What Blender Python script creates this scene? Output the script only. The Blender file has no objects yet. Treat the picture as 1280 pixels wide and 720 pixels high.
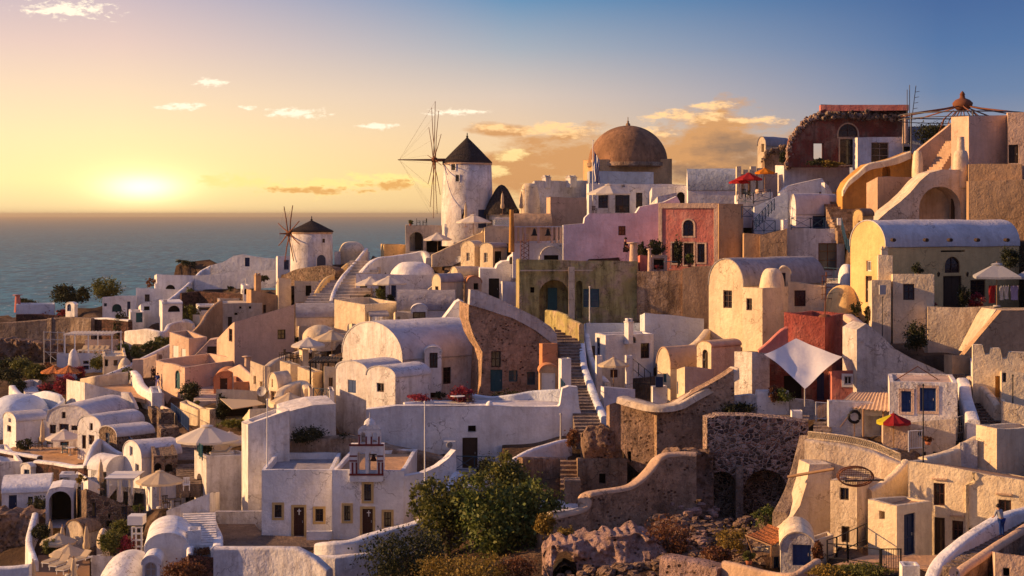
HAZE=5e-5; SUNE=5.0; EXPO=0.50
import bpy, math, random
import numpy as np
from mathutils import Vector, noise
from mathutils.geometry import tessellate_polygon
R=math.radians
C=bpy.context.scene.collection
F=1970.0; HX=640.0; HY=268.0
Z=Vector((0,0,1))
rng=random.Random(7)
def P(px,py,D): return Vector(((px-HX)*D/F, D, -(py-HY)*D/F))
# ---------------------------------------------------------------- depth of the hillside (metres) at points of the view
CP=[(0,720,118),(200,720,112),(400,720,101),(560,720,98),(700,720,92),(850,720,88),(1000,720,82),(1140,720,78),(1280,720,74),
(0,640,131),(60,600,143),(30,555,158),(80,560,152),(0,500,178),(0,450,205),(0,400,240),(60,380,255),
(160,650,124),(200,635,120),(250,640,117),(200,590,132),(260,560,134),(200,520,160),(200,470,182),(120,480,180),(165,500,172),
(330,680,110),(370,670,110.5),(460,670,109.5),(560,640,111),(330,600,118),(350,520,140),(300,490,158),(400,500,142),(540,497,139),(480,530,134),(600,585,116),(700,545,122),
(240,455,193),(295,460,178),(350,430,186),(200,400,222),(150,390,238),(250,350,262),(320,350,245),(330,390,215),
(480,405,176),(430,375,200),(390,340,220),(410,320,226),(440,365,205),(550,400,170),(490,365,195),(530,330,215),
(590,290,218),(520,315,214),(600,350,196),(630,380,180),(560,365,190),
(700,402,158),(650,400,160),(795,402,152),(740,400,154),(780,320,182),(700,325,182),(660,320,185),(780,265,205),(780,220,220),(870,250,200),
(860,335,164),(900,400,150),(640,490,140),(690,500,138),(720,520,130),(735,480,140),(780,480,140),(840,470,140),(780,510,129),
(905,425,141),(950,425,137),(1010,392,142),(850,500,130),(900,470,132),(915,465,130),
(820,600,106),(900,520,122),(1000,520,118),(1000,480,125),(1050,480,121),(1080,490,112),(1150,517,105),(1060,530,106),(1150,470,114),
(760,610,112),(710,600,113),(800,660,99),(900,640,104),(960,640,103),(950,690,92),(880,670,97),
(1060,545,99),(1060,640,92),(1060,680,89),(1120,700,86),(1160,700,85),(1270,690,80),(1250,600,96),(1010,715,85),
(1250,560,100),(1260,530,104),(1210,520,108),(1250,475,114),(1200,440,122),(1115,420,127),(1165,420,126),(1200,385,130),(1085,378,131),
(1030,345,155),(940,325,163),(1000,288,168),(950,270,176),(1020,240,184),(960,210,195),(1060,208,188),(1100,205,184),(1150,275,150),(1230,285,146),(1230,225,153),(1180,215,160),(1070,285,155),(1090,240,166),(1230,160,165)]
_c=np.array(CP,float); _n=len(_c)
def _phi(r): return r
_d=np.sqrt(((_c[:,None,:2]-_c[None,:,:2])**2).sum(-1))
_A=np.zeros((_n+3,_n+3)); _A[:_n,:_n]=_phi(_d)-np.eye(_n)*6.0
_A[:_n,_n]=1; _A[:_n,_n+1:]=_c[:,:2]; _A[_n,:_n]=1; _A[_n+1:,:_n]=_c[:,:2].T
_w=np.linalg.solve(_A,np.concatenate([_c[:,2],[0,0,0]]))
def D0a(px,py):
    px=np.asarray(px,float); py=np.asarray(py,float)
    r=np.sqrt((px[...,None]-_c[:,0])**2+(py[...,None]-_c[:,1])**2)
    return (r*_w[:_n]).sum(-1)+_w[_n]+px*_w[_n+1]+py*_w[_n+2]
def D0(px,py): return float(D0a(px,py))
def wz(x,y): return noise.noise(Vector((x*.33,y*.33,3.1)))*.12+noise.noise(Vector((x*1.1,y*1.1,7.7)))*.035
FOOT=[]
# ---------------------------------------------------------------- mesh builder
class MB:
    def __init__(s): s.v=[]; s.f=[]; s.sm=[]
    def poly(s,pts,smooth=False):
        b=len(s.v); s.v+= [Vector(p) for p in pts]; s.f.append(tuple(range(b,b+len(pts)))); s.sm.append(smooth)
    def grid(s,rows,smooth=True,close=False):
        b=len(s.v); m=len(rows[0])
        for r in rows: s.v+=[Vector(p) for p in r]
        for i in range(len(rows)-1):
            for j in range(m if close else m-1):
                k=(j+1)%m
                s.f.append((b+i*m+j,b+i*m+k,b+(i+1)*m+k,b+(i+1)*m+j)); s.sm.append(smooth)
    def box(s,o,a,b,c):
        o,a,b,c=Vector(o),Vector(a),Vector(b),Vector(c); k=len(s.v)
        s.v+=[o,o+a,o+a+b,o+b,o+c,o+a+c,o+a+b+c,o+b+c]
        for q in ((0,3,2,1),(4,5,6,7),(0,1,5,4),(1,2,6,5),(2,3,7,6),(3,0,4,7)):
            s.f.append(tuple(k+i for i in q)); s.sm.append(False)
    def cbox(s,c,sx,sy,sz,yaw=0):
        a=Vector((math.cos(yaw)*sx,math.sin(yaw)*sx,0)); b=Vector((-math.sin(yaw)*sy,math.cos(yaw)*sy,0))
        s.box(Vector(c)-a/2-b/2,a,b,Vector((0,0,sz)))
    def tube(s,pts,r,n=6,r2=None):
        pts=[Vector(p) for p in pts]; rows=[]
        for i,p in enumerate(pts):
            t=(pts[min(i+1,len(pts)-1)]-pts[max(i-1,0)]).normalized()
            a=t.cross(Z if abs(t.z)<.9 else Vector((1,0,0))).normalized(); b=t.cross(a)
            rr=r if r2 is None else r+(r2-r)*i/(len(pts)-1)
            rows.append([p+(a*math.cos(2*math.pi*j/n)+b*math.sin(2*math.pi*j/n))*rr for j in range(n)])
        s.grid(rows,True,True); s.poly(rows[0]); s.poly(rows[-1])
    def lathe(s,c,prof,n=24,smooth=True,sx=1,sy=1,a0=0,a1=2*math.pi,wob=0):
        c=Vector(c); full=abs(a1-a0-2*math.pi)<1e-6; m=n if full else n+1
        rows=[]
        for (r,z) in prof:
            row=[]
            for j in range(m):
                a=a0+(a1-a0)*j/n
                q=r
                if wob: q=r*(1+wob*noise.noise(Vector((c.x+math.cos(a)*r*.7,c.y+math.sin(a)*r*.7,z*.7))))
                row.append(c+Vector((q*sx*math.cos(a),q*sy*math.sin(a),z)))
            rows.append(row)
        s.grid(rows,smooth,full)
    def build(s,name,mat,parent=None,loc=None):
        me=bpy.data.meshes.new(name)
        o=Vector(loc) if loc is not None else (Vector(parent['_l']) if parent is not None else (s.v[0].copy() if s.v else Vector()))
        me.from_pydata([tuple(p-o) for p in s.v],[],s.f)
        me.polygons.foreach_set('use_smooth',s.sm); 
        me.materials.append(M(mat)); me.update()
        ob=bpy.data.objects.new(name,me); C.objects.link(ob)
        if parent is not None: ob.parent=parent; ob['_l']=tuple(o)
        else: ob.location=o; ob['_l']=tuple(o)
        ALL.append(ob)
        return ob
ALL=[]
def sub(name,mb,mat,parent):      # part or sub-part: parent at identity offset
    return mb.build(name,mat,parent)
def tag(o,label=None,cat=None,group=None,kind=None):
    if label: o['label']=label
    if cat: o['category']=cat
    if group: o['group']=group
    if kind: o['kind']=kind
    return o
def thing(name,label,cat,loc,group=None):
    o=bpy.data.objects.new(name,None); C.objects.link(o); o.location=loc; o['_l']=tuple(loc); o.empty_display_size=.3
    ALL.append(o); return tag(o,label,cat,group)
# ---------------------------------------------------------------- materials
_M={}
def nt(name):
    m=bpy.data.materials.new(name); m.use_nodes=True; t=m.node_tree; t.nodes.clear(); return m,t
class NB:
    def __init__(s,t): s.t=t
    def n(s,ty,**k):
        x=s.t.nodes.new(ty)
        ins=k.pop('i',{})
        for a,b in k.items(): setattr(x,a,b)
        for a,b in ins.items():
            if isinstance(b,bpy.types.NodeSocket): s.t.links.new(b,x.inputs[a])
            else: x.inputs[a].default_value=b
        return x
    def math(s,op,a,b=0,c=0,clamp=False):
        x=s.t.nodes.new('ShaderNodeMath'); x.operation=op; x.use_clamp=clamp
        for i,v in enumerate((a,b,c)):
            if isinstance(v,bpy.types.NodeSocket): s.t.links.new(v,x.inputs[i])
            else: x.inputs[i].default_value=v
        return x.outputs[0]
    def mix(s,f,a,b,mode='MIX'):
        x=s.t.nodes.new('ShaderNodeMix'); x.data_type='RGBA'; x.blend_type=mode
        for nm,v in ((0,f),(6,a),(7,b)):
            if isinstance(v,bpy.types.NodeSocket): s.t.links.new(v,x.inputs[nm])
            else: x.inputs[nm].default_value=v if nm==0 else (*v[:3],1)
        return x.outputs[2]
    def ramp(s,f,stops,interp='LINEAR'):
        x=s.t.nodes.new('ShaderNodeValToRGB'); x.color_ramp.interpolation=interp
        e=x.color_ramp.elements
        while len(e)<len(stops): e.new(.5)
        for q,(p,c) in zip(e,stops):
            q.position=p; q.color=(*c,1) if not isinstance(c,(int,float)) else (c,c,c,1)
        s.t.links.new(f,x.inputs[0]); return x.outputs[0]
    def noise(s,vec,scale,detail=3,rough=.55,out=0):
        return s.n('ShaderNodeTexNoise',i={'Vector':vec,'Scale':scale,'Detail':detail,'Roughness':rough}).outputs[out]
    def mapv(s,vec,sc):
        return s.n('ShaderNodeMapping',i={'Vector':vec,'Scale':sc}).outputs[0]
def finish(b,col,rough,bump=None,dist=.05,strength=.6,bev=0,spec=.2,extra={}):
    bs=b.n('ShaderNodeBsdfPrincipled')
    if isinstance(col,bpy.types.NodeSocket): b.t.links.new(col,bs.inputs['Base Color'])
    else: bs.inputs['Base Color'].default_value=(*col,1)
    if isinstance(rough,bpy.types.NodeSocket): b.t.links.new(rough,bs.inputs['Roughness'])
    else: bs.inputs['Roughness'].default_value=rough
    bs.inputs['Specular IOR Level'].default_value=spec
    for k,v in extra.items(): bs.inputs[k].default_value=v
    nrm=None
    if bev: nrm=b.n('ShaderNodeBevel',samples=4,i={'Radius':bev}).outputs[0]
    if bump is not None:
        bp=b.n('ShaderNodeBump',i={'Height':bump,'Distance':dist,'Strength':strength})
        if nrm is not None: b.t.links.new(nrm,bp.inputs['Normal'])
        nrm=bp.outputs[0]
    if nrm is not None: b.t.links.new(nrm,bs.inputs['Normal'])
    o=b.n('ShaderNodeOutputMaterial'); b.t.links.new(bs.outputs[0],o.inputs[0]); return bs
def plaster(name,base,stain=(.30,.22,.16),amt=.35,var=.12,alt=None,bev=.10,lump=.06,streak=1.0):
    m,t=nt(name); b=NB(t)
    pos=b.n('ShaderNodeNewGeometry').outputs['Position']
    n1=b.noise(pos,.35,4); n2=b.noise(pos,2.2,5,.65)
    st=b.noise(b.mapv(pos,(1.6,1.6,.22)),1.0,5,.7)
    c=b.mix(b.ramp(n1,[(.35,0),(.65,1)]),tuple(x*(1-var) for x in base),tuple(min(1,x*(1+var*.5)) for x in base))
    if alt: c=b.mix(b.ramp(b.noise(pos,.55,5,.7),[(.47,0),(.6,1)]),c,alt)
    f=b.math('MULTIPLY',b.ramp(st,[(.46,0),(.70,1)]),amt*streak*1.15)
    c=b.mix(f,c,stain)
    f2=b.math('MULTIPLY',b.ramp(n2,[(.50,0),(.68,1)]),amt*.8)
    c=b.mix(f2,c,stain)
    f3=b.math('MULTIPLY',b.ramp(b.noise(pos,9,3,.6),[(.35,0),(.7,1)]),.10)
    c=b.mix(f3,c,tuple(x*.55 for x in base))
    wv=b.n('ShaderNodeVectorMath',operation='ADD',i={0:pos,1:b.n('ShaderNodeVectorMath',operation='SCALE',i={0:b.noise(pos,1.6,3,out=1),'Scale':1.3}).outputs[0]}).outputs[0]
    ck=b.ramp(b.n('ShaderNodeTexVoronoi',feature='DISTANCE_TO_EDGE',i={'Vector':wv,'Scale':.42}).outputs[0],[(.004,1),(.016,0)])
    ck=b.math('MULTIPLY',ck,b.ramp(b.noise(pos,.28,2),[(.50,0),(.58,.75)]))
    c=b.mix(ck,c,tuple(x*.55 for x in stain))
    c=b.mix(b.ramp(b.noise(pos,.6,6,.72),[(.53,0),(.55,.30)]),c,tuple(x*.78 for x in base))
    h=b.math('ADD',b.math('MULTIPLY',b.noise(pos,1.1,4,.6),1.0),b.math('MULTIPLY',b.noise(pos,6,4,.65),.4))
    finish(b,c,.92,h,lump*2.6,.85,bev,.12)
    return m
def stonemat(name,cols,mortar,scale=3.2,mw=.09,bd=.12):
    m,t=nt(name); b=NB(t)
    pos=b.n('ShaderNodeNewGeometry').outputs['Position']
    wp=b.n('ShaderNodeVectorMath',operation='ADD',i={0:pos,1:b.n('ShaderNodeVectorMath',operation='SCALE',i={0:b.noise(pos,2.5,2,out=1),'Scale':.35}).outputs[0]}).outputs[0]
    wp=b.mapv(wp,(1,1,1.35))
    v=b.n('ShaderNodeTexVoronoi',i={'Vector':wp,'Scale':scale}); e=b.n('ShaderNodeTexVoronoi',feature='DISTANCE_TO_EDGE',i={'Vector':wp,'Scale':scale})
    rnd=b.n('ShaderNodeSeparateColor',i={0:v.outputs['Color']}).outputs[0]
    k=len(cols); c=b.ramp(rnd,[(i/k,cols[i]) for i in range(k)],'CONSTANT')
    c=b.mix(b.math('MULTIPLY',b.noise(pos,11,4),.5),c,(.08,.05,.045))
    big=b.noise(pos,.5,3)
    f=b.ramp(e.outputs[0],[(mw*.5,1),(mw,0)])
    c=b.mix(f,c,mortar)
    c=b.mix(b.math('MULTIPLY',b.ramp(big,[(.4,0),(.65,1)]),.45),c,tuple(x*.5 for x in mortar))
    h=b.math('ADD',b.ramp(e.outputs[0],[(0,0),(mw*1.6,1)]),b.math('MULTIPLY',b.noise(pos,8,3),.4))
    finish(b,c,.95,h,bd,.9,0,.1); return m
def rockmat(name,a,dk):
    m,t=nt(name); b=NB(t); pos=b.n('ShaderNodeNewGeometry').outputs['Position']
    n=b.noise(pos,.8,6,.7); c=b.ramp(n,[(.3,tuple(x*.55 for x in a)),(.5,a),(.7,tuple(min(1,x*1.35) for x in a))])
    c=b.mix(b.math('MULTIPLY',b.ramp(b.noise(pos,1.3,6,.75),[(.50,0),(.56,1)]),.55),c,tuple(min(1,x*1.55) for x in a))
    c=b.mix(b.math('MULTIPLY',b.ramp(b.noise(b.mapv(pos,(1,1,.5)),.9,7,.8),[(.36,1),(.47,0)]),.75),c,tuple(x*.4 for x in a))
    v=b.n('ShaderNodeTexVoronoi',i={'Vector':b.mapv(pos,(1,1,1.4)),'Scale':2.6,'Randomness':1.0}).outputs[0]
    pit=b.math('MULTIPLY',b.ramp(v,[(.18,1),(.34,0)]),b.ramp(b.noise(pos,.9,3,.6),[(.45,0),(.55,1)]))
    pit=b.math('MAXIMUM',pit,b.math('MULTIPLY',b.ramp(b.noise(pos,5,5,.7),[(.58,0),(.72,1)]),.8))
    c=b.mix(pit,c,dk)
    h=b.math('SUBTRACT',b.math('ADD',b.noise(pos,1.5,6,.7),b.math('MULTIPLY',b.noise(pos,7,4,.7),.35)),b.math('MULTIPLY',pit,.4))
    finish(b,c,.95,h,.4,1,0,.05); return m
def simple(name,col,rough=.6,spec=.3,nz=.12,extra={},bev=0):
    m,t=nt(name); b=NB(t); pos=b.n('ShaderNodeNewGeometry').outputs['Position']
    c=b.mix(b.math('MULTIPLY',b.ramp(b.noise(pos,5,4),[(.3,0),(.7,1)]),nz*3),col,tuple(x*.45 for x in col))
    finish(b,c,rough,b.noise(pos,12,3),.01,.4,bev,spec,extra); return m
def leafmat(name,cols,tr=.25):
    m,t=nt(name); b=NB(t); g=b.n('ShaderNodeNewGeometry')
    k=len(cols); c=b.ramp(g.outputs['Random Per Island'],[(i/(k-1),cols[i]) for i in range(k)])
    big=b.noise(g.outputs['Position'],.9,2)
    c=b.mix(b.ramp(big,[(.35,0),(.65,.6)]),c,cols[-1])
    d=b.n('ShaderNodeBsdfPrincipled',i={'Base Color':c,'Roughness':.6,'Specular IOR Level':.25})
    tl=b.n('ShaderNodeBsdfTranslucent',i={'Color':c}); mx=b.n('ShaderNodeMixShader',i={0:tr,1:d.outputs[0],2:tl.outputs[0]})
    o=b.n('ShaderNodeOutputMaterial'); t.links.new(mx.outputs[0],o.inputs[0]); return m
def cloth(name,col,tr=.3):
    m,t=nt(name); b=NB(t); pos=b.n('ShaderNodeNewGeometry').outputs['Position']
    c=b.mix(b.math('MULTIPLY',b.noise(pos,2.5,4),.35),col,tuple(x*.6 for x in col))
    bp=b.n('ShaderNodeBump',i={'Height':b.noise(pos,3,3),'Distance':.05,'Strength':.5}).outputs[0]
    d=b.n('ShaderNodeBsdfDiffuse',i={'Color':c,'Normal':bp}); tl=b.n('ShaderNodeBsdfTranslucent',i={'Color':c})
    mx=b.n('ShaderNodeMixShader',i={0:tr,1:d.outputs[0],2:tl.outputs[0]})
    o=b.n('ShaderNodeOutputMaterial'); t.links.new(mx.outputs[0],o.inputs[0]); return m
def thatch(name,col):
    m,t=nt(name); b=NB(t); pos=b.n('ShaderNodeNewGeometry').outputs['Position']
    n=b.noise(b.mapv(pos,(5,5,1.2)),1.6,5,.7)
    c=b.mix(b.ramp(n,[(.35,0),(.65,1)]),tuple(x*.35 for x in col),tuple(x*1.6 for x in col))
    finish(b,c,.95,n,.15,1,0,.05); return m
def glass(name,col):
    m,t=nt(name); b=NB(t); pos=b.n('ShaderNodeNewGeometry').outputs['Position']
    c=b.mix(b.noise(pos,1.1,2),col,tuple(x*2.2 for x in col)); finish(b,c,.12,b.noise(pos,2,2),.01,.3,0,.6); return m
W_=(.78,.74,.70)
DEF={
 'white':lambda:plaster('white',(.84,.81,.79),(.40,.33,.29),.34,.20),
 'white2':lambda:plaster('white2',(.80,.75,.71),(.32,.25,.21),.55,.24),
 'whitedirt':lambda:plaster('whitedirt',(.66,.60,.55),(.25,.20,.17),.6,.25,lump=.12),
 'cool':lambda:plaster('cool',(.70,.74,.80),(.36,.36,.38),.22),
 'cream':lambda:plaster('cream',(.80,.66,.46),(.40,.27,.17),.38,.2),
 'cream2':lambda:plaster('cream2',(.72,.59,.44),(.34,.23,.15),.5,.24),
 'yellow':lambda:plaster('yellow',(.80,.56,.25),(.45,.27,.12),.32,.16),
 'ochre':lambda:plaster('ochre',(.62,.33,.09),(.25,.12,.05),.4,.2),
 'tan':lambda:plaster('tan',(.62,.42,.28),(.30,.19,.12),.3,.15),
 'tan2':lambda:plaster('tan2',(.52,.34,.20),(.22,.13,.07),.5,.2),
 'pinktan':lambda:plaster('pinktan',(.66,.47,.35),(.33,.2,.15),.25,.15),
 'terra':lambda:plaster('terra',(.60,.27,.13),(.30,.13,.07),.25),
 'red':lambda:plaster('red',(.60,.20,.16),(.30,.10,.08),.5,.25,alt=(.66,.30,.24)),
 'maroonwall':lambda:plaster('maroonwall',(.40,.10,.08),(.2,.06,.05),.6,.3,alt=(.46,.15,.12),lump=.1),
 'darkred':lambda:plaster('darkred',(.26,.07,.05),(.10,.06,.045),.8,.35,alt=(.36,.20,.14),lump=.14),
 'olive':lambda:plaster('olive',(.48,.40,.17),(.11,.09,.035),.85,.35,alt=(.56,.40,.28),lump=.10),
 'brown':lambda:plaster('brown',(.38,.25,.16),(.10,.06,.04),.85,.4,alt=(.54,.38,.27),lump=.18),
 'oldbrown':lambda:rockmat('oldbrown',(.46,.30,.20),(.14,.08,.055)),
 'browngrey':lambda:plaster('browngrey',(.30,.22,.17),(.10,.07,.06),.8,.35,alt=(.40,.31,.25),lump=.2),
 'greyroof':lambda:plaster('greyroof',(.42,.38,.38),(.18,.15,.14),.5,.2),
 'roofw':lambda:plaster('roofw',(.66,.62,.62),(.30,.26,.25),.35,.18),
 'rooft':lambda:plaster('rooft',(.60,.36,.20),(.30,.18,.10),.4,.2),
 'darkroof':lambda:plaster('darkroof',(.20,.14,.11),(.08,.06,.05),.6,.3,lump=.15),
 'domeb':lambda:plaster('domeb',(.33,.18,.10),(.11,.06,.04),.65,.3,bev=0),
 'bluegrey':lambda:plaster('bluegrey',(.40,.44,.50),(.2,.2,.2),.4,.15),
 'stone':lambda:stonemat('stone',[(.10,.06,.045),(.24,.15,.11),(.05,.035,.03),(.34,.24,.18),(.16,.10,.08)],(.36,.27,.20),2.6),
 'darkstone':lambda:stonemat('darkstone',[(.07,.03,.025),(.13,.055,.045),(.035,.02,.02),(.18,.09,.07)],(.14,.085,.07),2.8,.05),
 'rubble':lambda:stonemat('rubble',[(.05,.03,.03),(.46,.25,.19),(.03,.02,.025),(.62,.46,.38),(.18,.10,.09),(.06,.04,.045)],(.66,.48,.38),2.9,.13,.2),
 'rock':lambda:rockmat('rock',(.38,.25,.21),(.05,.03,.025)),
 'rockb':lambda:rockmat('rockb',(.24,.16,.12),(.04,.025,.02)),
 'patchy':lambda:rockmat('patchy',(.42,.28,.19),(.15,.09,.06)),
 'dblue':lambda:simple('dblue',(.012,.03,.09),.5),
 'blue':lambda:simple('blue',(.012,.05,.17),.5),
 'teal':lambda:simple('teal',(.02,.10,.12),.6),
 'railblue':lambda:simple('railblue',(.012,.055,.11),.5),
 'wbrown':lambda:simple('wbrown',(.06,.02,.014),.6),
 'dwood':lambda:simple('dwood',(.05,.03,.02),.7),
 'wood':lambda:simple('wood',(.30,.17,.09),.7),
 'wwhite':lambda:simple('wwhite',(.75,.72,.68),.6,nz=.05),
 'ochretrim':lambda:simple('ochretrim',(.58,.40,.17),.8),
 'maroon':lambda:simple('maroon',(.16,.02,.02),.7),
 'metal':lambda:simple('metal',(.10,.09,.09),.5),
 'lmetal':lambda:simple('lmetal',(.45,.42,.40),.5),
 'iron':lambda:simple('iron',(.02,.018,.018),.6),
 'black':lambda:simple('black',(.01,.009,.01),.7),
 'rust':lambda:simple('rust',(.20,.07,.03),.8),
 'glass':lambda:glass('glass',(.010,.008,.010)),
 'glassb':lambda:glass('glassb',(.012,.035,.055)),
 'litpane':lambda:glass('litpane',(.25,.18,.12)),
 'dark':lambda:simple('dark',(.012,.008,.008),.9),  # near-black colour for the shade inside holes and caves
 'drum':lambda:plaster('drum',(.68,.42,.21),(.30,.17,.09),.5,.25),
 'clothw':lambda:cloth('clothw',(.82,.74,.64)),
 'clothsail':lambda:cloth('clothsail',(.86,.84,.84),.2),
 'clothc':lambda:cloth('clothc',(.72,.58,.40)),
 'clothtan':lambda:cloth('clothtan',(.50,.33,.18)),
 'clothr':lambda:cloth('clothr',(.42,.035,.04)),
 'clotho':lambda:cloth('clotho',(.75,.25,.03)),
 'clothy':lambda:cloth('clothy',(.70,.60,.05)),
 'clothblue':lambda:cloth('clothblue',(.02,.05,.22),.15),
 'clothgrey':lambda:cloth('clothgrey',(.40,.40,.42),.15),
 'clothpurple':lambda:cloth('clothpurple',(.40,.35,.60),.1),
 'clothdark':lambda:cloth('clothdark',(.03,.02,.025),.05),
 'skin':lambda:simple('skin',(.42,.22,.14),.6,nz=.02),
 'hair':lambda:simple('hair',(.02,.012,.01),.7),
 'reed':lambda:thatch('reed',(.55,.20,.07)),
 'thatch':lambda:thatch('thatch',(.05,.04,.038)),
 'thatchb':lambda:thatch('thatchb',(.16,.10,.06)),
 'pot':lambda:simple('pot',(.38,.13,.07),.8),
 'leaf':lambda:leafmat('leaf',[(.025,.04,.012),(.10,.11,.02),(.05,.07,.018),(.20,.18,.04)]),
 'leafb':lambda:leafmat('leafb',[(.025,.045,.010),(.09,.13,.025),(.045,.08,.018),(.20,.20,.045)]),
 'leafd':lambda:leafmat('leafd',[(.012,.018,.008),(.035,.04,.012),(.02,.03,.01),(.05,.05,.02)]),
 'leafy':lambda:leafmat('leafy',[(.10,.08,.015),(.26,.16,.03),(.16,.13,.02),(.32,.20,.04)]),
 'leafr':lambda:leafmat('leafr',[(.10,.01,.015),(.28,.02,.04),(.05,.04,.02),(.40,.04,.07)]),
 'leafbr':lambda:leafmat('leafbr',[(.06,.025,.015),(.16,.06,.03),(.10,.04,.02),(.24,.10,.04)]),
 'bark':lambda:simple('bark',(.10,.07,.05),.9),
}
def M(n):
    if n not in _M: _M[n]=DEF[n]()
    return _M[n]
# ---------------------------------------------------------------- wall faces with real openings
def resample(pts,step=1.1):
    out=[]
    for i,p in enumerate(pts):
        q=pts[(i+1)%len(pts)]; L=math.hypot(q[0]-p[0],q[1]-p[1]); k=max(1,min(14,int(L/step)))
        for j in range(k): out.append((p[0]+(q[0]-p[0])*j/k,p[1]+(q[1]-p[1])*j/k))
    return out
def face(mb,O,d,n,out,holes,rd=.25,wob=True):
    def T(s,z,off=0,w=False):
        p=O+d*s-n*off; p.z+=z
        if w and z>.9: p.z+=wz(p.x,p.y)
        return p
    out=resample(out)
    polys=[out]+[h[0] for h in holes]
    tris=tessellate_polygon([[Vector((s,z,0)) for s,z in p] for p in polys])
    b=len(mb.v)
    for k,p in enumerate(polys):
        for s,z in p: mb.v.append(T(s,z,0,k==0 and wob))
    for t in tris: mb.f.append(tuple(b+i for i in t)); mb.sm.append(False)
    for h,dp in holes:
        for i in range(len(h)):
            a=h[i]; c=h[(i+1)%len(h)]
            mb.poly([T(*a),T(*c),T(c[0],c[1],dp),T(a[0],a[1],dp)])
    return out
def holeshape(s0,s1,z0,z1,arch):
    if not arch: return [(s0,z0),(s1,z0),(s1,z1),(s0,z1)]
    m=(s0+s1)/2; w=(s1-s0)/2; r=min(w,(z1-z0)*.9); pts=[(s0,z0),(s1,z0)]
    for i in range(11):
        a=math.pi*i/10; pts.append((m+w*math.cos(a),z1-r+r*math.sin(a)))
    return pts
def ringmesh(mb,O,d,n,outer,inner,off,off2):
    def T(s,z,o): p=O+d*s-n*o; p.z+=z; return p
    for i in range(len(outer)):
        j=(i+1)%len(outer)
        mb.poly([T(*outer[i],off),T(*outer[j],off),T(*inner[j],off),T(*inner[i],off)])
        mb.poly([T(*inner[i],off),T(*inner[j],off),T(*inner[j],off2),T(*inner[i],off2)])
        mb.poly([T(*outer[i],off),T(*outer[j],off),T(*outer[j],off2),T(*outer[i],off2)])
def scaled(pts,dl):
    xs=[p[0] for p in pts]; zs=[p[1] for p in pts]; cx=(min(xs)+max(xs))/2; cz=(min(zs)+max(zs))/2
    hw=(max(xs)-min(xs))/2; hh=(max(zs)-min(zs))/2
    fx=max(.15,(hw+dl)/hw); fz=max(.15,(hh+dl)/hh)
    return [(cx+(x-cx)*fx,cz+(z-cz)*fz) for x,z in pts]
def opening(th,O,d,n,s0,s1,z0,z1,kind,mat=None,trim=None,bot=0,mull=True,dep=None,glass='glass',label=None):
    arch=kind[0] in 'aA'
    k=kind[-1]
    hp=holeshape(s0,s1,z0,z1,arch)
    if trim:
        m=MB(); ringmesh(m,O,d,n,scaled(hp,.17),scaled(hp,.002),-.045,.02); m.build('surround',trim,th)
    if k=='o': return hp,('open',dep)
    if k=='n':                                   # recess or cave: open hole with a back
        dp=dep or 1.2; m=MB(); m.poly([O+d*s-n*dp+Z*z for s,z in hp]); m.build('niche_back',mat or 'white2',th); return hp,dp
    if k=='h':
        dp=dep or .5; m=MB(); m.poly([O+d*s-n*dp+Z*z for s,z in hp]); m.build('vent' if (z1-z0)<.8 else 'window','dark',th); return hp,dp  # near-black back stands for the shade inside the hole
    if k=='w':
        fr=MB(); w=min(.09,(s1-s0)*.14); inn=scaled(hp,-w); ringmesh(fr,O,d,n,hp,inn,.12,.20)
        if mull and (s1-s0)>.35:
            mx=(s0+s1)/2; fr.box(O+d*(mx-.03)-n*.19+Z*(z0+w),d*.06,n*.05,Z*(z1-z0-2*w))
            if (z1-z0)>.9:
                for q in (.5,) if (z1-z0)<1.5 else (.36,.7):
                    fr.box(O+d*(s0+w)-n*.188+Z*(z0+(z1-z0)*q),d*(s1-s0-2*w),n*.045,Z*.05)
        f=fr.build('window',mat or 'wbrown',th)
        if label: f['label']=label
        m=MB(); m.poly([O+d*s-n*.2+Z*z for s,z in hp]); m.build('pane',glass,f); return hp,.25
    if k=='s':                                   # closed shutters
        m=MB(); mx=(s0+s1)/2
        for a,c in ((s0+.01,mx-.015),(mx+.015,s1-.01)):
            m.box(O+d*a-n*.10+Z*(z0+.02),d*(c-a),n*.05,Z*(z1-z0-.04))
        m.poly([O+d*s-n*.2+Z*z for s,z in hp])
        f=m.build('shutter',mat or 'wwhite',th); return hp,.25
    # door
    m=MB(); m.poly([O+d*s-n*.18+Z*z for s,z in hp]); inn=scaled(hp,-.08); ringmesh(m,O,d,n,hp,inn,.08,.18)
    ww=s1-s0; zz=z1-z0
    if ww>.5:
        cols=((.14,.46),(.54,.86)); rows=((.08,.40),(.46,.82 if arch else .92))
        for a,c in cols:
            for e,g in rows: m.box(O+d*(s0+ww*a)-n*.18+Z*(z0+zz*e),d*(ww*(c-a)),n*.035,Z*(zz*(g-e)))
    f=m.build('door',mat or 'dblue',th)
    if label: f['label']=label
    if ww>.6:
        h=MB(); h.box(O+d*(s0+ww*.82)-n*.145+Z*(z0+zz*.45),d*.04,n*.06,Z*.16); h.build('handle','lmetal',f)
    return hp,.25
class Frame:
    def __init__(s,O,yaw): s.O=O; s.u=Vector((math.cos(yaw),math.sin(yaw),0)); s.v=Vector((-math.sin(yaw),math.cos(yaw),0))
def solve(O,d,px):
    k=(px-HX)/F; den=(d.x-k*d.y); return (k*O.y-O.x)/den
def zat(O,d,s,py): return -(py-HY)*(O.y+s*d.y)/F-O.z
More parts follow.
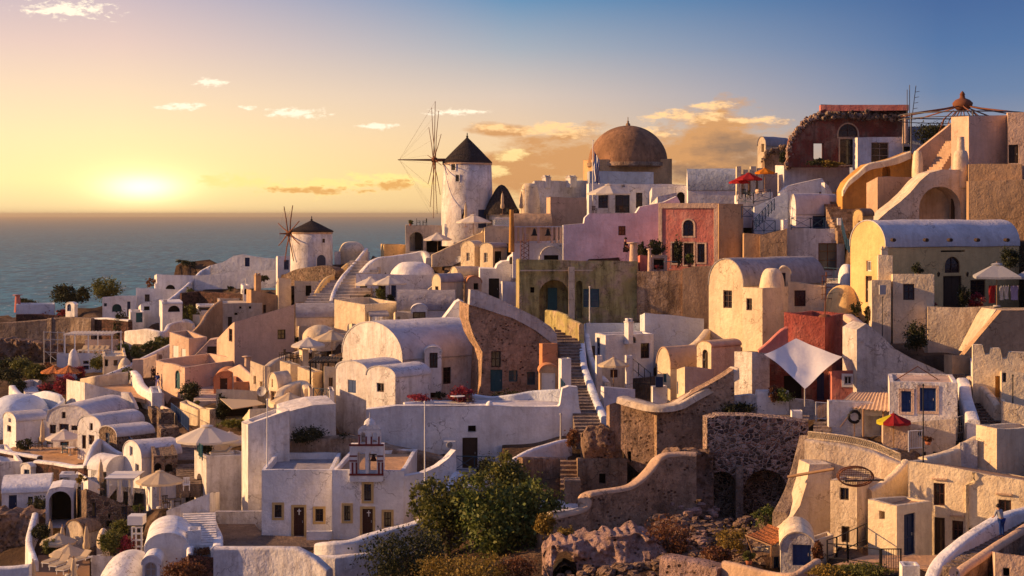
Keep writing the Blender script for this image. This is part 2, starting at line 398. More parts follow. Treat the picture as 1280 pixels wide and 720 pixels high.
def B(name,label,cat,a,c,b,yt,yb,D=None,yaw=30,roof='flat',ys=None,mat='white',rmat=None,W=(),dep=6,para=.35,ext=1.5,dD=0,group=None,chim=(),foot=True,peak=0,th_par=.28,overh=.07,end=True):
    if D is None: D=D0(c,yb)
    D+=dD; yw=R(yaw)
    O=P(c,yb,D); fr=Frame(O,yw); u,v=fr.u,fr.v
    U=solve(O,u,b) if b>c else dep
    V=solve(O,v,a) if a<c else dep
    if a<c and c-a<=6 and 0<V<dep*.7:        # side wall seen edge-on: turn the block so its side runs along the line of sight
        ka=(a-HX)/F; t=dep
        for _ in range(6): dx=ka*(D+t)-O.x; t=math.sqrt(max(.1,dep*dep-dx*dx))
        yw=math.atan2(-(ka*(D+t)-O.x),t); fr=Frame(O,yw); u,v=fr.u,fr.v; U=solve(O,u,b) if b>c else dep; V=dep
    if U<0 or U>40: U=dep
    if V<0 or V>40: V=dep
    th=thing(name,label,cat,O,group)
    if isinstance(yt,(int,float)): yt=(None,yt,None)
    ysp=ys if ys is not None else yt[1]
    hc=zat(O,u,0,ysp)
    ha=zat(O,v,V,yt[0]) if yt[0] is not None and a<c else hc
    hb=zat(O,u,U,yt[2]) if yt[2] is not None and b>c else hc
    hf=ha+hb-hc
    body=MB(); holesL=[];holesR=[]
    faces={'R':(O,u,-v),'L':(O,v,-u),'B':(O+u*U,v,u)}
    holes={'R':[],'L':[],'B':[]}
    for w in W:
        fc,x0,y0,x1,y1,kind=w[:6]; kw=w[6] if len(w)>6 else {}
        Of,d,n=faces[fc]
        s0,s1=sorted((solve(Of,d,x0),solve(Of,d,x1))); sm=(s0+s1)/2
        z1=zat(Of,d,sm,y0); z0=zat(Of,d,sm,y1)
        L={'R':U,'L':V,'B':V}[fc]
        s0=max(s0,.06); s1=min(s1,L-.06)
        if s1-s0<.1 or z1-z0<.1: print('SKIPWIN',label,w,round(s0,2),round(s1,2)); continue
        holes[fc].append(opening(th,Of,d,n,s0,s1,z0,z1,kind,**kw))
    e=ext
    if roof in('gL','gR'):
        # gable width axis g, ridge axis r
        if roof=='gL': Gw,g,Rl,r=V,v,U,u; ym=yt[1]; apexO=(O,v,V/2)
        else: Gw,g,Rl,r=U,u,V,v; apexO=(O,u,U/2); ym=yt[1]
        hs=hc; ap=zat(apexO[0],apexO[1],apexO[2],ym); rise=max(.15,ap-hs)
        NA=16
        if peak: prof=[(Gw*(.5-.5*math.cos(math.pi*i/NA)),hs+rise*((1-abs(-math.cos(math.pi*i/NA)))**.85)) for i in range(NA+1)]
        else: prof=[(Gw*(.5-.5*math.cos(math.pi*i/NA)),hs+rise*math.sin(math.pi*i/NA)**.9) for i in range(NA+1)]
        gout=[(0,-e),(Gw,-e)]+prof[::-1]
        sout=[(0,-e),(Rl,-e),(Rl,hs),(0,hs)]
        gf,sf=('L','R') if roof=='gL' else ('R','L')
        fo={gf:gout,sf:sout}
        for k in 'RL': Of,d,n=faces[k]; face(body,Of,d,n,fo[k],holes[k],wob=False)
        # far gable and far side
        Of=O+r*Rl; face(body,Of,g,r,gout,holes['B'] if roof=='gL' else [],wob=False)
        face(body,O+g*Gw,r,g,sout,[],wob=False)
        body.build('wall',mat,th)
        rm=MB(); t=.10
        def pr(o): # offset profile
            q=[]
            for i,(s,z) in enumerate(prof):
                s2,z2=prof[min(i+1,NA)]; s1_,z1_=prof[max(i-1,0)]
                tx,tz=s2-s1_,z2-z1_; l=math.hypot(tx,tz) or 1
                q.append((s-tz/l*o,z+tx/l*o))
            return q
        K=max(2,int(Rl/1.2)); inner,outer=pr(.004),pr(t)
        outer[0]=(-overh,hs-.02); outer[-1]=(Gw+overh,hs-.02)
        def T(s,z,rr,w=0):
            p=O+g*s+r*rr; p.z+=z
            if w: p+= Z*(wz(p.x,p.y)*.7)
            return p
        rows=[[T(s,z,-.05+(Rl+.1)*i/K,1) for s,z in outer] for i in range(K+1)]
        rm.grid(rows,True)
        for i,rr in ((0,-.05),(K,Rl+.05)):
            for j in range(NA): rm.poly([rows[i][j],rows[i][j+1],T(*inner[j+1],rr),T(*inner[j],rr)])
        for j in (0,NA):
            rm.poly([rows[0][j],rows[K][j],T(*inner[j],Rl+.05),T(*inner[j],-.05)])
        rf=rm.build('roof',rmat or mat,th)
        th['_ridge']=ap
    else:
        fo={'R':[(0,-e),(U,-e),(U,hb),(0,hc)],'L':[(0,-e),(V,-e),(V,ha),(0,hc)]}
        for k in 'RL': Of,d,n=faces[k]; face(body,Of,d,n,fo[k],holes[k])
        face(body,O+u*U,v,u,[(0,-e),(V,-e),(V,hf),(0,hb)],holes['B']); face(body,O+v*V,u,v,[(0,-e),(U,-e),(U,hf),(0,ha)],[])
        # parapet ring
        def H(s,q): return hc+(hb-hc)*s/U+(ha-hc)*q/V
        t=min(th_par,U*.2,V*.2); loop=[]
        def seg(p,q):
            L=math.hypot(q[0]-p[0],q[1]-p[1]); k=max(1,min(14,int(L/1.1)))
            return [(p[0]+(q[0]-p[0])*j/k,p[1]+(q[1]-p[1])*j/k) for j in range(k)]
        cor=[(0,0),(U,0),(U,V),(0,V)]
        for i in range(4): loop+=seg(cor[i],cor[(i+1)%4])
        hr=min(hc,hb,ha,hf)-para
        if hr<.2: hr=min(hc,hb,ha,hf)*.6
        slope=(max(hc,hb,ha,hf)-min(hc,hb,ha,hf))>.7
        def T3(s,q,z,w=1):
            p=O+u*s+v*q; p.z+=z
            if w: p.z+=wz(p.x,p.y)
            return p
        n=len(loop)
        def ins(s,q): return (min(max(s,t),U-t),min(max(q,t),V-t))
        for i in range(n):
            a_,b_=loop[i],loop[(i+1)%n]; ai,bi=ins(*a_),ins(*b_)
            body.poly([T3(*a_,H(*a_)),T3(*b_,H(*b_)),T3(*bi,H(*bi)),T3(*ai,H(*ai))])
            zi=(lambda p:H(*p)-para) if slope else (lambda p:hr)
            body.poly([T3(*ai,H(*ai)),T3(*bi,H(*bi)),T3(*bi,zi(bi)-.05,0),T3(*ai,zi(ai)-.05,0)])
        body.build('wall',mat,th)
        if roof=='flat':
            rm=MB(); zz=(lambda p:H(*p)-para) if slope else (lambda p:hr)
            cc=[(t,t),(U-t,t),(U-t,V-t),(t,V-t)]
            rm.poly([T3(*p,zz(p),0) for p in cc]); rm.build('roof',rmat or mat,th)
        th['_ridge']=hr
    for cx,cy0,cy1,cw in chim:       # chimney stack: pixel centre x, top y, bottom y, width px, on the thing's roof
        Dc=D+min(2.5,V*.3); p=P(cx,cy1,Dc); w=cw*Dc/F; h=(cy1-cy0)*Dc/F
        m=MB(); m.cbox(p-Z*.8,w,w,h+.8,yw+.2); m.cbox(p+Z*h,w*1.15,w*1.15,.1,yw+.2); 
        cobj=m.build('chimney',mat if mat!='stone' else 'white',th)
        m=MB()
        for sx in(-1,1): m.cbox(p+Z*(h+.1)+Vector((sx*w*.28,0,0)),w*.3,w*.6,min(.28,h*.35),yw+.2)
        m.build('chimney_pot',mat if mat!='stone' else 'white',cobj)
    if foot:
        FOOT.append((O.x,O.y,u.x,u.y,v.x,v.y,U,V,O.z)); vis(O,O+u*U,O.z); vis(O,O+v*V,O.z)
    th['_u']=tuple(u); th['_v']=tuple(v)
    return th
def S(name,label,cat,pts,D=None,yaw=0,depth=.5,mat='white',W=(),ax=None,cap=None,group=None,dD=0,foot=False,rough=0,step=.9):
    """upright wall whose outline is given in view points on a vertical plane; extruded back by depth"""
    ax=ax if ax is not None else pts[0][0]; yb=max(p[1] for p in pts)
    if D is None: D=D0(ax,yb)
    D+=dD; O=P(ax,yb,D); fr=Frame(O,R(yaw)); u,v=fr.u,fr.v
    q=[]
    for px,py in pts: s=solve(O,u,px); q.append((s,zat(O,u,s,py)))
    th=thing(name,label,cat,O,group) if W else None
    hs=[]
    for w in W:
        fc,x0,y0,x1,y1,kind=w[:6]; kw=w[6] if len(w)>6 else {}
        s0,s1=sorted((solve(O,u,x0),solve(O,u,x1))); sm=(s0+s1)/2
        hs.append(opening(th,O,u,-v,s0,s1,zat(O,u,sm,y1),zat(O,u,sm,y0),kind,**kw))
    op=[h for h,dp in hs if isinstance(dp,tuple)]; hs=[(h,depth if isinstance(dp,tuple) else dp) for h,dp in hs]
    m=MB(); out=face(m,O,u,-v,q,hs)
    sa=min(a for a,b in q); sb=max(a for a,b in q)
    if depth>=1.5 or any(dp>1 for h,dp in hs):
        o2=O+u*sa; FOOT.append((o2.x,o2.y,u.x,u.y,v.x,v.y,sb-sa,max([depth]+[dp for h,dp in hs])+.2,O.z))
    def T(s,z,o):
        p=O+u*s+v*o; p.z+=z
        if z>.9: p.z+=wz((O+u*s).x,(O+u*s).y)
        return p
    n=len(out)
    for i in range(n):
        a,b_=out[i],out[(i+1)%n]
        m.poly([T(*a,0),T(*b_,0),T(*b_,depth),T(*a,depth)])
    back=[(s,z) for s,z in out]
    tr=tessellate_polygon([[Vector((s,z,0)) for s,z in p] for p in [back]+op]); b0=len(m.v)
    for s,z in back: m.v.append(T(s,z,depth))
    for hh in op:
        for s,z in hh: m.v.append(O+u*s+v*depth+Z*z)
    for t in tr: m.f.append(tuple(b0+i for i in t)); m.sm.append(False)
    if th: m.build('wall',mat,th); o=th
    else: o=tag(m.build(name,mat,None,O),label,cat,group)
    o['_D']=D
    ss=[a for a,b in q]
    if min(b for a,b in q)<.4: 
        lo=[a for a,b in q if b<1.5]
        if max(lo)-min(lo)>.5: vis(O+u*min(lo),O+u*max(lo),O.z)
    return o
POLYF=[]; VIS=[]
def vis(a,b,z):
    VIS.append((a.x,a.y,b.x,b.y,z))
def crom(pts,n=5):
    out=[]
    for i in range(len(pts)-1):
        p0=pts[max(i-1,0)];p1=pts[i];p2=pts[i+1];p3=pts[min(i+2,len(pts)-1)]
        for j in range(n):
            t=j/n; out.append(tuple(.5*((2*b)+(-a+c)*t+(2*a-5*b+4*c-d)*t*t+(-a+3*b-3*c+d)*t**3) for a,b,c,d in zip(p0,p1,p2,p3)))
    out.append(tuple(pts[-1])); return out
def ribbon(name,label,cat,pts,th=.35,mat='white',smooth=True,group=None,base=None,capmat=None,parts=False,ext=1.2):
    """wall along a path; pts (px, ytop, ybase[, D]) -- D from the ground when absent; softly rounded coping"""
    q=[]
    for p in pts:
        D=p[3] if len(p)>3 else D0(p[0],p[2]); t=P(p[0],p[1],D); bz=P(p[0],p[2],D).z
        q.append((t.x,t.y,t.z,bz-ext))
    if smooth: q=crom(q,5)
    if ext>1:
        for a,b in zip(q[:-1],q[1:]): vis(Vector((a[0],a[1],0)),Vector((b[0],b[1],0)),max(a[3],b[3])+ext)
    m=MB(); cp=MB(); L=[];Rr=[];CR=[];CC=[]
    for i,p in enumerate(q):
        a=q[max(i-1,0)]; b=q[min(i+1,len(q)-1)]
        tx,ty=b[0]-a[0],b[1]-a[1]; l=math.hypot(tx,ty) or 1; nx,ny=-ty/l*th/2,tx/l*th/2
        zt=p[2]+wz(p[0],p[1])*.7; r=min(th*.3,.14)
        def V(s,z): return Vector((p[0]+nx*s,p[1]+ny*s,z))
        k=1-r/(th/2)
        cap=[V(-1,zt-r),V(-1+(1-k)*.3,zt-r*.3),V(-k,zt),V(0,zt+.015),V(k,zt),V(1-(1-k)*.3,zt-r*.3),V(1,zt-r)]
        L.append([V(-1.12,p[3]),V(-1,zt-r)]); Rr.append([V(1,zt-r),V(1.12,p[3])]); CR.append(cap)
        CC.append([V(-1.12,zt-r-.06),V(-1.12,zt-r*.4),V(-k,zt+.03),V(k,zt+.03),V(1.12,zt-r*.4),V(1.12,zt-r-.06)])
    m.grid(L,smooth); m.grid(Rr,smooth); m.grid(CR,True)
    for e in (0,-1): m.poly([L[e][0]]+CR[e]+[Rr[e][1]])
    if capmat:
        thg=thing(name,label,cat,L[0][0],group); m.build('wall',mat,thg); c=MB(); c.grid(CC,True); c.poly(CC[0]); c.poly(CC[-1]); c.build('coping',capmat,thg); return thg
    return tag(m.build(name,mat,None,L[0][0]),label,cat,group)
def stairs(name,label,p0,p1,width,n,mat='white2',D=(None,None),smat=None,group=None,side=1.0):
    a=P(*p0,D[0] or D0(*p0)); b=P(*p1,D[1] or D0(*p1))
    d=Vector((b.x-a.x,b.y-a.y,0)); L=d.length; d.normalize(); w=Vector((-d.y,d.x,0)); h=(b.z-a.z)/n; t=L/n
    m=MB()
    for i in range(n):
        if i%2==0:
            c0=a+d*t*i-w*(width/2+.2); POLYF.append(([(c0.x,c0.y),(c0.x+d.x*t*2,c0.y+d.y*t*2),(c0.x+d.x*t*2+w.x*(width+.4),c0.y+d.y*t*2+w.y*(width+.4)),(c0.x+w.x*(width+.4),c0.y+w.y*(width+.4))],a.z+h*i-.15))
        o=a+d*t*i-w*width/2; m.box(o-Z*side+Z*(h*i),d*(t+.02),w*width,Z*(side+h))
    return tag(m.build(name,mat,None,a),label,'stairs',group)
def deck(name,label,cat,pts,mat,th=.3,kind=None,D=None,group=None):
    """flat slab; pts (px,py[,D]) of its top outline; z from the first point"""
    z=P(pts[0][0],pts[0][1],pts[0][2] if len(pts[0])>2 else (D or D0(pts[0][0],pts[0][1]))).z
    q=[P(p[0],p[1],-z*F/(p[1]-HY)) for p in pts]
    POLYF.append(([(p.x,p.y) for p in q],z-.12))
    m=MB(); top=[Vector((p.x,p.y,z)) for p in q]; m.poly(top); m.poly([p-Z*th for p in top])
    for i in range(len(top)): j=(i+1)%len(top); m.poly([top[i],top[j],top[j]-Z*th,top[i]-Z*th])
    return tag(m.build(name,mat,None,top[0]),label,cat,group,kind)
# ---------------------------------------------------------------- furniture and plants
def umbrella(label,px,yap,w,yfoot,mat='clothw',D=None,ribs=8,hgt=None,tilt=0,group='open parasols on the terraces',name='parasol',mat2=None):
    D=D or D0(px,yfoot); base=P(px,yfoot,D); r=w/2*D/F; H=(yfoot-yap)*D/F
    H=max(2.2,min(H,3.8)) if hgt is None else hgt
    base=P(px,yap,D)-Z*H
    th=thing(name,label,'parasol',base,group)
    m=MB(); m.tube([base,base+Z*(H-.1)],.035,6); m.build('pole','wood',th)
    m=MB(); m.lathe(base,[(.0,.1),(.28,.1),(.3,0)],12); m.build('base','lmetal',th)
    dr=r*.42; n=ribs; rows=[]
    a0=rng.random() if not mat2 else 2.6
    def rim(k,f,z):
        a=a0+2*math.pi*k/n; return base+Vector((math.cos(a)*r*f,math.sin(a)*r*f,H-dr*(f**1.08)+z))
    m=MB(); m1=m; m2=MB(); K=4
    for k in range(n):
        m=m2 if (mat2 and k in (0,1)) else m1
        rows=[]
        for i in range(K+1):
            f=i/K; A,Bv=rim(k,f,0),rim(k+1,f,0)
            rows.append([A,(A*2+Bv)/3-Z*.03*f,(A+Bv)/2-Z*.05*f,(A+Bv*2)/3-Z*.03*f,Bv])
        m.grid(rows,False)
        A,Bv=rows[-1][0],rows[-1][-1]; mid=rows[-1]
        m.grid([mid,[p-Z*.16 for p in mid]],False)
    m=m1; top=base+Z*(H+.02); m.lathe(top-Z*.1,[(.0,.13),(.2*r*.8,.05),(.26*r*.8,-.02)],n)
    m.build('canopy',mat,th)
    if m2.v: m2.build('canopy_panel',mat2,th)
    m=MB(); m.lathe(base+Z*H,[(.03,0),(.05,.08),(.0,.18)],8); m.build('finial','wood',th)
    m=MB()
    for k in range(n): m.tube([base+Z*(H-.12),rim(k,.98,-.05)],.015,4)
    m.build('rib_frame','wood',th)
    return th
def closed(label,px,yt,yb,D=None,mat='clothc',w=.2,group='closed parasols'):
    D=D or D0(px,yb); b=P(px,yb,D); H=(yb-yt)*D/F
    th=thing('closed_parasol',label,'parasol',b,group)
    m=MB(); m.tube([b,b+Z*H],.035,6); m.lathe(b,[(0,.08),(.25,.08),(.28,0)],10); m.build('pole','wood',th)
    m=MB(); rows=[]; 
    for i,(f,rr) in enumerate([(.26,.7),(.30,1.15),(.42,1.2),(.5,.85),(.62,.95),(.8,.75),(.93,.42),(.97,.12)]):
        rows.append([b+Z*H*f+Vector((math.cos(a),math.sin(a),0))*(w*rr*(1+.14*(-1)**j)) for j in range(16) for a in [2*math.pi*j/16+i*.12]])
    m.grid(rows,True,True); m.poly(rows[0]); m.poly(rows[-1]); m.build('canopy',mat,th)
    m=MB(); m.lathe(b+Z*H*.97,[(w*.2,0),(w*.3,.07),(0,.2)],8); m.build('finial','wood',th)
    return th
def chair(label,px,py,D=None,yaw=0,mat='dwood',group='terrace chairs'):
    D=D or D0(px,py); b=P(px,py,D); th=thing('chair',label,'chair',b,group); c,s=math.cos(R(yaw)),math.sin(R(yaw))
    def q(x,y,z): return b+Vector((x*c-y*s,x*s+y*c,z))
    a=R(yaw)
    m=MB(); m.cbox(q(0,0,.42),.5,.5,.05,a); m.build('seat',mat,th)
    m=MB()
    for i in range(4): m.cbox(q(-.18+.12*i,.24,.47),.07,.03,.48,a)
    m.cbox(q(0,.24,.9),.5,.04,.07,a); m.build('backrest',mat,th)
    for x,y in((-.22,-.22),(.22,-.22),(-.22,.22),(.22,.22)):
        m=MB(); m.cbox(q(x,y,0),.045,.045,.42,a); m.build('leg',mat,th)
    m=MB()
    for x in(-.25,.25): m.cbox(q(x,0,.62),.05,.5,.035,a); m.cbox(q(x,-.22,.42),.04,.04,.2,a)
    m.build('armrest',mat,th); return th
def table(label,px,py,D=None,r=.45,mat='wwhite',h=.74,group='terrace tables'):
    D=D or D0(px,py); b=P(px,py,D); th=thing('table',label,'table',b,group)
    m=MB(); m.lathe(b+Z*h,[(0,0),(r,0),(r,-.04),(0,-.04)],16,False); m.build('table_top',mat,th)
    m=MB(); m.tube([b,b+Z*(h-.04)],.04,6); m.lathe(b,[(0,.04),(.22,.03),(.24,0)],10); m.build('leg','lmetal',th); return th
def lounger(label,px,py,D=None,yaw=0,mat='clothc',fm='wwhite',group='sun loungers'):
    D=D or D0(px,py); b=P(px,py,D); th=thing('sun_lounger',label,'sun lounger',b,group); c,s=math.cos(R(yaw)),math.sin(R(yaw))
    def q(x,y,z): return b+Vector((x*c-y*s,x*s+y*c,z))
    a=R(yaw)
    m=MB(); m.cbox(q(0,0,.28),1.9,.64,.06,a); m.build('frame',fm,th)
    m=MB(); m.cbox(q(-.3,0,.34),1.25,.6,.08,a); m.build('mattress',mat,th)
    m=MB(); A=q(.33,-.3,.34); m.box(A,q(.85,-.3,.75)-A,q(.33,.3,.34)-A,Vector((-.05*c,-.05*s,.06))); m.build('backrest',mat,th)
    for x,y in((-.85,-.27),(-.85,.27),(.8,-.27),(.8,.27)):
        m=MB(); m.cbox(q(x,y,0),.05,.05,.28,a); m.build('leg',fm,th)
    return th
def leaves(mb,c,rx,ry,rz,n,size,clumps=None,seed=1,flat=.0,shell=.55):
    r=random.Random(seed); c=Vector(c); K=clumps or max(5,int(n/60)); cl=[]
    while len(cl)<K:
        p=Vector((r.uniform(-1,1),r.uniform(-1,1),r.uniform(-.8,1)))
        if shell<p.length<=1: cl.append((p,r.uniform(.12,.42)))
    for i in range(n):
        p,s=cl[r.randrange(K)]
        q=p+Vector((r.gauss(0,1),r.gauss(0,1),r.gauss(0,1)))*s*.78
        w=c+Vector((q.x*rx,q.y*ry,q.z*rz)); a=Vector((r.gauss(0,1),r.gauss(0,1),r.gauss(0,1)+.2)).normalized()
        t=a.cross(Vector((r.gauss(0,1),r.gauss(0,1),r.gauss(0,1)))).normalized(); b=a.cross(t); z=size*r.uniform(.55,1.35)
        k=len(mb.v); mb.v+=[w-t*z*.5,w+b*z*.32,w+t*z*.6,w-b*z*.32]; mb.f.append((k,k+1,k+2,k+3)); mb.sm.append(False)
SEED=[100]
def shrub(label,px,pyb,w,h,mat='leafd',D=None,n=None,size=.16,name='shrub',cat='shrub',group=None,pot=False,dD=0,stem=True):
    D=(D or D0(px,pyb))+dD; b=P(px,pyb,D); rx=w/2*D/F; H=h*D/F; SEED[0]+=1
    th=thing(name,label,cat,b,group)
    z0=0
    if pot:
        z0=min(.4,H*.35); m=MB(); m.lathe(b,[(.0,0),(.14,0),(.2,z0),(.17,z0),(.15,z0-.05),(0,z0-.05)],12); m.build('pot','pot',th)
    rz=(H-z0)/2; size=size*max(.9,D/125); n=n or int(min(2600,max(220,w*h*3.2)))
    m=MB(); leaves(m,b+Z*(z0+rz*.95),rx*.88,rx*.8,rz*.92,n,size,seed=SEED[0]); m.build('foliage',mat,th)
    if stem:
        m=MB(); r=random.Random(SEED[0])
        for i in range(5):
            a=r.uniform(0,6.28); m.tube([b+Vector((0,0,z0-.05)),b+Vector((math.cos(a)*rx*.3,math.sin(a)*rx*.3,z0+rz*.9)),b+Vector((math.cos(a)*rx*.6,math.sin(a)*rx*.6,z0+rz*1.5))],.04+.02*rx,5,.012)
        m.build('stem','bark',th)
    return th
def rail(name,label,pts,h=1.0,mat='railblue',cross=True,D=None,group=None,cat='railing',bay=1.3,bars=False):
    """pts (px,py_foot[,D])"""
    q=[P(p[0],p[1],(p[2] if len(p)>2 else (D or D0(p[0],p[1])))) for p in pts]
    th=thing(name,label,cat,q[0],group); rl=MB(); ix=MB()
    for a,b in zip(q[:-1],q[1:]):
        L=(b-a).length; n=max(1,int(round(L/bay)))
        for z in (h,.12): rl.tube([a+Z*z,b+Z*z],.032,5)
        for i in range(n+1):
            p=a+(b-a)*i/n; m=MB(); m.cbox(p-Z*.1,.07,.07,h+.12); m.build('post',mat,th)
        for i in range(n):
            p=a+(b-a)*i/n; s=a+(b-a)*(i+1)/n
            if bars:
                for k in range(1,8): t=p+(s-p)*k/8; ix.tube([t+Z*.12,t+Z*h],.014,4)
            elif cross: ix.tube([p+Z*.12,s+Z*h],.022,4); ix.tube([p+Z*h,s+Z*.12],.022,4)
    rl.build('rail',mat,th)
    if ix.v: ix.build('infill',mat,th)
    return th
def pole(name,label,cat,px,yt,yb,r=.05,mat='wwhite',D=None,dx=0,group=None,cap=True):
    D=D or D0(px,yb); a=P(px,yb,D); b=P(px+dx,yt,D); m=MB(); m.tube([a-Z*.3,b],r,8,r*.7)
    if cap: m.lathe(b,[(r*1.3,-.02),(r*1.5,.05),(0,.12)],8)
    return tag(m.build(name,mat,None,a),label,cat,group)
def dish(label,px,py,rpx,D,yaw=-30,group='satellite dishes',mat='lmetal'):
    c=P(px,py,D); r=rpx*D/F; th=thing('satellite_dish',label,'satellite dish',c-Z*(r+.5),group)
    n=Vector((math.sin(R(yaw)),-math.cos(R(yaw)),.35)).normalized(); a=n.cross(Z).normalized(); b=a.cross(n)
    m=MB(); rows=[]
    for i in range(6):
        f=i/5; rows.append([c+(a*math.cos(t)+b*math.sin(t))*r*f+n*(r*.3*f*f-.3*r) for t in [2*math.pi*j/20 for j in range(20)]])
    m.grid(rows,True,True); m.build('reflector',mat,th)
    m=MB(); m.tube([c-n*r*.3,c-n*r*.6-Z*.2,c-n*r*.6-Z*(r+.7)],.04,6); m.build('mount','metal',th)
    m=MB(); m.tube([c-b*r*.9+n*0,c+n*r*.7],.02,5); m.cbox(c+n*r*.7-Z*.05,.1,.1,.12); m.build('receiver','metal',th)
    return th
def mound(name,label,cat,px,yb,w,yt,D=None,ry=None,mat='white',W=None,group=None,p=1.0):
    D=D or D0(px,yb); c=P(px,yb,D); r=w/2*D/F; H=(yb-yt)*D/F; ry=ry or r
    m=MB(); prof=[(math.cos(t)**p*r if math.cos(t)>0 else 0,math.sin(t)*H) for t in [math.pi/2*i/10 for i in range(11)]]
    m.lathe(c,[(r*1.02,-1.5)]+prof,28,True,1,ry/r,wob=.10); return tag(m.build(name,mat,None,c),label,cat,group)
def person(label,px,py,hpx,D=None,yaw=0,shirt='clothblue',legs='clothdark',pose='stand',hairlen=0):
    D=D or D0(px,py); s=hpx*D/F/1.72 if pose!='sit' else hpx*D/F/1.25; b=P(px,py,D); th=thing('person',label,'person',b)
    c,sn=math.cos(R(yaw)),math.sin(R(yaw))
    def q(p): x,y,z=p; return Vector((x*c-y*sn,x*sn+y*c,z))*s
    if pose=='sit':
        J=dict(pel=(0,0,.45),chest=(0,.02,.85),neck=(0,.02,1.02),head=(0,-.02,1.14),
          ls=(-.17,.02,.95),le=(-.24,-.08,.70),lh=(-.15,-.3,.55),rs=(.17,.02,.95),re=(.24,-.08,.70),rh=(.15,-.3,.55),
          lp=(-.1,0,.45),lk=(-.13,-.42,.47),la=(-.13,-.45,.06),lf=(-.13,-.6,.03),rp=(.1,0,.45),rk=(.13,-.42,.47),ra=(.13,-.45,.06),rf=(.13,-.6,.03))
    else:
        st=.16 if pose=='walk' else .02
        bend=-.22 if pose=='bend' else 0
        J=dict(pel=(0,0,.93),chest=(0,bend*.6,1.27),neck=(0,bend,1.46),head=(0,bend-.05,1.60),
          ls=(-.18,bend*.9,1.41),le=(-.25,bend+.05,1.12),lh=(-.24,bend-.12,.90),rs=(.18,bend*.9,1.41),re=(.25,bend-.02,1.12),rh=(.22,bend-.25,.98),
          lp=(-.09,0,.90),lk=(-.11,-st,.50),la=(-.11,st*.3,.08),lf=(-.11,st*.3-.16,.03),rp=(.09,0,.90),rk=(.11,st*.4,.50),ra=(.11,st*1.7,.10),rf=(.11,st*1.7-.14,.04))
    RR=dict(pel=.125,chest=.14,neck=.055,head=.095,ls=.06,le=.045,lh=.035,rs=.06,re=.045,rh=.035,lp=.09,lk=.06,la=.042,lf=.035,rp=.09,rk=.06,ra=.042,rf=.035)
    E=[('pel','chest'),('chest','neck'),('neck','head'),('chest','ls'),('ls','le'),('le','lh'),('chest','rs'),('rs','re'),('re','rh'),('pel','lp'),('lp','lk'),('lk','la'),('la','lf'),('pel','rp'),('rp','rk'),('rk','ra'),('ra','rf')]
    def skin(nm,keys,edges,mat,grow=0,sub=1):
        me=bpy.data.meshes.new(nm); vs=[q(J[k]) for k in keys]; ix={k:i for i,k in enumerate(keys)}
        me.from_pydata(vs,[(ix[a],ix[b_]) for a,b_ in edges],[]); o=bpy.data.objects.new(nm,me); C.objects.link(o)
        o.modifiers.new('s','SKIN'); sv=me.skin_vertices[0].data
        for i,k in enumerate(keys): r=(RR[k]+grow)*s; sv[i].radius=(r,r); sv[i].use_root=(i==0)
        ss=o.modifiers.new('d','SUBSURF'); ss.levels=ss.render_levels=sub
        dg=bpy.context.evaluated_depsgraph_get(); nm2=bpy.data.meshes.new_from_object(o.evaluated_get(dg))
        bpy.data.objects.remove(o); ob=bpy.data.objects.new(nm,nm2); C.objects.link(ob); ob.parent=th
        for p_ in nm2.polygons: p_.use_smooth=True
        nm2.materials.clear(); nm2.materials.append(M(mat)); return ob
    skin('body',list(J),E,'skin')
    skin('shirt',['pel','chest','ls','le','rs','re'],[('pel','chest'),('chest','ls'),('ls','le'),('chest','rs'),('rs','re')],shirt,.018)
    skin('trousers',['pel','lp','lk','la','rp','rk','ra'],[('pel','lp'),('lp','lk'),('lk','la'),('pel','rp'),('rp','rk'),('rk','ra')],legs,.016)
    m=MB(); hc=q(J['head'])+b+Z*.02*s+q((0,.02,0)); R0=.106*s
    m.lathe(hc,[(R0*math.cos(t),R0*1.15*math.sin(t)) for t in [-.2-hairlen*.6+(math.pi/2+.2+hairlen*.6)*i/8 for i in range(9)]],14); m.build('hair','hair',th)
    # face features
    f=MB(); fc=q(J['head'])+b
    for x in(-.035,.035): f.lathe(fc+q((x,-.105,.01)),[(0,-.012*s),(.012*s,0),(0,.012*s)],6)
    f.build('eyes','black',th)
    return th

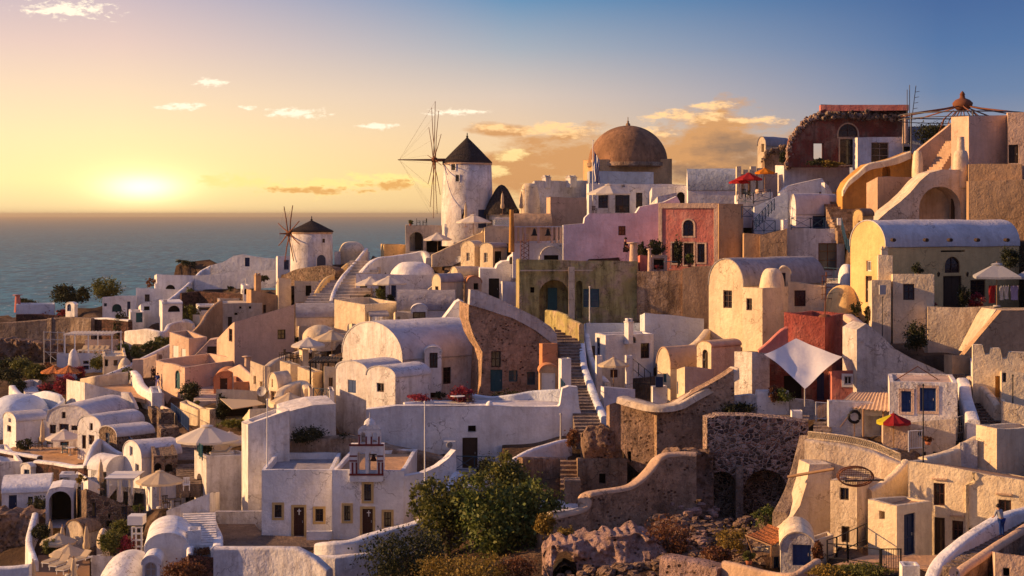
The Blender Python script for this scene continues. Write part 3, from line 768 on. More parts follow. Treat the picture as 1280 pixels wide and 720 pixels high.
def rockface(label,pts,D,bot,lean=.03,amp=.9,mat='rock',hole=None,step=1.6,name='rock',cat='rock',back=4,seed=0):
    """rough natural face: outline top given in view points; leans back; cave opening left out with a dark chamber behind"""
    xs=[p[0] for p in pts]; x0,x1=min(xs),max(xs); nx=int((x1-x0)/step)+1; k=D/F
    th=thing(name,label,cat,P((x0+x1)/2,bot,D)); m=MB(); cols=[]; ny=int((bot-min(p[1] for p in pts))/step)+2
    import bisect
    def top(x):
        for a,b in zip(pts[:-1],pts[1:]):
            if a[0]<=x<=b[0]: return a[1]+(b[1]-a[1])*(x-a[0])/max(.01,b[0]-a[0])
        return pts[-1][1]
    def disp(p): q=Vector((p.x*.5,p.z*.5,seed)); return noise.noise(q)*amp+noise.noise(q*2.7)*amp*.5+noise.noise(q*7)*amp*.22
    rows=[]
    for j in range(-4,ny+1):
        r=[]
        for i in range(nx+1):
            x=x0+(x1-x0)*i/nx; ty=top(x)+.7*noise.noise(Vector((x*.12,seed,2)))*2
            if j<0: p=P(x,ty,D); p.y+=lean*0+(-j)*back/4; p.z+=noise.noise(Vector((x*.12,j*.35,seed)))*.35-(-j)*.05; e=i/nx; p.y+=disp(p)*.4
            else:
                y=ty+(bot-ty)*j/ny; p=P(x,y,D); p.y-=(y-ty)*k*lean*8*.5; p.y+=disp(p)
                edge=min(i,nx-i)/max(1,nx); p.y+=max(0,.06-edge)*30
            r.append(p)
        rows.append(r)
    b=len(m.v); 
    for r in rows: m.v+=r
    W=nx+1
    for j in range(len(rows)-1):
        for i in range(nx):
            x=x0+(x1-x0)*(i+.5)/nx; jj=j-4; y=top(x)+(bot-top(x))*jj/ny
            if hole and hole[0]<x<hole[2] and y>hole[1]+((x-(hole[0]+hole[2])/2)/((hole[2]-hole[0])/2))**2*(hole[3]-hole[1])*.35+1.5*noise.noise(Vector((x*.4,1,1))): continue
            m.f.append((b+j*W+i,b+j*W+i+1,b+(j+1)*W+i+1,b+(j+1)*W+i)); m.sm.append(False)
    m.build('face',mat,th)
    if hole:
        m=MB(); c=P((hole[0]+hole[2])/2,hole[3],D+1.2); w=(hole[2]-hole[0])*k*.75; h=(hole[3]-hole[1])*k*1.15
        rows=[[c+Vector((math.cos(a)*w*f,d,max(0,math.sin(a))*h*f-1)) for a in [math.pi*q/10 for q in range(11)]] for d,f in((-1.6,1.05),(1,1),(3,.8),(4,.1))]
        m.grid(rows,True); m.build('cave','dark',th)  # chamber coloured near black for the cave's shade
    return th
# =============================================================== LEFT: far shore terraces and headland
T=R
ribbon('retaining_wall','long grey brown retaining wall at the far left edge above the brown scrub','wall',[(-30,405,428),(20,402,428),(60,399,428),(66,397,428)],.6,'browngrey',False)
ribbon('retaining_wall','tall weathered grey wall between the dark stone wall and the left edge wall','wall',[(60,398,428),(90,396,426),(116,397,426)],.6,'browngrey',False)
ribbon('stone_wall','dark rubble wall with a pale coping below the white house with the turquoise niche','wall',[(110,398,424),(135,397,424),(163,400,424)],.7,'darkstone',False,capmat='white')
ribbon('stone_wall','low dark red stone wall in front of the long blue chapel roof','wall',[(20,393,403),(50,393,402),(73,394,401)],.6,'darkstone',False)
B('chapel','long low pale blue chapel beside the thin red bell chimney at the far left','chapel',18,20,68,381,393,yaw=15,mat='cool',dep=5)
pole('chimney','thin red brick chimney at the left end of the long pale blue chapel','chimney',22,369,388,.55,'red')
B('bell_hut','tiny white hut with an arched blue door among the far left bushes','hut',82,93,97,378,393,yaw=60,roof='gL',ys=382,W=[('L',84,380,89,389,'ad',dict(mat='blue'))])
B('house','white house with a turquoise arched niche on the far shore terrace','house',125,128,170,(373,371,369),396,yaw=12,W=[('R',130,379,133.5,383,'w',dict(mat='dblue')),('R',140,380,152,390,'an',dict(mat='teal')),('R',159,377,163,395,'d')])
B('house','white upper house with one small square window above the turquoise niche house','house',168,170,228,(361,360,362),385,yaw=10,dD=5,W=[('R',181,368,187,377,'w')],chim=[(196,356,362,5)])
B('house','white sea terrace house with leaning buttresses and a dark arched cellar opening','house',193,196,244,(344,343,345),372,yaw=14,dD=3,W=[('R',207,356,219,363,'ah')])
S('buttress','left leaning white buttress on the sea terrace house','buttress',[(199,361),(208,347),(213,347),(206,361)],D=None,yaw=10,depth=1.0,dD=-3)
S('buttress','right leaning white buttress on the sea terrace house','buttress',[(222,361),(233,349),(239,349),(229,361)],D=None,yaw=10,depth=1.0,dD=-3)
ribbon('stair_wall','long white diagonal wall climbing from the sea terrace house to the headland','wall',[(207,377,385),(222,366,378),(240,350,368),(252,338,360),(263,332,356)],.5,'white')
S('boundary_wall','white wavy wall with a dark door on the headland skyline','wall',[(245,353),(250,344),(262,332),(278,328),(292,320),(303,318),(320,321),(345,324),(345,352),(245,358)],yaw=-8,depth=.6,W=[('R',306,322,312,333,'d',dict(mat='dblue'))])
S('boundary_wall','lower plain white wall running below the headland door','wall',[(243,345),(262,343),(282,341),(300,337),(322,338),(345,338),(345,360),(243,362)],yaw=-5,depth=.5,dD=-5)
ribbon('stone_wall','long dark stone wall below the plain white headland wall','wall',[(226,366,386),(250,364,384),(280,366,384),(306,368,384)],.7,'darkstone',False)
B('bell_tower','small white bell tower with a cross left of the grey olive house','bell tower',301,304,312,357,386,yaw=40,W=[('L',302,361,303.6,367,'ah'),('R',305.5,361,309,368,'ah')])
pole('cross','thin white cross on the small white bell tower','cross',307,349,358,.08,'wwhite',D=D0(304,386)+.6)
B('hut','small cream hut with a blue strip window band among the far bushes','hut',245,248,272,382,398,yaw=15,W=[('R',249,384,269,388,'w',dict(mat='blue',mull=False))])
B('hut','plain cream hut directly below the hut with the blue strip','hut',241,250,272,395,412,yaw=30,mat='cream')
B('house','white house with a blue arch over its doorway and a dark cave arch','house',199,203,228,376,412,yaw=20,roof='gL',ys=380,W=[('R',210,382,225,390,'ah'),('R',204,375,209,381,'w',dict(mat='blue'))])
B('hut','small white hut with a rounded parapet left of the blue arch house','hut',161,163,180,390,413,yaw=20,W=[('R',170,391,178,403,'d',dict(mat='teal'))])
B('house','white flat house with a green towel on its parapet','house',172,176,204,(385,380,372),404,yaw=15,W=[('R',180,383,187,388,'h')])
ribbon('garden_wall','lumpy whitewashed garden wall round the small far courtyard','wall',[(158,414,425),(170,412,426),(185,411,427),(205,414,427),(212,405,420),(228,402,416),(241,404,412)],.6,'white2')
ribbon('arched_wall','low white garden wall over a small arch below the bushes','wall',[(222,403,412),(230,399,410),(238,401,410),(242,408,413)],.5,'white')
B('house','pale blue shaded house with a buttress chimney under the white pergola','house',69,71,132,(442,441,442),466,yaw=12,mat='cool',W=[('R',104,451,111,455,'w',dict(mat='dblue')),('R',104,457,111,462,'w',dict(mat='blue'))])
mound('buttress','rounded whitewashed chimney breast on the pale blue shaded house','buttress',92,462,16,436,D=D0(71,466)+.3,ry=.8)
# pergola
def pergola(label,px0,px1,yt,yb,D,depth,mat='wwhite',slats=14,cat='pergola',name='pergola',reed=None):
    a=P(px0,yt,D); b=P(px1,yt,D); H=(yb-yt)*D/F; th=thing(name,label,cat,a-Z*H)
    d=(b-a); v=Vector((0,depth,0))
    for s,t in((0,0),(.5,0),(1,0),(0,1),(.5,1),(1,1)):
        m=MB(); p=a+d*s+v*t-Z*H; m.cbox(p,.14,.14,H-.02); m.build('post',mat,th)
    m=MB()
    for t in(0,1): m.box(a+v*t-Z*.12-Vector((.2,0,0)),d+Vector((.4,0,0)),Vector((0,.1,0)),Z*.12)
    m.build('beam',mat,th)
    m=MB()
    if reed: m.box(a-Vector((.3,.3,0))+Z*.01,d+Vector((.6,0,0)),v+Vector((0,.6,0)),Z*.06); m.build('reed_mat',reed,th)
    else:
        for i in range(slats): m.box(a+d*(i/(slats-1))-Vector((.05,.3,0))+Z*.005,Vector((.09,0,0)),v+Vector((0,.6,0)),Z*.09)
        m.build('slats',mat,th)
    return th
_D=D0(71,466)
pergola('white slatted pergola on the terrace above the pale blue shaded house',81,140,418,442,_D+1.5,4.5)
for i,x in enumerate((104,111,118,125,131)):
    lounger(['first','second','third','fourth','fifth'][i]+' cream lounger from the left under the white slatted pergola',x,440.5,_D+2.6,80)
B('wall_block','low pink terrace wall behind the loungers of the white slatted pergola','wall',105,106,147,425,440,_D+7,yaw=5,mat='pinktan',dep=1)
rockface('rough brown rock face behind the scrub at the far left',[(-30,424),(20,424),(45,427),(60,430),(78,432)],207,466,.02,1.2,'rockb',(58,444,72,458),seed=3)
# scaffold poles
def scaffold():
    D=D0(60,455)-3; th=thing('scaffold','thin grey pole scaffold in front of the rough brown wall left of the pergola','scaffold',P(54,455,D))
    for x in(55,63,72,80):
        m=MB(); m.tube([P(x,456,D),P(x,414,D)],.06,5); m.build('pole','lmetal',th)
    m=MB()
    for y in(415,424,440): m.tube([P(54,y,D),P(81,y+1,D)],.05,5)
    m.tube([P(55,438,D),P(70,450,D)],.05,5); m.build('brace','lmetal',th)
scaffold()
B('hut','cream hut with two small windows right of the bushes under the diagonal white wall','hut',127,129,158,446,466,yaw=15,mat='cream',W=[('R',131,449,135,458,'h'),('R',142,450,147,457,'w')])
mound('oven','rounded cream oven dome beside the cream hut by the diagonal wall','oven',156,464,18,447,mat='cream')
ribbon('stair_wall','long straight white diagonal wall climbing to the tan house','wall',[(120,473,478),(150,461,468),(180,446,456),(213,430,445)],.55,'white',False)
# left white round building with stairs
mound('domed_roof','large smooth white mound roof at the left edge of the village','roof',22,540,88,493,D=D0(20,545)+7,ry=6,mat='cool',p=.8)
ribbon('stair_wall','curving white parapet sweeping down over the white mound roof','wall',[(15,482,500),(20,488,506),(30,497,514),(45,508,520),(62,513,522)],.7,'white')
ribbon('courtyard_wall','pale blue curved courtyard wall beside the red bougainvillea','wall',[(42,492,508),(55,489,512),(68,491,514),(76,494,514),(78,500,514),(66,511,520)],.5,'cool')
stairs('stairs','small pale steps between the curving parapet and the courtyard wall',(46,502),(36,483),1.6,8)
ribbon('stone_wall','rough pale stone wall above the small pale steps','wall',[(17,483,489),(28,477,486),(40,475,482),(50,476,482)],.6,'whitedirt')
# fort wall with yard
B('terrace','tall white buttressed wall holding up the tan courtyard','wall',83,106,152,(474,478,490),518,yaw=28,roof='flat',rmat='rooft',mat='white2',para=.9,dep=9)
S('boundary_wall','pale side wall closing the right end of the tan courtyard','wall',[(151,490),(160,491),(166,502),(170,512),(151,518)],yaw=-25,depth=.5,mat='white2')
deck('courtyard','tan gravel courtyard floor inside the white walls','courtyard',[(112,486,178),(156,494,173),(182,500,170),(178,486,177),(166,474,184),(112,474,188)],'rooft',.4)
ribbon('courtyard_wall','low cream wall along the back of the tan courtyard','wall',[(102,473,481),(120,470,480),(140,467,478),(160,465,476)],.4,'cream2')
ribbon('path_wall','thick lit white parapet between the courtyard and the shop path','wall',[(166,463,472),(172,468,482),(176,477,492),(180,483,497),(190,489,503),(201,491,505)],.8,'white')
B('block','small white block with a blue cloth at the end of the shop path parapet','block',187,190,203,491,512,yaw=25)
ribbon('gate_wall','pale wall with wooden gates behind the two walkers','wall',[(166,449,470),(180,448,468),(197,442,466)],.4,'pinktan',False)
for i,(x,y0,y1) in enumerate(((171,452,465),(198,443,462))):
    D=D0(x,y1)-1.2; m=MB(); th=thing('gate',['left wooden slatted gate in the pale wall','right wooden slatted gate beside the tan house'][i],'gate',P(x,y1,D))
    for k in range(7): m.cbox(P(x-4+k*1.3,y1,D),.1,.05,(y1-y0)*D/F)
    m.build('slats','wood',th); m=MB(); 
    for f in(.15,.8): m.box(P(x-5,y1,D+.05)+Z*((y1-y0)*D/F*f),Vector((10*D/F,0,0)),Vector((0,.05,0)),Z*.1)
    m.build('rail','wood',th)
# =============================================================== tan house complex
ribbon('parapet_wall','dark olive curved parapet rising to a pillar behind the tan house','wall',[(212,420,436),(235,417,436),(250,405,432),(258,392,426),(268,381,420),(276,375,415)],.5,'tan2')
B('house','grey olive flat house with two tiny vents behind the curved parapet','house',272,275,328,379,412,yaw=12,mat='cream2',W=[('R',299,383,302,386,'h'),('R',311,383,314,386,'h'),('R',285,396,290,409,'d',dict(mat='dwood')),('R',293,391,297,394,'h')])
B('house','brown weathered house with one tall narrow window above the big tan wall','house',308,314,356,(361,362,371),398,yaw=18,mat='tan2',rmat='rooft',W=[('R',329,381,332.5,391,'w',dict(mat='wbrown'))],chim=[(322,345,362,7)])
B('house','tan house with two white shuttered windows and a deep open roof terrace','house',212,236,259,(415,423,421),458,yaw=42,mat='pinktan',rmat='tan2',para=1.2,W=[('L',216,432,223,447,'s'),('L',227,436,232,452,'s')])
S('stair_wall','pinkish tan sloping stair wall with a brown door','wall',[(236,458),(238,450),(262,425),(275,423),(296,422),(296,462),(236,462)],yaw=8,depth=3,mat='pinktan',dD=1,W=[('R',259,433,272,457,'d',dict(mat='dwood')),('R',277,444,282,453,'w')])
B('house','biggest tan house with a long sloping roof line and one square window','house',271,293,368,(424,402,381),472,D=172,yaw=24,mat='pinktan',rmat='tan',dep=5,W=[('L',286,411,290.5,427,'w',dict(mat='dwood')),('R',347,412,357,424,'w',dict(mat='dwood'))])
B('terrace','salmon terrace building with an arched green door beside the shop path','house',195,231,300,(450,459,450),494,yaw=38,mat='pinktan',rmat='tan',para=.5,W=[('L',219,463,225,486,'ad',dict(mat='teal'))])
stairs('stairs','grey steps climbing beside the terracotta vault',(258,502),(262,472),2.6,14,'cream2')
B('hut','small terracotta vaulted hut with a dark square door','hut',264,267,297,465,490,yaw=6,roof='gR',ys=477,mat='terra',W=[('R',275,473,284,487,'d',dict(mat='dwood'))],dep=5)
B('block','low orange terracotta block right of the terracotta vaulted hut','block',289,292,319,478,492,yaw=10,mat='terra')
pole('chimney','pink square chimney rising beside the terracotta vault','chimney',309.5,446,478,.42,'pinktan')
ribbon('parapet_wall','pink sloping wall from the square chimney to the terracotta block','wall',[(285,462,480),(300,456,480),(316,470,486)],.4,'pinktan',False)
B('shop','cream open fronted shop under the tan awning','shop',266,270,322,(488,487,489),526,yaw=10,mat='cream',rmat='tan',W=[('R',284,503,316,524,'n',dict(mat='dwood',dep=2.5))])
D=D0(270,526)-.5
deck('awning','flat tan awning projecting from the cream shop','awning',[(275,498,D-.1),(321,500,D-.1),(332,505,D-3),(290,511,D-3)],'clothc',.06)
B('wall_block','cream corner wall with a dark gap left of the cream shop','wall',225,247,256,(502,512,510),526,yaw=40,mat='cream',dep=1)
B('wall_block','small cream gate pier right of the dark gap near the cream shop','wall',250,262,270,512,530,yaw=40,mat='cream',dep=1)
ribbon('terrace_wall','low cream wall stub above the bright blue fence','wall',[(203,507,514),(215,512,520),(224,519,526)],.4,'cream2',False)
person('walker in dark clothes on the shop path beside the tan wall',191,476,18,D0(191,476)-2,160,'clothdark','clothdark','walk')
person('walker in a blue and white shirt on the shop path',197,486,20,D0(197,486)-2,170,'clothblue','clothpurple','walk')
# blue fence and rocks
rail('picket_fence','bright blue slatted fence below the shop path',[(214,520),(226,530),(236,540)],1.3,'blue',bars=True,cat='fence')
for i,(x,y,w,h,t) in enumerate(((193,524,16,12,'grey brown rubble wall stub left of the blue fence'),(207,534,22,18,'rounded rubble retaining wall below the blue fence'),(210,556,28,20,'square rubble block beside the dark steps'))):
    B('stone_wall',t,'wall',x-w/2,x-w/2+5,x+w/2,y-h,y+3,yaw=25,mat='stone',rmat='stone',para=.1,dep=3)
stairs('stairs','dark steps between the rubble block and the big parasol',(236,575),(230,550),3,11,'browngrey')
stairs('stairs','narrow dark steps left of the tall wall with the arched niche',(236,606),(236,580),2,10,'browngrey')
# =============================================================== bottom left hamlet
B('house','narrow white vaulted house at the left edge with two tiny stacked windows','house',4,20,60,516,560,yaw=38,roof='gL',ys=527,W=[('L',10.5,523,14,528,'h'),('L',9,532,14,540,'w')],rmat='roofw')
B('house','broad vaulted house with five dark openings behind the terrace parasol','house',57,58,114,507,558,yaw=-14,roof='gR',ys=526,rmat='roofw',dep=9,mat='white2',dD=2,W=[('R',77,515,82,523,'w'),('R',62,531,70,542,'w'),('R',74,530,86,540,'w'),('R',89,532,97,538,'w'),('R',75,545,86,557,'d',dict(mat='wbrown'))])
B('house','white vaulted house with a long grey roof and two tall brown shutters','house',97,126,180,520,566,yaw=58,roof='gL',ys=535,rmat='roofw',W=[('L',112,529,116,538,'w'),('L',102.5,544,107.5,561,'d',dict(mat='wbrown')),('L',111,544,118,556,'d',dict(mat='wbrown'))])
B('house','stone fronted vaulted house with a pale lilac roof and a blue door','house',124,146,193,533,568,yaw=44,roof='gL',ys=546,mat='stone',rmat='roofw',W=[('L',132,541,137,557,'d')])
rail('fence','short blue fence beside the stone fronted vaulted house',[(148,561),(157,558),(166,566)],1.2,'blue',bars=True,cat='fence')
B('house','white vaulted house with a lilac roof above the stone oven','house',154,177,227,552,594,yaw=36,roof='gL',ys=573,rmat='roofw',W=[('L',162,558,166,570,'w',dict(mat='lmetal')),('L',169,580,174,590,'w',dict(mat='lmetal'))])
B('hut','small stone hut with two dark mouths under the lilac roofed house','hut',187,192,222,570,592,yaw=15,mat='stone',rmat='stone',para=.1,dep=3,dD=-3,W=[('R',193,579,202,590,'ah'),('R',206,580,216,590,'ah')])
B('house','round backed white vault whose top catches the sun left of the parasol','house',110,133,167,571,606,yaw=52,roof='gR',ys=590,dep=7,W=[('L',114,583,123,604,'h')])
ribbon('parapet_wall','white sloping parapet left of the stone fronted vaulted house','wall',[(105,583,596),(112,566,590),(120,551,580),(126,549,570),(140,560,572),(152,566,574)],.5,'white')
ribbon('terrace_wall','dark red stone terrace wall with pale coping under the white houses','wall',[(-10,560,586),(20,566,588),(50,570,588)],.7,'darkstone',False,capmat='white')
ribbon('terrace_wall','second dark red stone terrace wall below the parasol with the green chair','wall',[(46,575,600),(70,578,602),(92,582,602),(109,582,602)],.7,'darkstone',False,capmat='white')
D=152
umbrella('wide cream parasol over the terrace of the broad vaulted house',80,537,46,562,D=D)
closed('tall folded parasol left of the wide cream terrace parasol',53,525,562,153)
chair('green plastic chair under the wide cream terrace parasol',81,567,149,20,'teal')
chair('brown chair right of the white table under the wide terrace parasol',96,568,149,-60)
chair('brown chair just right of the folded terrace parasol',62,560,153,30)
chair('brown chair left of the folded terrace parasol',48,560,153,-20)
table('white round table between the green and the brown terrace chair',88,569,149)
shrub('dark round bush in front of the narrow white vaulted house',30,562,20,13,'leafd',D=155)
B('house','flat white box house at the left edge below the red stone wall','house',-20,-2,28,577,606,yaw=25,mat='white2')
B('hut','small white shed with a blue door below the red stone wall','hut',26,38,47,580,604,yaw=58,roof='gL',ys=585,W=[('L',30,587,37,600,'d')])
B('house','long low vaulted house with two dark blue doors at the left edge','house',-25,2,63,597,642,yaw=14,roof='gL',ys=617,mat='white',dD=1,W=[('R',11,619,21,641,'d'),('R',35,621,41,633,'w',dict(mat='dblue'))])
t_=B('air_unit_box','white box housing a round fan unit on the low vaulted house','box',70,74,98,594,612,D=137,yaw=10,dep=2,foot=False,W=[('R',75,597,86.5,608,'h')])
def fan(label,px,py,D,r=.35,par=None):
    c=P(px,py,D); m=MB(); 
    for k in range(3): m.tube([c+Vector((math.cos(a)*r*(1-.3*k),0,math.sin(a)*r*(1-.3*k))) for a in [2*math.pi*j/14 for j in range(15)]],.025,4)
    for k in range(4): a=k*math.pi/4; m.tube([c-Vector((math.cos(a)*r,0,math.sin(a)*r)),c+Vector((math.cos(a)*r,0,math.sin(a)*r))],.02,4)
    return m.build(label,'lmetal',par)
fan('fan_grille',81,602.5,137,.4,t_)
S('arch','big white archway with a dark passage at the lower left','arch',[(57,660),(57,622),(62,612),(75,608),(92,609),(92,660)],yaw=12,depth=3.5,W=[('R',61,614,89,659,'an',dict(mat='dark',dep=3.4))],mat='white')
ribbon('boundary_wall','bright white leaning wall left of the folded parasols','wall',[(40,648,662),(44,641,668),(40,656,680),(36,676,700),(44,700,722)],.5,'white')
rockface('rough brown rock face at the left edge under the low vaulted house',[(-20,644),(10,643),(28,644),(42,647)],124,712,.02,.9,'rockb',seed=5)
ribbon('boundary_wall','lilac shaded white wall in the bottom left corner','wall',[(-20,709,740,106),(15,708,740,106),(38,706,738,106)],.6,'white',False)
B('house','rubble stone house with white copings and narrow dark windows','house',92,108,180,(611,612,640),672,yaw=20,mat='stone',rmat='tan',para=.4,dep=5,W=[('R',115,628,120,647,'w',dict(mat='dblue')),('R',152,633,159,653,'w',dict(mat='dblue')),('R',135,642,138,648,'h'),('R',133,651,140,659,'h')])
B('house','white flat porch house with blue doors above the rubble stone house','house',128,134,186,(606,606,612),640,yaw=12,dD=4,W=[('R',159,603,0,0,'h')] if False else [('R',160,609,166,632,'d',dict(mat='blue')),('R',146,610,154,628,'w')])
D=D0(134,640)+2
pergola('small white canopy on two posts beside the folded parasol',136,165,598,618,D,3,slats=2,reed='wwhite',name='canopy',cat='canopy')
B('block','thin white wall block with a narrow slot left of the rubble house','block',92,94,104,603,622,yaw=10,dep=1.5,W=[('R',97,606,101,617,'h')])
B('block','white wedge wall left of the white canopy','block',98,110,125,(590,598,606),626,yaw=25,mat='white')
closed('folded parasol in front of the round backed vault',126,575,612,131)
umbrella('large cream parasol beside the round white tower wall',200,588,60,635,'clothc',D=121)
B('house','white rounded pavilion with blinds under the large cream parasol','house',178,190,232,(604,598,596),636,yaw=20,roof='flat',dD=6,W=[('R',197,603,207,626,'s'),('R',180,604,184,622,'h')] if False else [('R',197,604,208,626,'s')])
B('terrace','sunlit white terrace with brown chairs in front of the pavilion','terrace',176,208,262,(634,638,617),722,D=113,yaw=6,rmat='white',para=.5,dep=9,mat='white2')
chair('brown chair by the pole of the large cream parasol',207,636,117,30); chair('brown chair right of the parasol table on the sunlit terrace',222,634,117,-70)
table('small dark table on the sunlit white terrace',214,636,117,.4,'dwood')
chair('white iron chair at the foot of the tall niche wall',233,613,121,10,'wwhite')
B('house','tall wall with a narrow sunlit end, an arched niche and a roof terrace','house',243,258,312,(563,570,569),668,D=124,yaw=30,rmat='white',para=.35,dep=7,mat='white2',W=[('L',246,592,253,618,'an',dict(mat='cream',dep=.4))])
rail('railing','blue slatted railing at the sunlit end of the tall niche wall',[(247,570,126),(253,574,124)],1.1,'teal',bars=True)
umbrella('very big cream parasol over the sunbed terrace',259,531,82,566,'clothw',D=128,hgt=2.9)
umbrella('second cream parasol behind the very big one on the sunbed terrace',287,540,52,568,'clothw',D=131,hgt=2.6)
lounger('cream sunbed under the very big parasol',277,571,126,20); 
shrub('dark potted plant by the railing of the sunbed terrace',256,570,16,20,'leafd',D=126.5)
B('wall_block','cream backrest wall behind the sunbed','wall',262,265,303,(548,549,545),572,D=133,yaw=8,mat='cream',dep=.6,foot=False)
# stairs + vault bottom
stairs('stairs','pale steps between two white parapets below the tall niche wall',(250,682),(249,641),2.3,14,'white2',D=(105,113))
ribbon('stair_wall','white curved parapet on the right of the pale steps','wall',[(262,642,665,116),(266,655,680,112),(272,668,694,108),(272,682,716,104)],.7,'white')
ribbon('stair_wall','white parapet ending in a square pier left of the pale steps','wall',[(240,640,660,115),(236,652,676,111),(234,664,690,106.5)],.5,'white')
B('block','square white pier at the foot of the pale steps','block',231,234,251,663,700,D=105,yaw=10,dep=1.4)
B('house','sunlit low vault with a round latticed window in the bottom left','house',176,181,236,668,722,D=104,yaw=10,roof='gR',ys=690,dep=6,W=[])
B('bay','arched white bay with a lattice window in front of the low vault','window bay',176,178,200,696,724,D=101.5,yaw=6,roof='gR',ys=706,dep=2,foot=False,W=[('R',181,703,196,722,'aw',dict(mat='lmetal',glass='litpane'))])
ribbon('planter','curved white rimmed planter filled with dark red plants','planter',[(238,692,712,102),(237,684,706,104),(246,680,700,106),(260,680,700,106),(267,684,706,104)],.35,'white')
shrub('dark red low plants in the curved planter',252,692,28,8,'leafbr',D=104.5,stem=False)
B('stone_wall','dark lava stone bank beneath the curved planter','wall',212,236,268,(706,694,696),730,D=101.5,yaw=20,mat='darkstone',rmat='darkstone',para=.1,dep=2)
shrub('dark red heather bush at the bottom beneath the planter',232,722,50,20,'leafbr',D=99.5)
B('house','white terrace building with a sunlit vault at the bottom left','house',110,114,184,(694,694,700),730,D=112,yaw=8,para=.3,mat='white2')
mound('domed_roof','sunlit rounded vault roof on the bottom left terrace building','roof',160,725,62,690,D=107,ry=4)
deck('parapet_slab','sunlit sloping white slab beside the wooden ladder frame','slab',[(143,700,111),(176,700,110),(178,688,115),(160,688,115)],'white',.3)
def frame_white():
    D=115; th=thing('shelf_rack','white wooden rack beside the red flowering bushes','rack',P(166,690,D))
    for x in(165,170,177): m=MB(); m.cbox(P(x,690,D),.12,.12,30*D/F); m.build('post','wwhite',th)
    for y in(660,668,676,684): m=MB(); m.box(P(164,y,D)-Vector((0,.07,0)),Vector((14*D/F,0,0)),Vector((0,.3,0)),Z*.08); m.build('shelf','wwhite',th)
    m=MB(); m.box(P(160,656,D)-Vector((0,.2,0)),Vector((19*D/F,0,0)),Vector((0,1.2,0)),Z*.65); m.build('box_top','wwhite',th)
frame_white()
B('hut','small brown vaulted store with a pale front behind the folded parasols','hut',82,104,126,651,684,D=121,yaw=58,roof='gL',ys=667,mat='cream2',rmat='brown')
mound('oven','little cream domed oven right of the brown vaulted store','oven',129,680,16,660,D=118,mat='cream2')
umbrella('cream parasol, upper of the two beside the rock face',73,667,46,694,'clothc',D=118)
umbrella('cream parasol, lower of the two in front of the rock face',86,681,48,708,'clothc',D=113)
closed('tall folded parasol beside the dark archway',63,650,690,122); closed('short folded parasol behind the upper cream parasol',78,657,690,120)
closed('folded parasol in front of the brown vaulted store',108,656,698,117); closed('folded parasol at the bottom left wall end',41,700,738,107); closed('folded parasol beside the cream loungers',92,697,735,107)
for i,(x,y,t) in enumerate(((66,706,'uppermost cream lounger below the two parasols'),(75,710,'middle cream lounger below the two parasols'),(84,715,'lowest cream lounger below the two parasols'))): lounger(t,x,y,111-.9*i,72)
lounger('cream lounger with raised back right of the two parasols',100,704,111,60)
shrub('dark potted bush left of the lower parasol',62,694,16,20,'leaf',D=117); shrub('dark leafy bush at the foot of the big archway',50,674,22,20,'leafd',D=121)
shrub('green and red bush on the white terrace edge',138,690,30,26,'leaf',D=115); shrub('red flowering bush beside the white wooden rack',158,692,26,22,'leafr',D=115)
shrub('green climber on the corner of the rubble stone house',149,670,24,20,'leaf',D=117); shrub('round potted bush on the corner of the parasol terrace',174,640,14,12,'leafb',D=119)
shrub('dark creeper on the low vaulted house by the archway',47,642,22,20,'leafd',D=131)
shrub('pale flowering plant on the white wedge wall',103,604,14,10,'leafy',D=131,stem=False)
deck('terrace_floor','brown wooden deck under the cream loungers','terrace',[(48,694,120),(112,694,119),(112,725,105),(40,725,105)],'wood',.3)
deck('terrace_floor','tan floor of the parasol terrace of the broad vaulted house','terrace',[(5,566,153),(46,577,149),(108,583,147),(112,556,158),(20,556,160)],'rooft',.3)
# =============================================================== church and lower centre
church=B('church','white church wing with a brown cross door framed in ochre','church',326,327,416,588,672,D=112,yaw=2,dep=8.5,rmat='greyroof',para=.5,W=[('R',343,631,352,647,'w',dict(mat='dwood',trim='ochretrim')),('R',367,634,380,670.5,'d',dict(mat='wbrown',trim='ochretrim')),('R',394,636,404,652,'w',dict(mat='dwood',trim='ochretrim'))])
B('church','white church nave under the striped double belfry','church',412,415,505,588,674,D=110.5,yaw=-2,dep=10,rmat='rooft',para=.3,W=[('R',430,632,438,651,'w',dict(mat='dwood',trim='ochretrim')),('R',455,605,464,626,'w',dict(mat='dwood',trim='ochretrim')),('R',453,636,466,668,'d',dict(mat='wbrown',trim='ochretrim')),('R',480,640,489,659,'w',dict(mat='dwood',trim='ochretrim'))])
S('boundary_wall','white side wall sweeping up from the church nave','wall',[(505,596),(530,591),(548,583),(560,574),(570,563),(571,600),(545,645),(505,672)],D=110.4,yaw=38,depth=.6)
B('plinth','low white stone bench beside the brown cross door of the church','bench',381,383,415,665,677,D=110.3,yaw=2,dep=.5,para=.05,foot=False)
for i,(x,y0,D,t) in enumerate(((374,636,111.9,'brown'),(461,638,110.2,'nave'))):
    m=MB(); c=P(x,y0,D); m.box(c-Vector((.03,.02,0)),Vector((.06,0,0)),Vector((0,-.03,0)),Z*-.42); m.box(c-Vector((.13,.021,.18)),Vector((.26,0,0)),Vector((0,-.031,0)),Z*.06)
    tag(m.build('cross','wwhite'),'pale cross on the %s church door'%t,'cross')
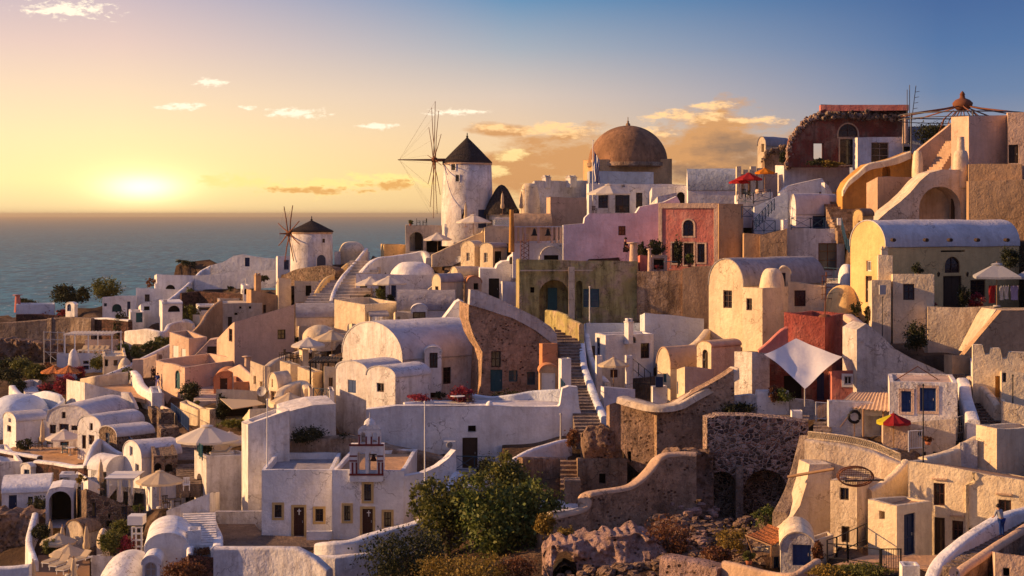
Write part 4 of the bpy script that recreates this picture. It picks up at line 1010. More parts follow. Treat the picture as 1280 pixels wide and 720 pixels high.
def belfry():
    D=110.2; k=D/F; O=P(437,597,D); th=thing('belfry','white belfry with maroon bands and a smaller arch storey on top','belfry',O)
    u=Vector((1,0,0)); v=Vector((0,1,0)); n=-v; m=MB()
    def hx(x): return (x-437)*k
    def hz(y): return (597-y)*k
    holes=[(holeshape(hx(447),hx(456.5),hz(593),hz(564),True),1.4),(holeshape(hx(461),hx(471),hz(593),hz(564),True),1.4)]
    face(m,O,u,n,[(0,-.3),(hx(479),-.3),(hx(479),hz(557)),(0,hz(557))],holes,wob=False)
    m.box(O+u*0-Z*.3,Vector((0.001,0,0)),v*1.4,Z*(hz(557)+.3)); m.box(O+u*hx(479)-Z*.3,Vector((.001,0,0)),v*1.4,Z*(hz(557)+.3)); m.box(O+Z*(hz(557)-.02),u*hx(479),v*1.4,Z*.02)
    face(m,O+v*1.4,u,-n,[(0,-.3),(hx(479),-.3),(hx(479),hz(557)),(0,hz(557))],[(h[0],.01) for h in holes],wob=False)
    m.build('lower_storey','white',th)
    m=MB(); O2=O+Z*(hz(557))+v*.35
    O2=O2+u*hx(447); w2=(475-447)*k; h2=(557-538)*k
    holes=[(holeshape(w2*.12,w2*.32,.1,h2*.82,True),.7),(holeshape(w2*.62,w2*.85,.1,h2*.82,True),.7)]
    face(m,O2,u,n,[(0,0),(w2,0),(w2,h2),(w2*.85,h2+.25),(w2*.5,h2+.5),(w2*.15,h2+.25),(0,h2)],holes,wob=False); m.box(O2,Vector((.001,0,0)),v*.7,Z*h2); m.box(O2+u*w2,Vector((.001,0,0)),v*.7,Z*h2); m.box(O2+Z*(h2-.02),u*w2,v*.7,Z*.02)
    face(m,O2+v*.7,u,-n,[(0,0),(w2,0),(w2,h2),(w2*.5,h2+.5),(0,h2)],[(h[0],.01) for h in holes],wob=False)
    m.build('upper_storey','white',th)
    m=MB(); m.lathe(O2+u*w2*.5+v*.35+Z*(h2+.3),[(.42,0),(.36,.25),(.18,.42),(0,.5)],14); m.tube([O2+u*w2*.5+v*.35+Z*(h2+.7),O2+u*w2*.5+v*.35+Z*(h2+1.15)],.03,5); m.build('cap','white',th)
    m=MB()
    for y in(557.5,571,577,594.5):
        if y in(571,577):
            for x0,x1 in((437,446.5),(471.5,479)): m.box(O+u*hx(x0)+Z*hz(y)-v*.03,u*((x1-x0)*k),v*.028,Z*.10)
        else: m.box(O-u*.03+Z*hz(y)-v*.05,u*(hx(479)+.06),v*.048,Z*.14)
    for x in(439.5,444.5,472.5,477): m.box(O+u*hx(x)+Z*hz(593)-v*.035,u*.13,v*.034,Z*((593-578)*k))
    m.box(O2+Z*.6-v*.03,u*(w2*.1),v*.028,Z*.1)
    for x in(.02,.33,.56,.9): m.box(O2+u*w2*x-v*.033,u*.1,v*.03,Z*(h2*.55))
    m.build('bands','maroon',th)
    m=MB(); p=O+u*hx(466)+v*.6+Z*hz(572); m.lathe(p,[(0,.1),(.08,.08),(.14,-.1),(.24,-.32),(.0,-.32)],12); m.tube([O+u*hx(459)+v*.6+Z*(hz(572)+.12),O+u*hx(472)+v*.6+Z*(hz(572)+.12)],.04,5); m.build('bell','wbrown',th)
belfry()
pole('flagpole','thin tall white pole standing left of the church','flagpole',334,500,588,.055,'wwhite',D=113.5)
pole('flagpole','thin tall white pole rising in front of the church side wall','flagpole',531,503,640,.055,'wwhite',D=108.3)
ribbon('boundary_wall','thick white wall curving in front of the church door','wall',[(399,678,700,103),(415,677,704,102.3),(440,675,700,102.5),(460,668,690,103.5),(490,660,684,104.5),(520,652,676,105.5),(548,641,660,107),(562,633,650,108.5)],.9,'white')
ribbon('retaining_wall','pinkish lower wall carrying the white wall before the church','wall',[(397,694,735,101.6),(420,694,735,101.2),(445,692,730,101.4),(470,690,735,102)],.6,'white2',False)
stairs('stairs','dark steps rising beside the church side wall toward the railing',(536,646),(562,620),2.0,7,'browngrey',D=(108.5,113))
ribbon('stair_wall','white swept parapet rising right of the church steps','wall',[(556,622,640,110),(566,596,625,112),(573,590,618,113),(580,600,618,112),(592,607,620,111.5),(606,600,622,112),(622,586,615,113),(640,574,600,115),(662,562,585,116.5),(690,553,572,118),(712,549,566,119.5)],.5,'white')
ribbon('retaining_wall','brown plastered lower wall under the swept white parapet','wall',[(650,572,604,114.5),(670,572,600,115.5),(690,571,598,116.5),(705,571,596,117)],.6,'brown')
ribbon('boundary_wall','long lilac wall with a curved right end across the bottom','wall',[(268,684,735,100),(300,683,735,100),(340,683,735,99.6),(372,684,735,99),(395,696,735,98.5),(412,712,740,98)],.7,'white2',False)
deck('yard_floor','dark gravel yard between the bottom wall and the church','yard',[(330,669,112),(412,672),(404,684),(262,684),(262,655),(318,655)],'darkroof',.3)
S('yard_wall','lilac wall behind the dark gravel yard','wall',[(268,640),(318,640),(330,640),(330,662),(268,660)],D=117,yaw=2,depth=.6,mat='white2')
B('house','tall lilac block with a sunlit roof edge left of the church','house',302,310,362,(527,531,512),662,D=118.5,yaw=16,rmat='white',para=.25,dep=7,mat='white2',th_par=.5)
S('retaining_wall','cream topped wall curving from the tall lilac block to the blue railing','wall',[(355,516),(370,511),(392,506),(420,505),(420,556),(360,562),(355,600)],D=124,yaw=14,depth=6,mat='white2')
ribbon('rock_wall','brown earth bank behind the church roof','wall',[(355,552,592,121.5),(380,549,592,121.5),(410,546,590,121.3),(440,545,590,121),(470,552,590,121),(500,560,590,120.8),(535,567,592,120.6),(566,576,598,120)],1.5,'brown')
shrub('dark caper bush hanging on the bank behind the church',385,555,42,22,'leafd',D=121)
shrub('small dark plant under the white houses by the belfry',432,556,22,14,'leafd',D=121)
# front big white terrace wall
S('terrace_wall','huge lilac white terrace wall with a dark framed door','wall',[(458,512),(494,508),(520,508),(560,507),(640,508),(698,508),(700,506),(703,486),(711,483),(722,484),(724,508),(728,522),(740,536),(741,560),(700,572),(620,606),(560,606),(480,575),(458,560)],D=123,yaw=4,depth=1.0,mat='white',W=[('R',585,532,595,540,'h'),('R',578,547,597,585,'d',dict(mat='dwood')),('R',712,541,716,544,'h')])
deck('terrace_floor','pale terrace floor behind the huge white terrace wall','terrace',[(497,512,124.5),(722,512,126),(708,500,135),(540,500,135)],'roofw',.6)
ribbon('parapet_wall','pale blue low parapet along the back of the white terrace','wall',[(590,492,505,134),(615,495,508,132),(640,493,508,131),(665,489,506,131),(702,486,506,130)],.4,'cool')
rail('railing','dark crossed railing in front of the dark framed door',[(568,589,119.5),(618,590,119.5)],1.15,'railblue',bay=1.3)
deck('balcony','narrow dark landing behind the dark crossed railing','landing',[(567,590,119.3),(619,591,119.3),(619,588,122.8),(567,588,122.8)],'greyroof',.25)
def acunit(label,px,py,D,w=.9,h=.6,yaw=0):
    c=P(px,py,D); th=thing('air_conditioner',label,'air conditioner',c); m=MB(); m.cbox(c,w,.35,h,R(yaw)); m.build('casing','wwhite',th); fan('fan_grille',px,py-h*.5*F/D,D-.2,h*.36,th)
acunit('air conditioner on brackets left of the dark framed door',562,561,122.6)
pole('drainpipe','grey pipe running down the right part of the white terrace wall','drainpipe',701,518,545,.08,'lmetal',D=122.6)
# big vault
bv=B('house','great white vaulted house with a weathered round gable','house',428,503,606,403,505,D=141,yaw=40,roof='gL',ys=450,mat='white2',rmat='roofw',W=[('R',554,459,564,480,'w',dict(mat='wbrown')),('R',537,462,547,497,'d',dict(mat='wbrown'))])
B('porch','small arched doorway dormer with a fanlight on the great vaulted house','dormer',530,531,552,434,470,D=141.4,yaw=40,roof='gR',ys=441,dep=3,foot=False,rmat='white',W=[('R',537,441,547,460,'w',dict(mat='wbrown'))])
_=0
B('house','lit white house with a blue shuttered window under a curved lilac roof','house',420,459,504,452,546,D=135,yaw=48,roof='gL',ys=465,mat='white2',rmat='roofw',W=[('L',435,475,445,491,'s',dict(mat='blue'))])
B('house','lower white annex with a small brown window and a pink lit side','house',458,494,538,458,524,D=130,yaw=48,roof='gL',ys=472,mat='white2',rmat='roofw',W=[('L',471,479,480,490,'w',dict(mat='wbrown'))])
ribbon('planter','low white planter ledge with red plants beside the pink lit side','planter',[(505,503,510,127),(525,501,509,127.5),(541,499,509,128)],.5,'white',False)
shrub('red leafed plants in the low planter ledge',520,503,36,9,'leafr',D=128,stem=False)
table('small white table on the terrace below the great vault',572,506,129,.6); shrub('dark red potted bush on the white table terrace',578,504,34,20,'leafr',D=130)
shrub('green potted plant by the steps of the great vault',550,502,12,12,'leafd',D=131,pot=True)
chair('dark wooden bench seat at the edge of the white terrace',588,508,127,20)
mound('oven','small white chimney cap on the white terrace parapet','chimney',612,508,10,501,D=124)
# =============================================================== brown ruined house
S('house','stained brown old house with teal boarded openings','house',[(586,381),(610,386),(640,396),(670,413),(690,427),(696,440),(698,505),(600,508),(603,440),(592,420),(586,400)],D=139,yaw=10,depth=6,mat='oldbrown',W=[('R',614,439,626,459,'w',dict(mat='dwood')),('R',613,462,628,489,'d',dict(mat='teal')),('R',636,463,647,477,'w',dict(mat='teal',glass='glassb')),('R',659,465,669,481,'w',dict(mat='teal',glass='glassb'))])
S('parapet_wall','thick whitewashed sloping band above the stained brown old house','wall',[(588,362),(600,364),(625,373),(645,384),(670,397),(688,408),(696,418),(697,436),(690,429),(670,414),(640,397),(610,387),(587,381)],D=138.8,yaw=10,depth=1.2,mat='whitedirt')
B('hut','small terracotta dome hut with a pale wooden door by the stairs','hut',673,675,698,457,492,D=134,yaw=8,roof='gR',ys=466,mat='tan2',rmat='terra',dep=2,W=[('R',677,466,694,488,'d',dict(mat='wwhite'))])
B('hut','higher terracotta stepped block above the dome hut','block',674,678,697,430,462,D=136,yaw=10,mat='terra',rmat='terra',dep=2)
B('gate_pier','tall white gate pier with a flat top beside the main stairway','gate pier',698,702,714,448,496,D=131,yaw=20,dep=.8)
rail('gate','blue iron gate between the tall pier and the terrace wall',[(701,505,129),(706,512,126)],2.1,'railblue',bars=True,cat='gate')
shrub('dark plants at the foot of the stained brown old house',640,506,60,16,'leafd',D=135)
# main stairs
stairs('stairs','long worn stone stairway climbing through the village centre',(738,545),(722,470),2.1,19,'browngrey',D=(119,135))
stairs('stairs','upper flight of the worn stairway below the olive house',(722,474),(703,398),2.1,20,'browngrey',D=(134,156))
ribbon('stair_wall','tall blue white curving parapet right of the main stairway','wall',[(727,425,452,150),(728,435,470,144),(730,455,490,138),(737,475,508,132),(746,500,530,127),(756,520,548,122)],.6,'cool')
ribbon('stair_wall','inner thin white parapet behind the curving stair parapet','wall',[(732,405,430,154),(735,425,450,149),(739,445,470,144),(747,462,486,139),(760,478,498,135)],.5,'white')
ribbon('stair_wall','olive stained stair wall with a stepped top below the olive house','wall',[(684,387,412,154),(696,388,418,152),(708,393,424,150),(712,398,428,149),(722,402,432,148),(727,405,436,147)],.5,'olive',False)
# =============================================================== olive house
B('house','old olive green mansion with a deep arched porch','house',645,649,797,(324,324,327),404,D=157,yaw=6,mat='olive',rmat='pinktan',para=.3,dep=9,W=[('R',674,350,711,402,'an',dict(mat='olive',dep=1.8)),('R',720,351,728,398,'an',dict(mat='olive',dep=.7)),('R',729,361,749,384,'w',dict(mat='teal',glass='glassb')),('R',663,359,668,366,'h')])
_o=P(685,402,158.6)
m=MB(); m.cbox(P(690.5,396,158.6),.95,.08,2.9); tag(m.build('door','teal'),'teal painted door deep inside the olive mansion porch','door')
m=MB(); m.cbox(P(714.5,404,156.75),.62,.3,5.6); tag(m.build('pilaster','cream2'),'pale plaster pilaster right of the olive porch arch','pilaster')
pole('pipe','thin white pole in front of the olive mansion window','pole',737,359,404,.06,'wwhite',D=150)
m=MB(); m.box(P(650,339,156.6),Vector((144*156.6/F,1.2,0)),Vector((0,-.12,0)),Z*.12); tag(m.build('ledge','cream2'),'thin string course along the olive mansion','ledge')
B('terrace','cream stained terrace wall right of the olive mansion','wall',795,796,853,(339,339,338),404,D=156.5,yaw=-8,mat='brown',rmat='pinktan',dep=6,para=.5)
B('terrace','tan shaded terrace wall left of the white vaulted house','wall',852,853,906,(338,336,330),412,D=155.6,yaw=8,mat='tan2',rmat='pinktan',dep=7,para=.5)
# low white houses in the shade
B('house','low pale blue block with a slanted roof edge under the cream wall','house',800,806,880,(394,391,398),440,D=147,yaw=6,mat='cool',dep=4)
B('house','low blue white wing running under the olive mansion','house',730,733,812,(405,404,404),432,D=151,yaw=6,mat='cool',dep=4)
B('house','white house with a carved house mark and a dark barred window','house',744,757,817,(416,419,417),474,D=143,yaw=26,mat='white',rmat='cool',para=.15,dep=5,W=[('L',746,422,750,446,'d',dict(mat='dblue')),('R',801,429,812,448,'w',dict(mat='wbrown')),('R',788,421,795,429,'ah',dict(dep=.25))],chim=[(786,403,419,8)])
m=MB()
_fD=143.2
def mark(px,py,D,pts,r=.05):
    m.tube([P(px+x,py+y,D) for x,y in pts],r,4)
mark(771,428,_fD+.45,[(2,-1.2),(0,-1),(-.8,.4),(0,1.6),(2,1.8)]); mark(775.5,428,_fD+.6,[(-1,-1.2),(-1,1.8),(1.5,1.8),(1.5,-1.2),(-1,-1.2)]); 
tag(m.build('house_mark','dwood'),'small dark carved mark on the front of the white house','mark')
B('hut','small cream hut with a brown shutter behind the little parasol','hut',748,752,788,455,500,D=137,yaw=10,mat='cream2',roof='gR',ys=462,dep=3,W=[('R',763,462,772,472,'s',dict(mat='wbrown')),('R',757,484,774,488,'h')])
umbrella('little cream parasol between the two white gate piers',767,447,40,486,'clothc',D=133.5)
B('gate_pier','left white pier beside the little cream parasol','gate pier',744,746,753,445,488,D=135,yaw=10,dep=.6)
B('gate_pier','right white pier beside the little cream parasol','gate pier',781,783,791,444,486,D=134.5,yaw=10,dep=.6)
B('wall_block','white front wall with a sunlit left edge below the little parasol','wall',751,755,794,(483,484,486),514,D=128,yaw=14,dep=.7)
rail('railing','dark sloping stair railing beside the white house with the mark',[(791,463,136),(813,481,133)],1.0,'iron',cross=False)
rail('gate','tall dark iron gate between two white walls',[(794,507,130),(813,509,130)],1.9,'iron',bars=True,cat='gate')
B('wall_block','white gate wall holding a dark letter hatch','wall',813,816,834,483,512,D=129.5,yaw=10,dep=.6,W=[('R',820,474,0,0,'h')] if False else [])
m=MB(); m.cbox(P(824,484,129.3),.6,.2,.85); tag(m.build('meter_box','dblue'),'dark meter box on the white gate wall','box')
B('house','cream vaulted house with a tan shaded side and green shutters','house',821,838,874,435,500,D=133,yaw=34,roof='gL',ys=461,mat='cream',rmat='tan',W=[('L',829.5,467,833,477,'s',dict(mat='wbrown')),('R',838.8,486,847,505,'h')] if False else [('L',829,467,833,478,'s',dict(mat='teal'))])
B('house','cream tower house with a rounded top and a tall narrow arched door','house',871,889,926,(427),505,D=131,yaw=40,roof='gL',ys=434,mat='cream',rmat='tan',W=[('L',878,437,885,463,'ad',dict(mat='dwood'))])
B('block','rounded cream block stepping down from the tower house','block',846,856,892,(462,458,462),508,D=128,yaw=20,mat='cream',rmat='cream',para=.1)
ribbon('parapet_wall','rounded sunlit cream parapet between the blue block and the vaulted house','wall',[(856,436,450,138),(866,430,446,139),(876,422,440,140),(884,412,432,142)],.7,'cream')
# =============================================================== brown bastion
S('retaining_wall','sunlit brown bastion wall with a slit window','wall',[(776,497),(790,500),(822,508),(822,594),(797,590),(785,575),(776,560)],D=113.5,yaw=-14,depth=1.5,mat='patchy',W=[('R',784,564,789,578,'h')])
S('retaining_wall','tall cracked brown retaining wall crowned by a pale sweeping coping','wall',[(821,509),(840,506),(852,500),(868,490),(890,478),(905,470),(917,462),(919,560),(930,660),(821,672)],D=112,yaw=6,depth=1.4,mat='patchy')
ribbon('coping','pale sunlit sweeping coping on the brown retaining wall','coping',[(776,495,500,113.6),(800,501,507,112.8),(822,506,511,112),(842,504,509,112.2),(858,495,502,112.6),(880,482,490,113),(902,470,479,113.4),(918,459,470,113.8)],1.3,'cream2',ext=.15)
B('wall_block','narrow brown pier with a sunlit side at the left of the bastion','wall',758,762,778,(508,505,500),560,D=117,yaw=14,mat='brown',dep=1.2)
ribbon('retaining_wall','swept brown garden wall with a curved pale coping in front of the bastion','wall',[(672,650,668,100),(700,642,664,100.5),(728,634,664,101),(732,618,664,101.5),(745,614,664,102),(765,611,664,102.5),(785,607,664,103),(800,597,662,103.5),(812,585,660,104),(824,570,660,104.5),(845,566,664,105),(870,566,668,105)],.8,'patchy',True,capmat='tan')
rockface('lumpy grey brown buttress face between the garden wall and the cave',[(812,598),(826,572),(850,562),(893,566),(897,590)],106.5,676,.02,.8,'rockb',seed=12,back=2.5)
B('hut','brown cubic hut with one small square hole below the stairway','hut',720,722,784,(572,572,573),622,D=112,yaw=4,mat='brown',rmat='pinktan',para=.1,dep=5,W=[('R',749,592,757,605,'h')])
stairs('stairs','short rounded brown steps left of the cubic hut',(714,622),(713,575),1.5,8,'brown',D=(110,116))
B('block','stepped brown plinth at the foot of the short steps','block',705,706,726,601,628,D=109,yaw=4,mat='brown',rmat='brown',para=.05,dep=2)
deck('slab','pale broken concrete slab roof beside the big fig tree','slab',[(655,626,110),(690,640,103),(734,636,103),(728,624,111)],'white2',.25)
rockface('rounded brown boulder wall at the foot of the main stairway',[(727,545),(735,534),(755,532),(768,540),(772,552)],117,580,.02,.5,'rockb',seed=15,back=2)
# rubble wall with cave
S('stone_wall','coarse black and pink rubble wall over two cave arches','wall',[(884,524),(900,520),(940,521),(985,524),(1010,528),(1013,560),(1006,600),(1000,656),(872,656),(884,590)],D=107.5,yaw=2,depth=2.0,mat='rubble',W=[('R',884,589,921,650,'an',dict(mat='black',dep=4)),('R',929,587,985,650,'an',dict(mat='black',dep=4))])  # black arch backs stand for the shade in the caves
m=MB(); m.cbox(P(924,650,106.9),.5,.5,3.7); tag(m.build('pillar','browngrey'),'square grey pillar standing in the cave mouth','pillar')
S('terrace_wall','blotchy whitewashed terrace wall above the rubble wall','wall',[(918,496),(940,494),(980,498),(1018,501),(1022,524),(1000,526),(918,524)],D=113,yaw=3,depth=.8,mat='whitedirt')
deck('ledge_floor','narrow grey earth ledge on top of the rubble wall','ledge',[(892,524,109.6),(1010,527),(1012,519),(900,517)],'browngrey',.12)
B('block','small white concrete block on the ledge over the rubble wall','block',988,990,1003,514,526,D=110,yaw=10,dep=1,para=.03)
rockface('rough pink lava rock outcrop with a dark cave mouth',[(678,700),(682,690),(690,682),(705,681),(730,677),(760,672),(800,668),(815,675),(832,690),(850,700),(862,712)],93,742,.03,.9,'rock',(690,688,721,742),seed=9)
# =============================================================== white vaulted house & red complex
B('house','big cream white vaulted house with a weathered brown roof','house',886,929,1031,324,428,D=139,yaw=42,roof='gL',ys=358,mat='cream',rmat='brown' if False else 'greyroof',W=[('L',904,363,915,385,'w',dict(mat='wbrown'))])
B('house','cream front block with a small brown window attached to the big vault','house',928,953,985,(359,360,358),432,D=135,yaw=42,mat='cream',para=.2,W=[('L',933,373,940,388,'w',dict(mat='wbrown'))])
mound('chimney','broad rounded chimney tower rising from the cream front block','chimney',965,366,32,335,D=137.5,ry=1.0,mat='cream',p=.55)
B('house','cream rear wall with a rounded top and a tall brown door','house',972,974,988,(334),395,D=141,yaw=8,roof='gR',ys=343,mat='cream',dep=2,W=[('R',975,341,982,359,'w',dict(mat='wbrown'))])
B('house','cream wing with one square brown window right of the chimney tower','house',983,985,1032,(352,352,357),396,D=140,yaw=8,mat='cream',dep=3,W=[('R',993,363,1007,383,'w',dict(mat='wbrown'))])
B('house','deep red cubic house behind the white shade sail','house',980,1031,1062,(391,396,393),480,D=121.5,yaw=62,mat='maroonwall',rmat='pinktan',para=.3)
ribbon('parapet_wall','pink sloping parapet running right from the red cubic house','wall',[(1060,393,420,123),(1070,400,430,121),(1084,411,445,119)],.8,'pinktan')
ribbon('parapet_wall','dark red sloping wall left of the red cubic house','wall',[(948,436,460,121),(962,424,455,121),(975,412,450,121),(984,408,448,121)],.6,'red')
B('house','whitewashed rough block with a red shaded side under the shade sail','house',918,940,962,(440,440,442),502,D=118,yaw=24,mat='whitedirt',rmat='tan',para=.2,W=[('R',926,466,931,469,'h')])
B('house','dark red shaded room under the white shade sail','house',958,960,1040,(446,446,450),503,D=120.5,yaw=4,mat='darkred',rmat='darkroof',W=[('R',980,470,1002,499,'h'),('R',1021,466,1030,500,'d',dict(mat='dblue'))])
B('house','low bright red block with a white framed window','house',1034,1040,1076,(465,464,463),500,D=116,yaw=14,mat='red',rmat='red',para=.15,W=[('R',1055,470,1065,481,'w',dict(mat='wwhite',trim='wwhite'))])
S('retaining_wall','broad rough whitewashed slope right of the red houses','wall',[(1071,412),(1083,404),(1093,411),(1105,422),(1118,436),(1140,449),(1165,459),(1181,466),(1190,480),(1185,505),(1071,505)],D=115,yaw=8,depth=3,mat='whitedirt')
def sail():
    A=P(955,443,116.5);Bp=P(995,423,118.5);Cc=P(1053,446,116);Dd=P(1006,486,111.5); Cn=P(1004,452,115)
    th=thing('shade_sail','white square shade sail stretched in front of the red house','shade sail',Dd-Z*1)
    m=MB(); N=14; rows=[]
    for i in range(N+1):
        r=[]
        for j in range(N+1):
            s,t=i/N,j/N; p=A*(1-s)*(1-t)+Bp*s*(1-t)+Cc*s*t+Dd*(1-s)*t
            w=16*s*(1-s)*t*(1-t); p=p-Z*.55*w+Z*.1*math.sin(s*9+t*4)*math.sin(t*7)*(.3+w)
            e=(s*(1-s)+t*(1-t)); p.x+=(Cn.x-p.x)*.10*(1-w)*min(1,e*4)*(1 if w<.9 else 0)
            r.append(p)
        rows.append(r)
    m.grid(rows,True); m.build('cloth','clothsail',th)
    m=MB()
    for p,q in((A,P(946,440,117.5)),(Cc,P(1060,452,118)),(Bp,P(995,416,121))): m.tube([p,q],.02,4)
    m.build('rope','iron',th); m=MB(); m.tube([Dd,P(1006,508,111.5)],.05,6); m.build('pole','lmetal',th)
sail()
for x,y,w,h,t,mt in((978,500,26,14,'green potted plants under the shade sail','leafb'),(966,502,14,20,'twiggy dry shrub left of the shade sail plants','leafbr'),(922,522,44,18,'dry dark bush on the ledge below the blotchy wall','leafd')): shrub(t,x,y,w,h,mt,D=112.5)
B('planter','long white planter trough on the blotchy terrace wall','planter',944,946,986,489,497,D=112.8,yaw=4,dep=.6,foot=False,para=.05)
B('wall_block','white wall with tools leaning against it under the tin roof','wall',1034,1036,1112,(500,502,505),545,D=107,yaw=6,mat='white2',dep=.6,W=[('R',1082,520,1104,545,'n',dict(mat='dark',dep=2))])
rail('gate','small white picket gate left of the tin roof',[(1020,525,110),(1034,526,110)],1.25,'wwhite',bars=True,cat='gate')
stairs('stairs','few grey steps below the small white picket gate',(1028,545),(1028,527),1.2,4,'browngrey',D=(105,109))
def tinroof():
    a=P(1045,508,108);b=P(1112,514,104.5);c=P(1112,491,108);d=P(1066,490,111)
    th=thing('lean_to_roof','rusty pale corrugated lean to roof beside the white building','roof',a-Z)
    m=MB(); N=26; rows=[]
    for i in range(N+1):
        s=i/N; h=.035*(-1)**i; rows.append([a.lerp(b,s)+Z*h,d.lerp(c,s)+Z*h])
    m.grid(rows,False); m.grid([[p-Z*.03 for p in r] for r in rows],False); m.build('sheet','tan',th)
    for x in(1079,1104): m=MB(); m.tube([P(x,546,105.5),P(x,511,106)],.07,6); m.build('post','wood',th)
tinroof()
m=MB(); c=P(1068,521,106.6); 
m.tube([c+Vector((math.cos(a)*.38,0,math.sin(a)*.38)) for a in [2*math.pi*j/16 for j in range(17)]],.10,8); tag(m.build('tyre','black'),'old black tyre hanging on the white wall under the tin roof','tyre')
m=MB(); m.tube([P(1050,534,106.4),P(1060,521,106.6)],.03,5); tag(m.build('tool_handle','wood'),'wooden tool handle leaning left of the hanging tyre','tool')
m=MB(); m.tube([P(1068,546,106.3),P(1068,527,106.6)],.035,5); tag(m.build('tool_handle','wood'),'upright wooden pole below the hanging tyre','tool')
B('house','small white house with two bright blue doors and a flat tan roof','house',1110,1112,1197,477,520,D=104,yaw=-6,dep=6,mat='white2',rmat='pinktan',para=.12,W=[('R',1127,489,1139,515,'d',dict(mat='blue',trim='pinktan')),('R',1150,485,1170,514,'d',dict(mat='blue',trim='pinktan'))])
def roofframe():
    th=thing('roof_frame','thin triangular metal frame on the roof of the blue door house','frame',P(1147,470,106))
    m=MB(); m.tube([P(1118,476,106),P(1147,458,106),P(1172,474,106)],.035,5); m.tube([P(1118,476,106),P(1175,475,106)],.03,5); m.build('bars','rust',th)
roofframe()
B('shed','pinkish rendered shed under the red and yellow parasol','shed',1102,1104,1136,(529,528,530),560,D=101,yaw=6,mat='pinktan',rmat='rooft',dep=2.5)
umbrella('red and yellow parasol on the pinkish shed',1117,517,44,540,'clothr',D=100.6,hgt=2.3,ribs=10,mat2='clothy')
B('wall_block','low cream wall with a square hatch below the blue door house','wall',1135,1137,1195,(528,528,524),552,D=101.5,yaw=4,mat='cream2',dep=2,W=[('R',1147,536,1152,545,'h')])
rail('picket_fence','short white picket fence beside the pinkish shed',[(1136,563,98),(1154,562,98)],1.2,'wwhite',bars=True,cat='fence')
rail('picket_fence','grey picket fence at the foot of the right hand steps',[(1193,545,103),(1213,540,104)],1.2,'lmetal',bars=True,cat='fence')
pole('lamp_post','tall dark iron lamp pole in front of the cream wall','lamp post',1154,482,598,.05,'iron',D=94)
ribbon('parapet_wall','low sunlit white wall curving right of the lamp pole','wall',[(1153,572,582,96),(1170,568,578,97),(1190,561,574,98),(1208,552,566,99),(1222,545,562,100)],.7,'cream')
# =============================================================== lower right
def lattice():
    pts=[(1010,548,98.5),(1030,550,98),(1060,554,97.5),(1090,561,97),(1112,570,96.5),(1126,576,96.2)]
    q=crom([tuple(P(x,y,D)) for x,y,D in pts],4); th=thing('balustrade','white latticed balustrade along the curved terrace edge','balustrade',q[0])
    m=MB()
    for z in(0,.42): m.tube([Vector(p)+Z*z for p in q],.05,6)
    m.build('rail','cream',th); m=MB(); L=len(q)*4
    for i in range(len(q)-1):
        a,b=Vector(q[i]),Vector(q[i+1])
        for k in range(3):
            s=a.lerp(b,k/3);t=a.lerp(b,(k+1)/3); m.tube([s+Z*.02,t+Z*.4],.025,4); m.tube([s+Z*.4,t+Z*.02],.025,4)
    m.build('lattice','cream',th)
lattice()
ribbon('retaining_wall','curved cream retaining wall below the latticed balustrade','wall',[(1009,549,665,98.5),(1030,551,665,98),(1060,555,665,97.5),(1090,562,650,97),(1112,571,640,96.5),(1128,577,630,96.2)],1.2,'cream2')
ribbon('rock_wall','brown plant covered edge between the rubble wall and the cream wall','wall',[(1008,545,600,99),(1002,570,640,98.5),(990,610,660,97.5),(975,640,675,96)],1.0,'browngrey')
S('boundary_wall','cream sloping wall with a swept edge left of the tower hut','wall',[(970,672),(985,655),(1000,632),(1008,605),(1012,580),(1040,580),(1042,682),(970,690)],D=95,yaw=8,depth=2,mat='cream2')
ribbon('stair_wall','cream diagonal wall rising from the tower hut to the balustrade end','wall',[(1086,612,640,93.5),(1100,604,636,94),(1118,590,628,95),(1132,574,620,96)],.5,'cream')
B('tower_hut','cream square tower hut with a small window under the wicker frame','hut',1038,1071,1086,603,686,D=92,yaw=58,mat='cream2',rmat='rooft',para=.12,W=[('L',1050,610,1061,625,'w',dict(mat='dwood')),('L',1052,658,1062,678,'d',dict(mat='dwood'))])
def wicker():
    D=91.6; c=P(1070,596,D); k=D/F; rx,rz=22*k,12*k; th=thing('wicker_frame','oval rusty wire frame standing on the tower hut roof','frame',c-Z*rz)
    m=MB(); el=lambda f,o=0:[c+Vector((math.cos(a)*rx*f,o,math.sin(a)*rz*f)) for a in [2*math.pi*j/28 for j in range(29)]]
    m.tube(el(1),.045,6); m.tube(el(1,.4),.035,6); m.build('rim','rust',th)
    m=MB()
    for i in range(-9,10):
        x=i/10; h=math.sqrt(1-x*x); m.tube([c+Vector((x*rx,0,-h*rz)),c+Vector((x*rx,.4,h*rz))],.014,4)
    for i in range(-4,5):
        z=i/5; h=math.sqrt(1-z*z); m.tube([c+Vector((-h*rx,.2,z*rz)),c+Vector((h*rx,.2,z*rz))],.014,4)
    m.build('mesh','rust',th)
wicker()
m=MB(); m.tube([P(985,596,95.5),P(1043,586,93.5)],.09,8); tag(m.build('beam','wood'),'weathered pole resting diagonally above the cave','pole')
m=MB(); m.tube([P(1056,601,91),P(1105,600,91.5)],.05,6); tag(m.build('beam','iron'),'dark iron bar lying across the tower hut roof','bar')
B('hut','cream hut with a navy door and a round tan roof','hut',1085,1121,1165,(624,632,626),702,D=87.5,yaw=44,mat='cream',rmat='rooft',para=.1,W=[('L',1099,639,1106,649,'h'),('R',1130,642,1144,694,'d',dict(mat='dblue'))])
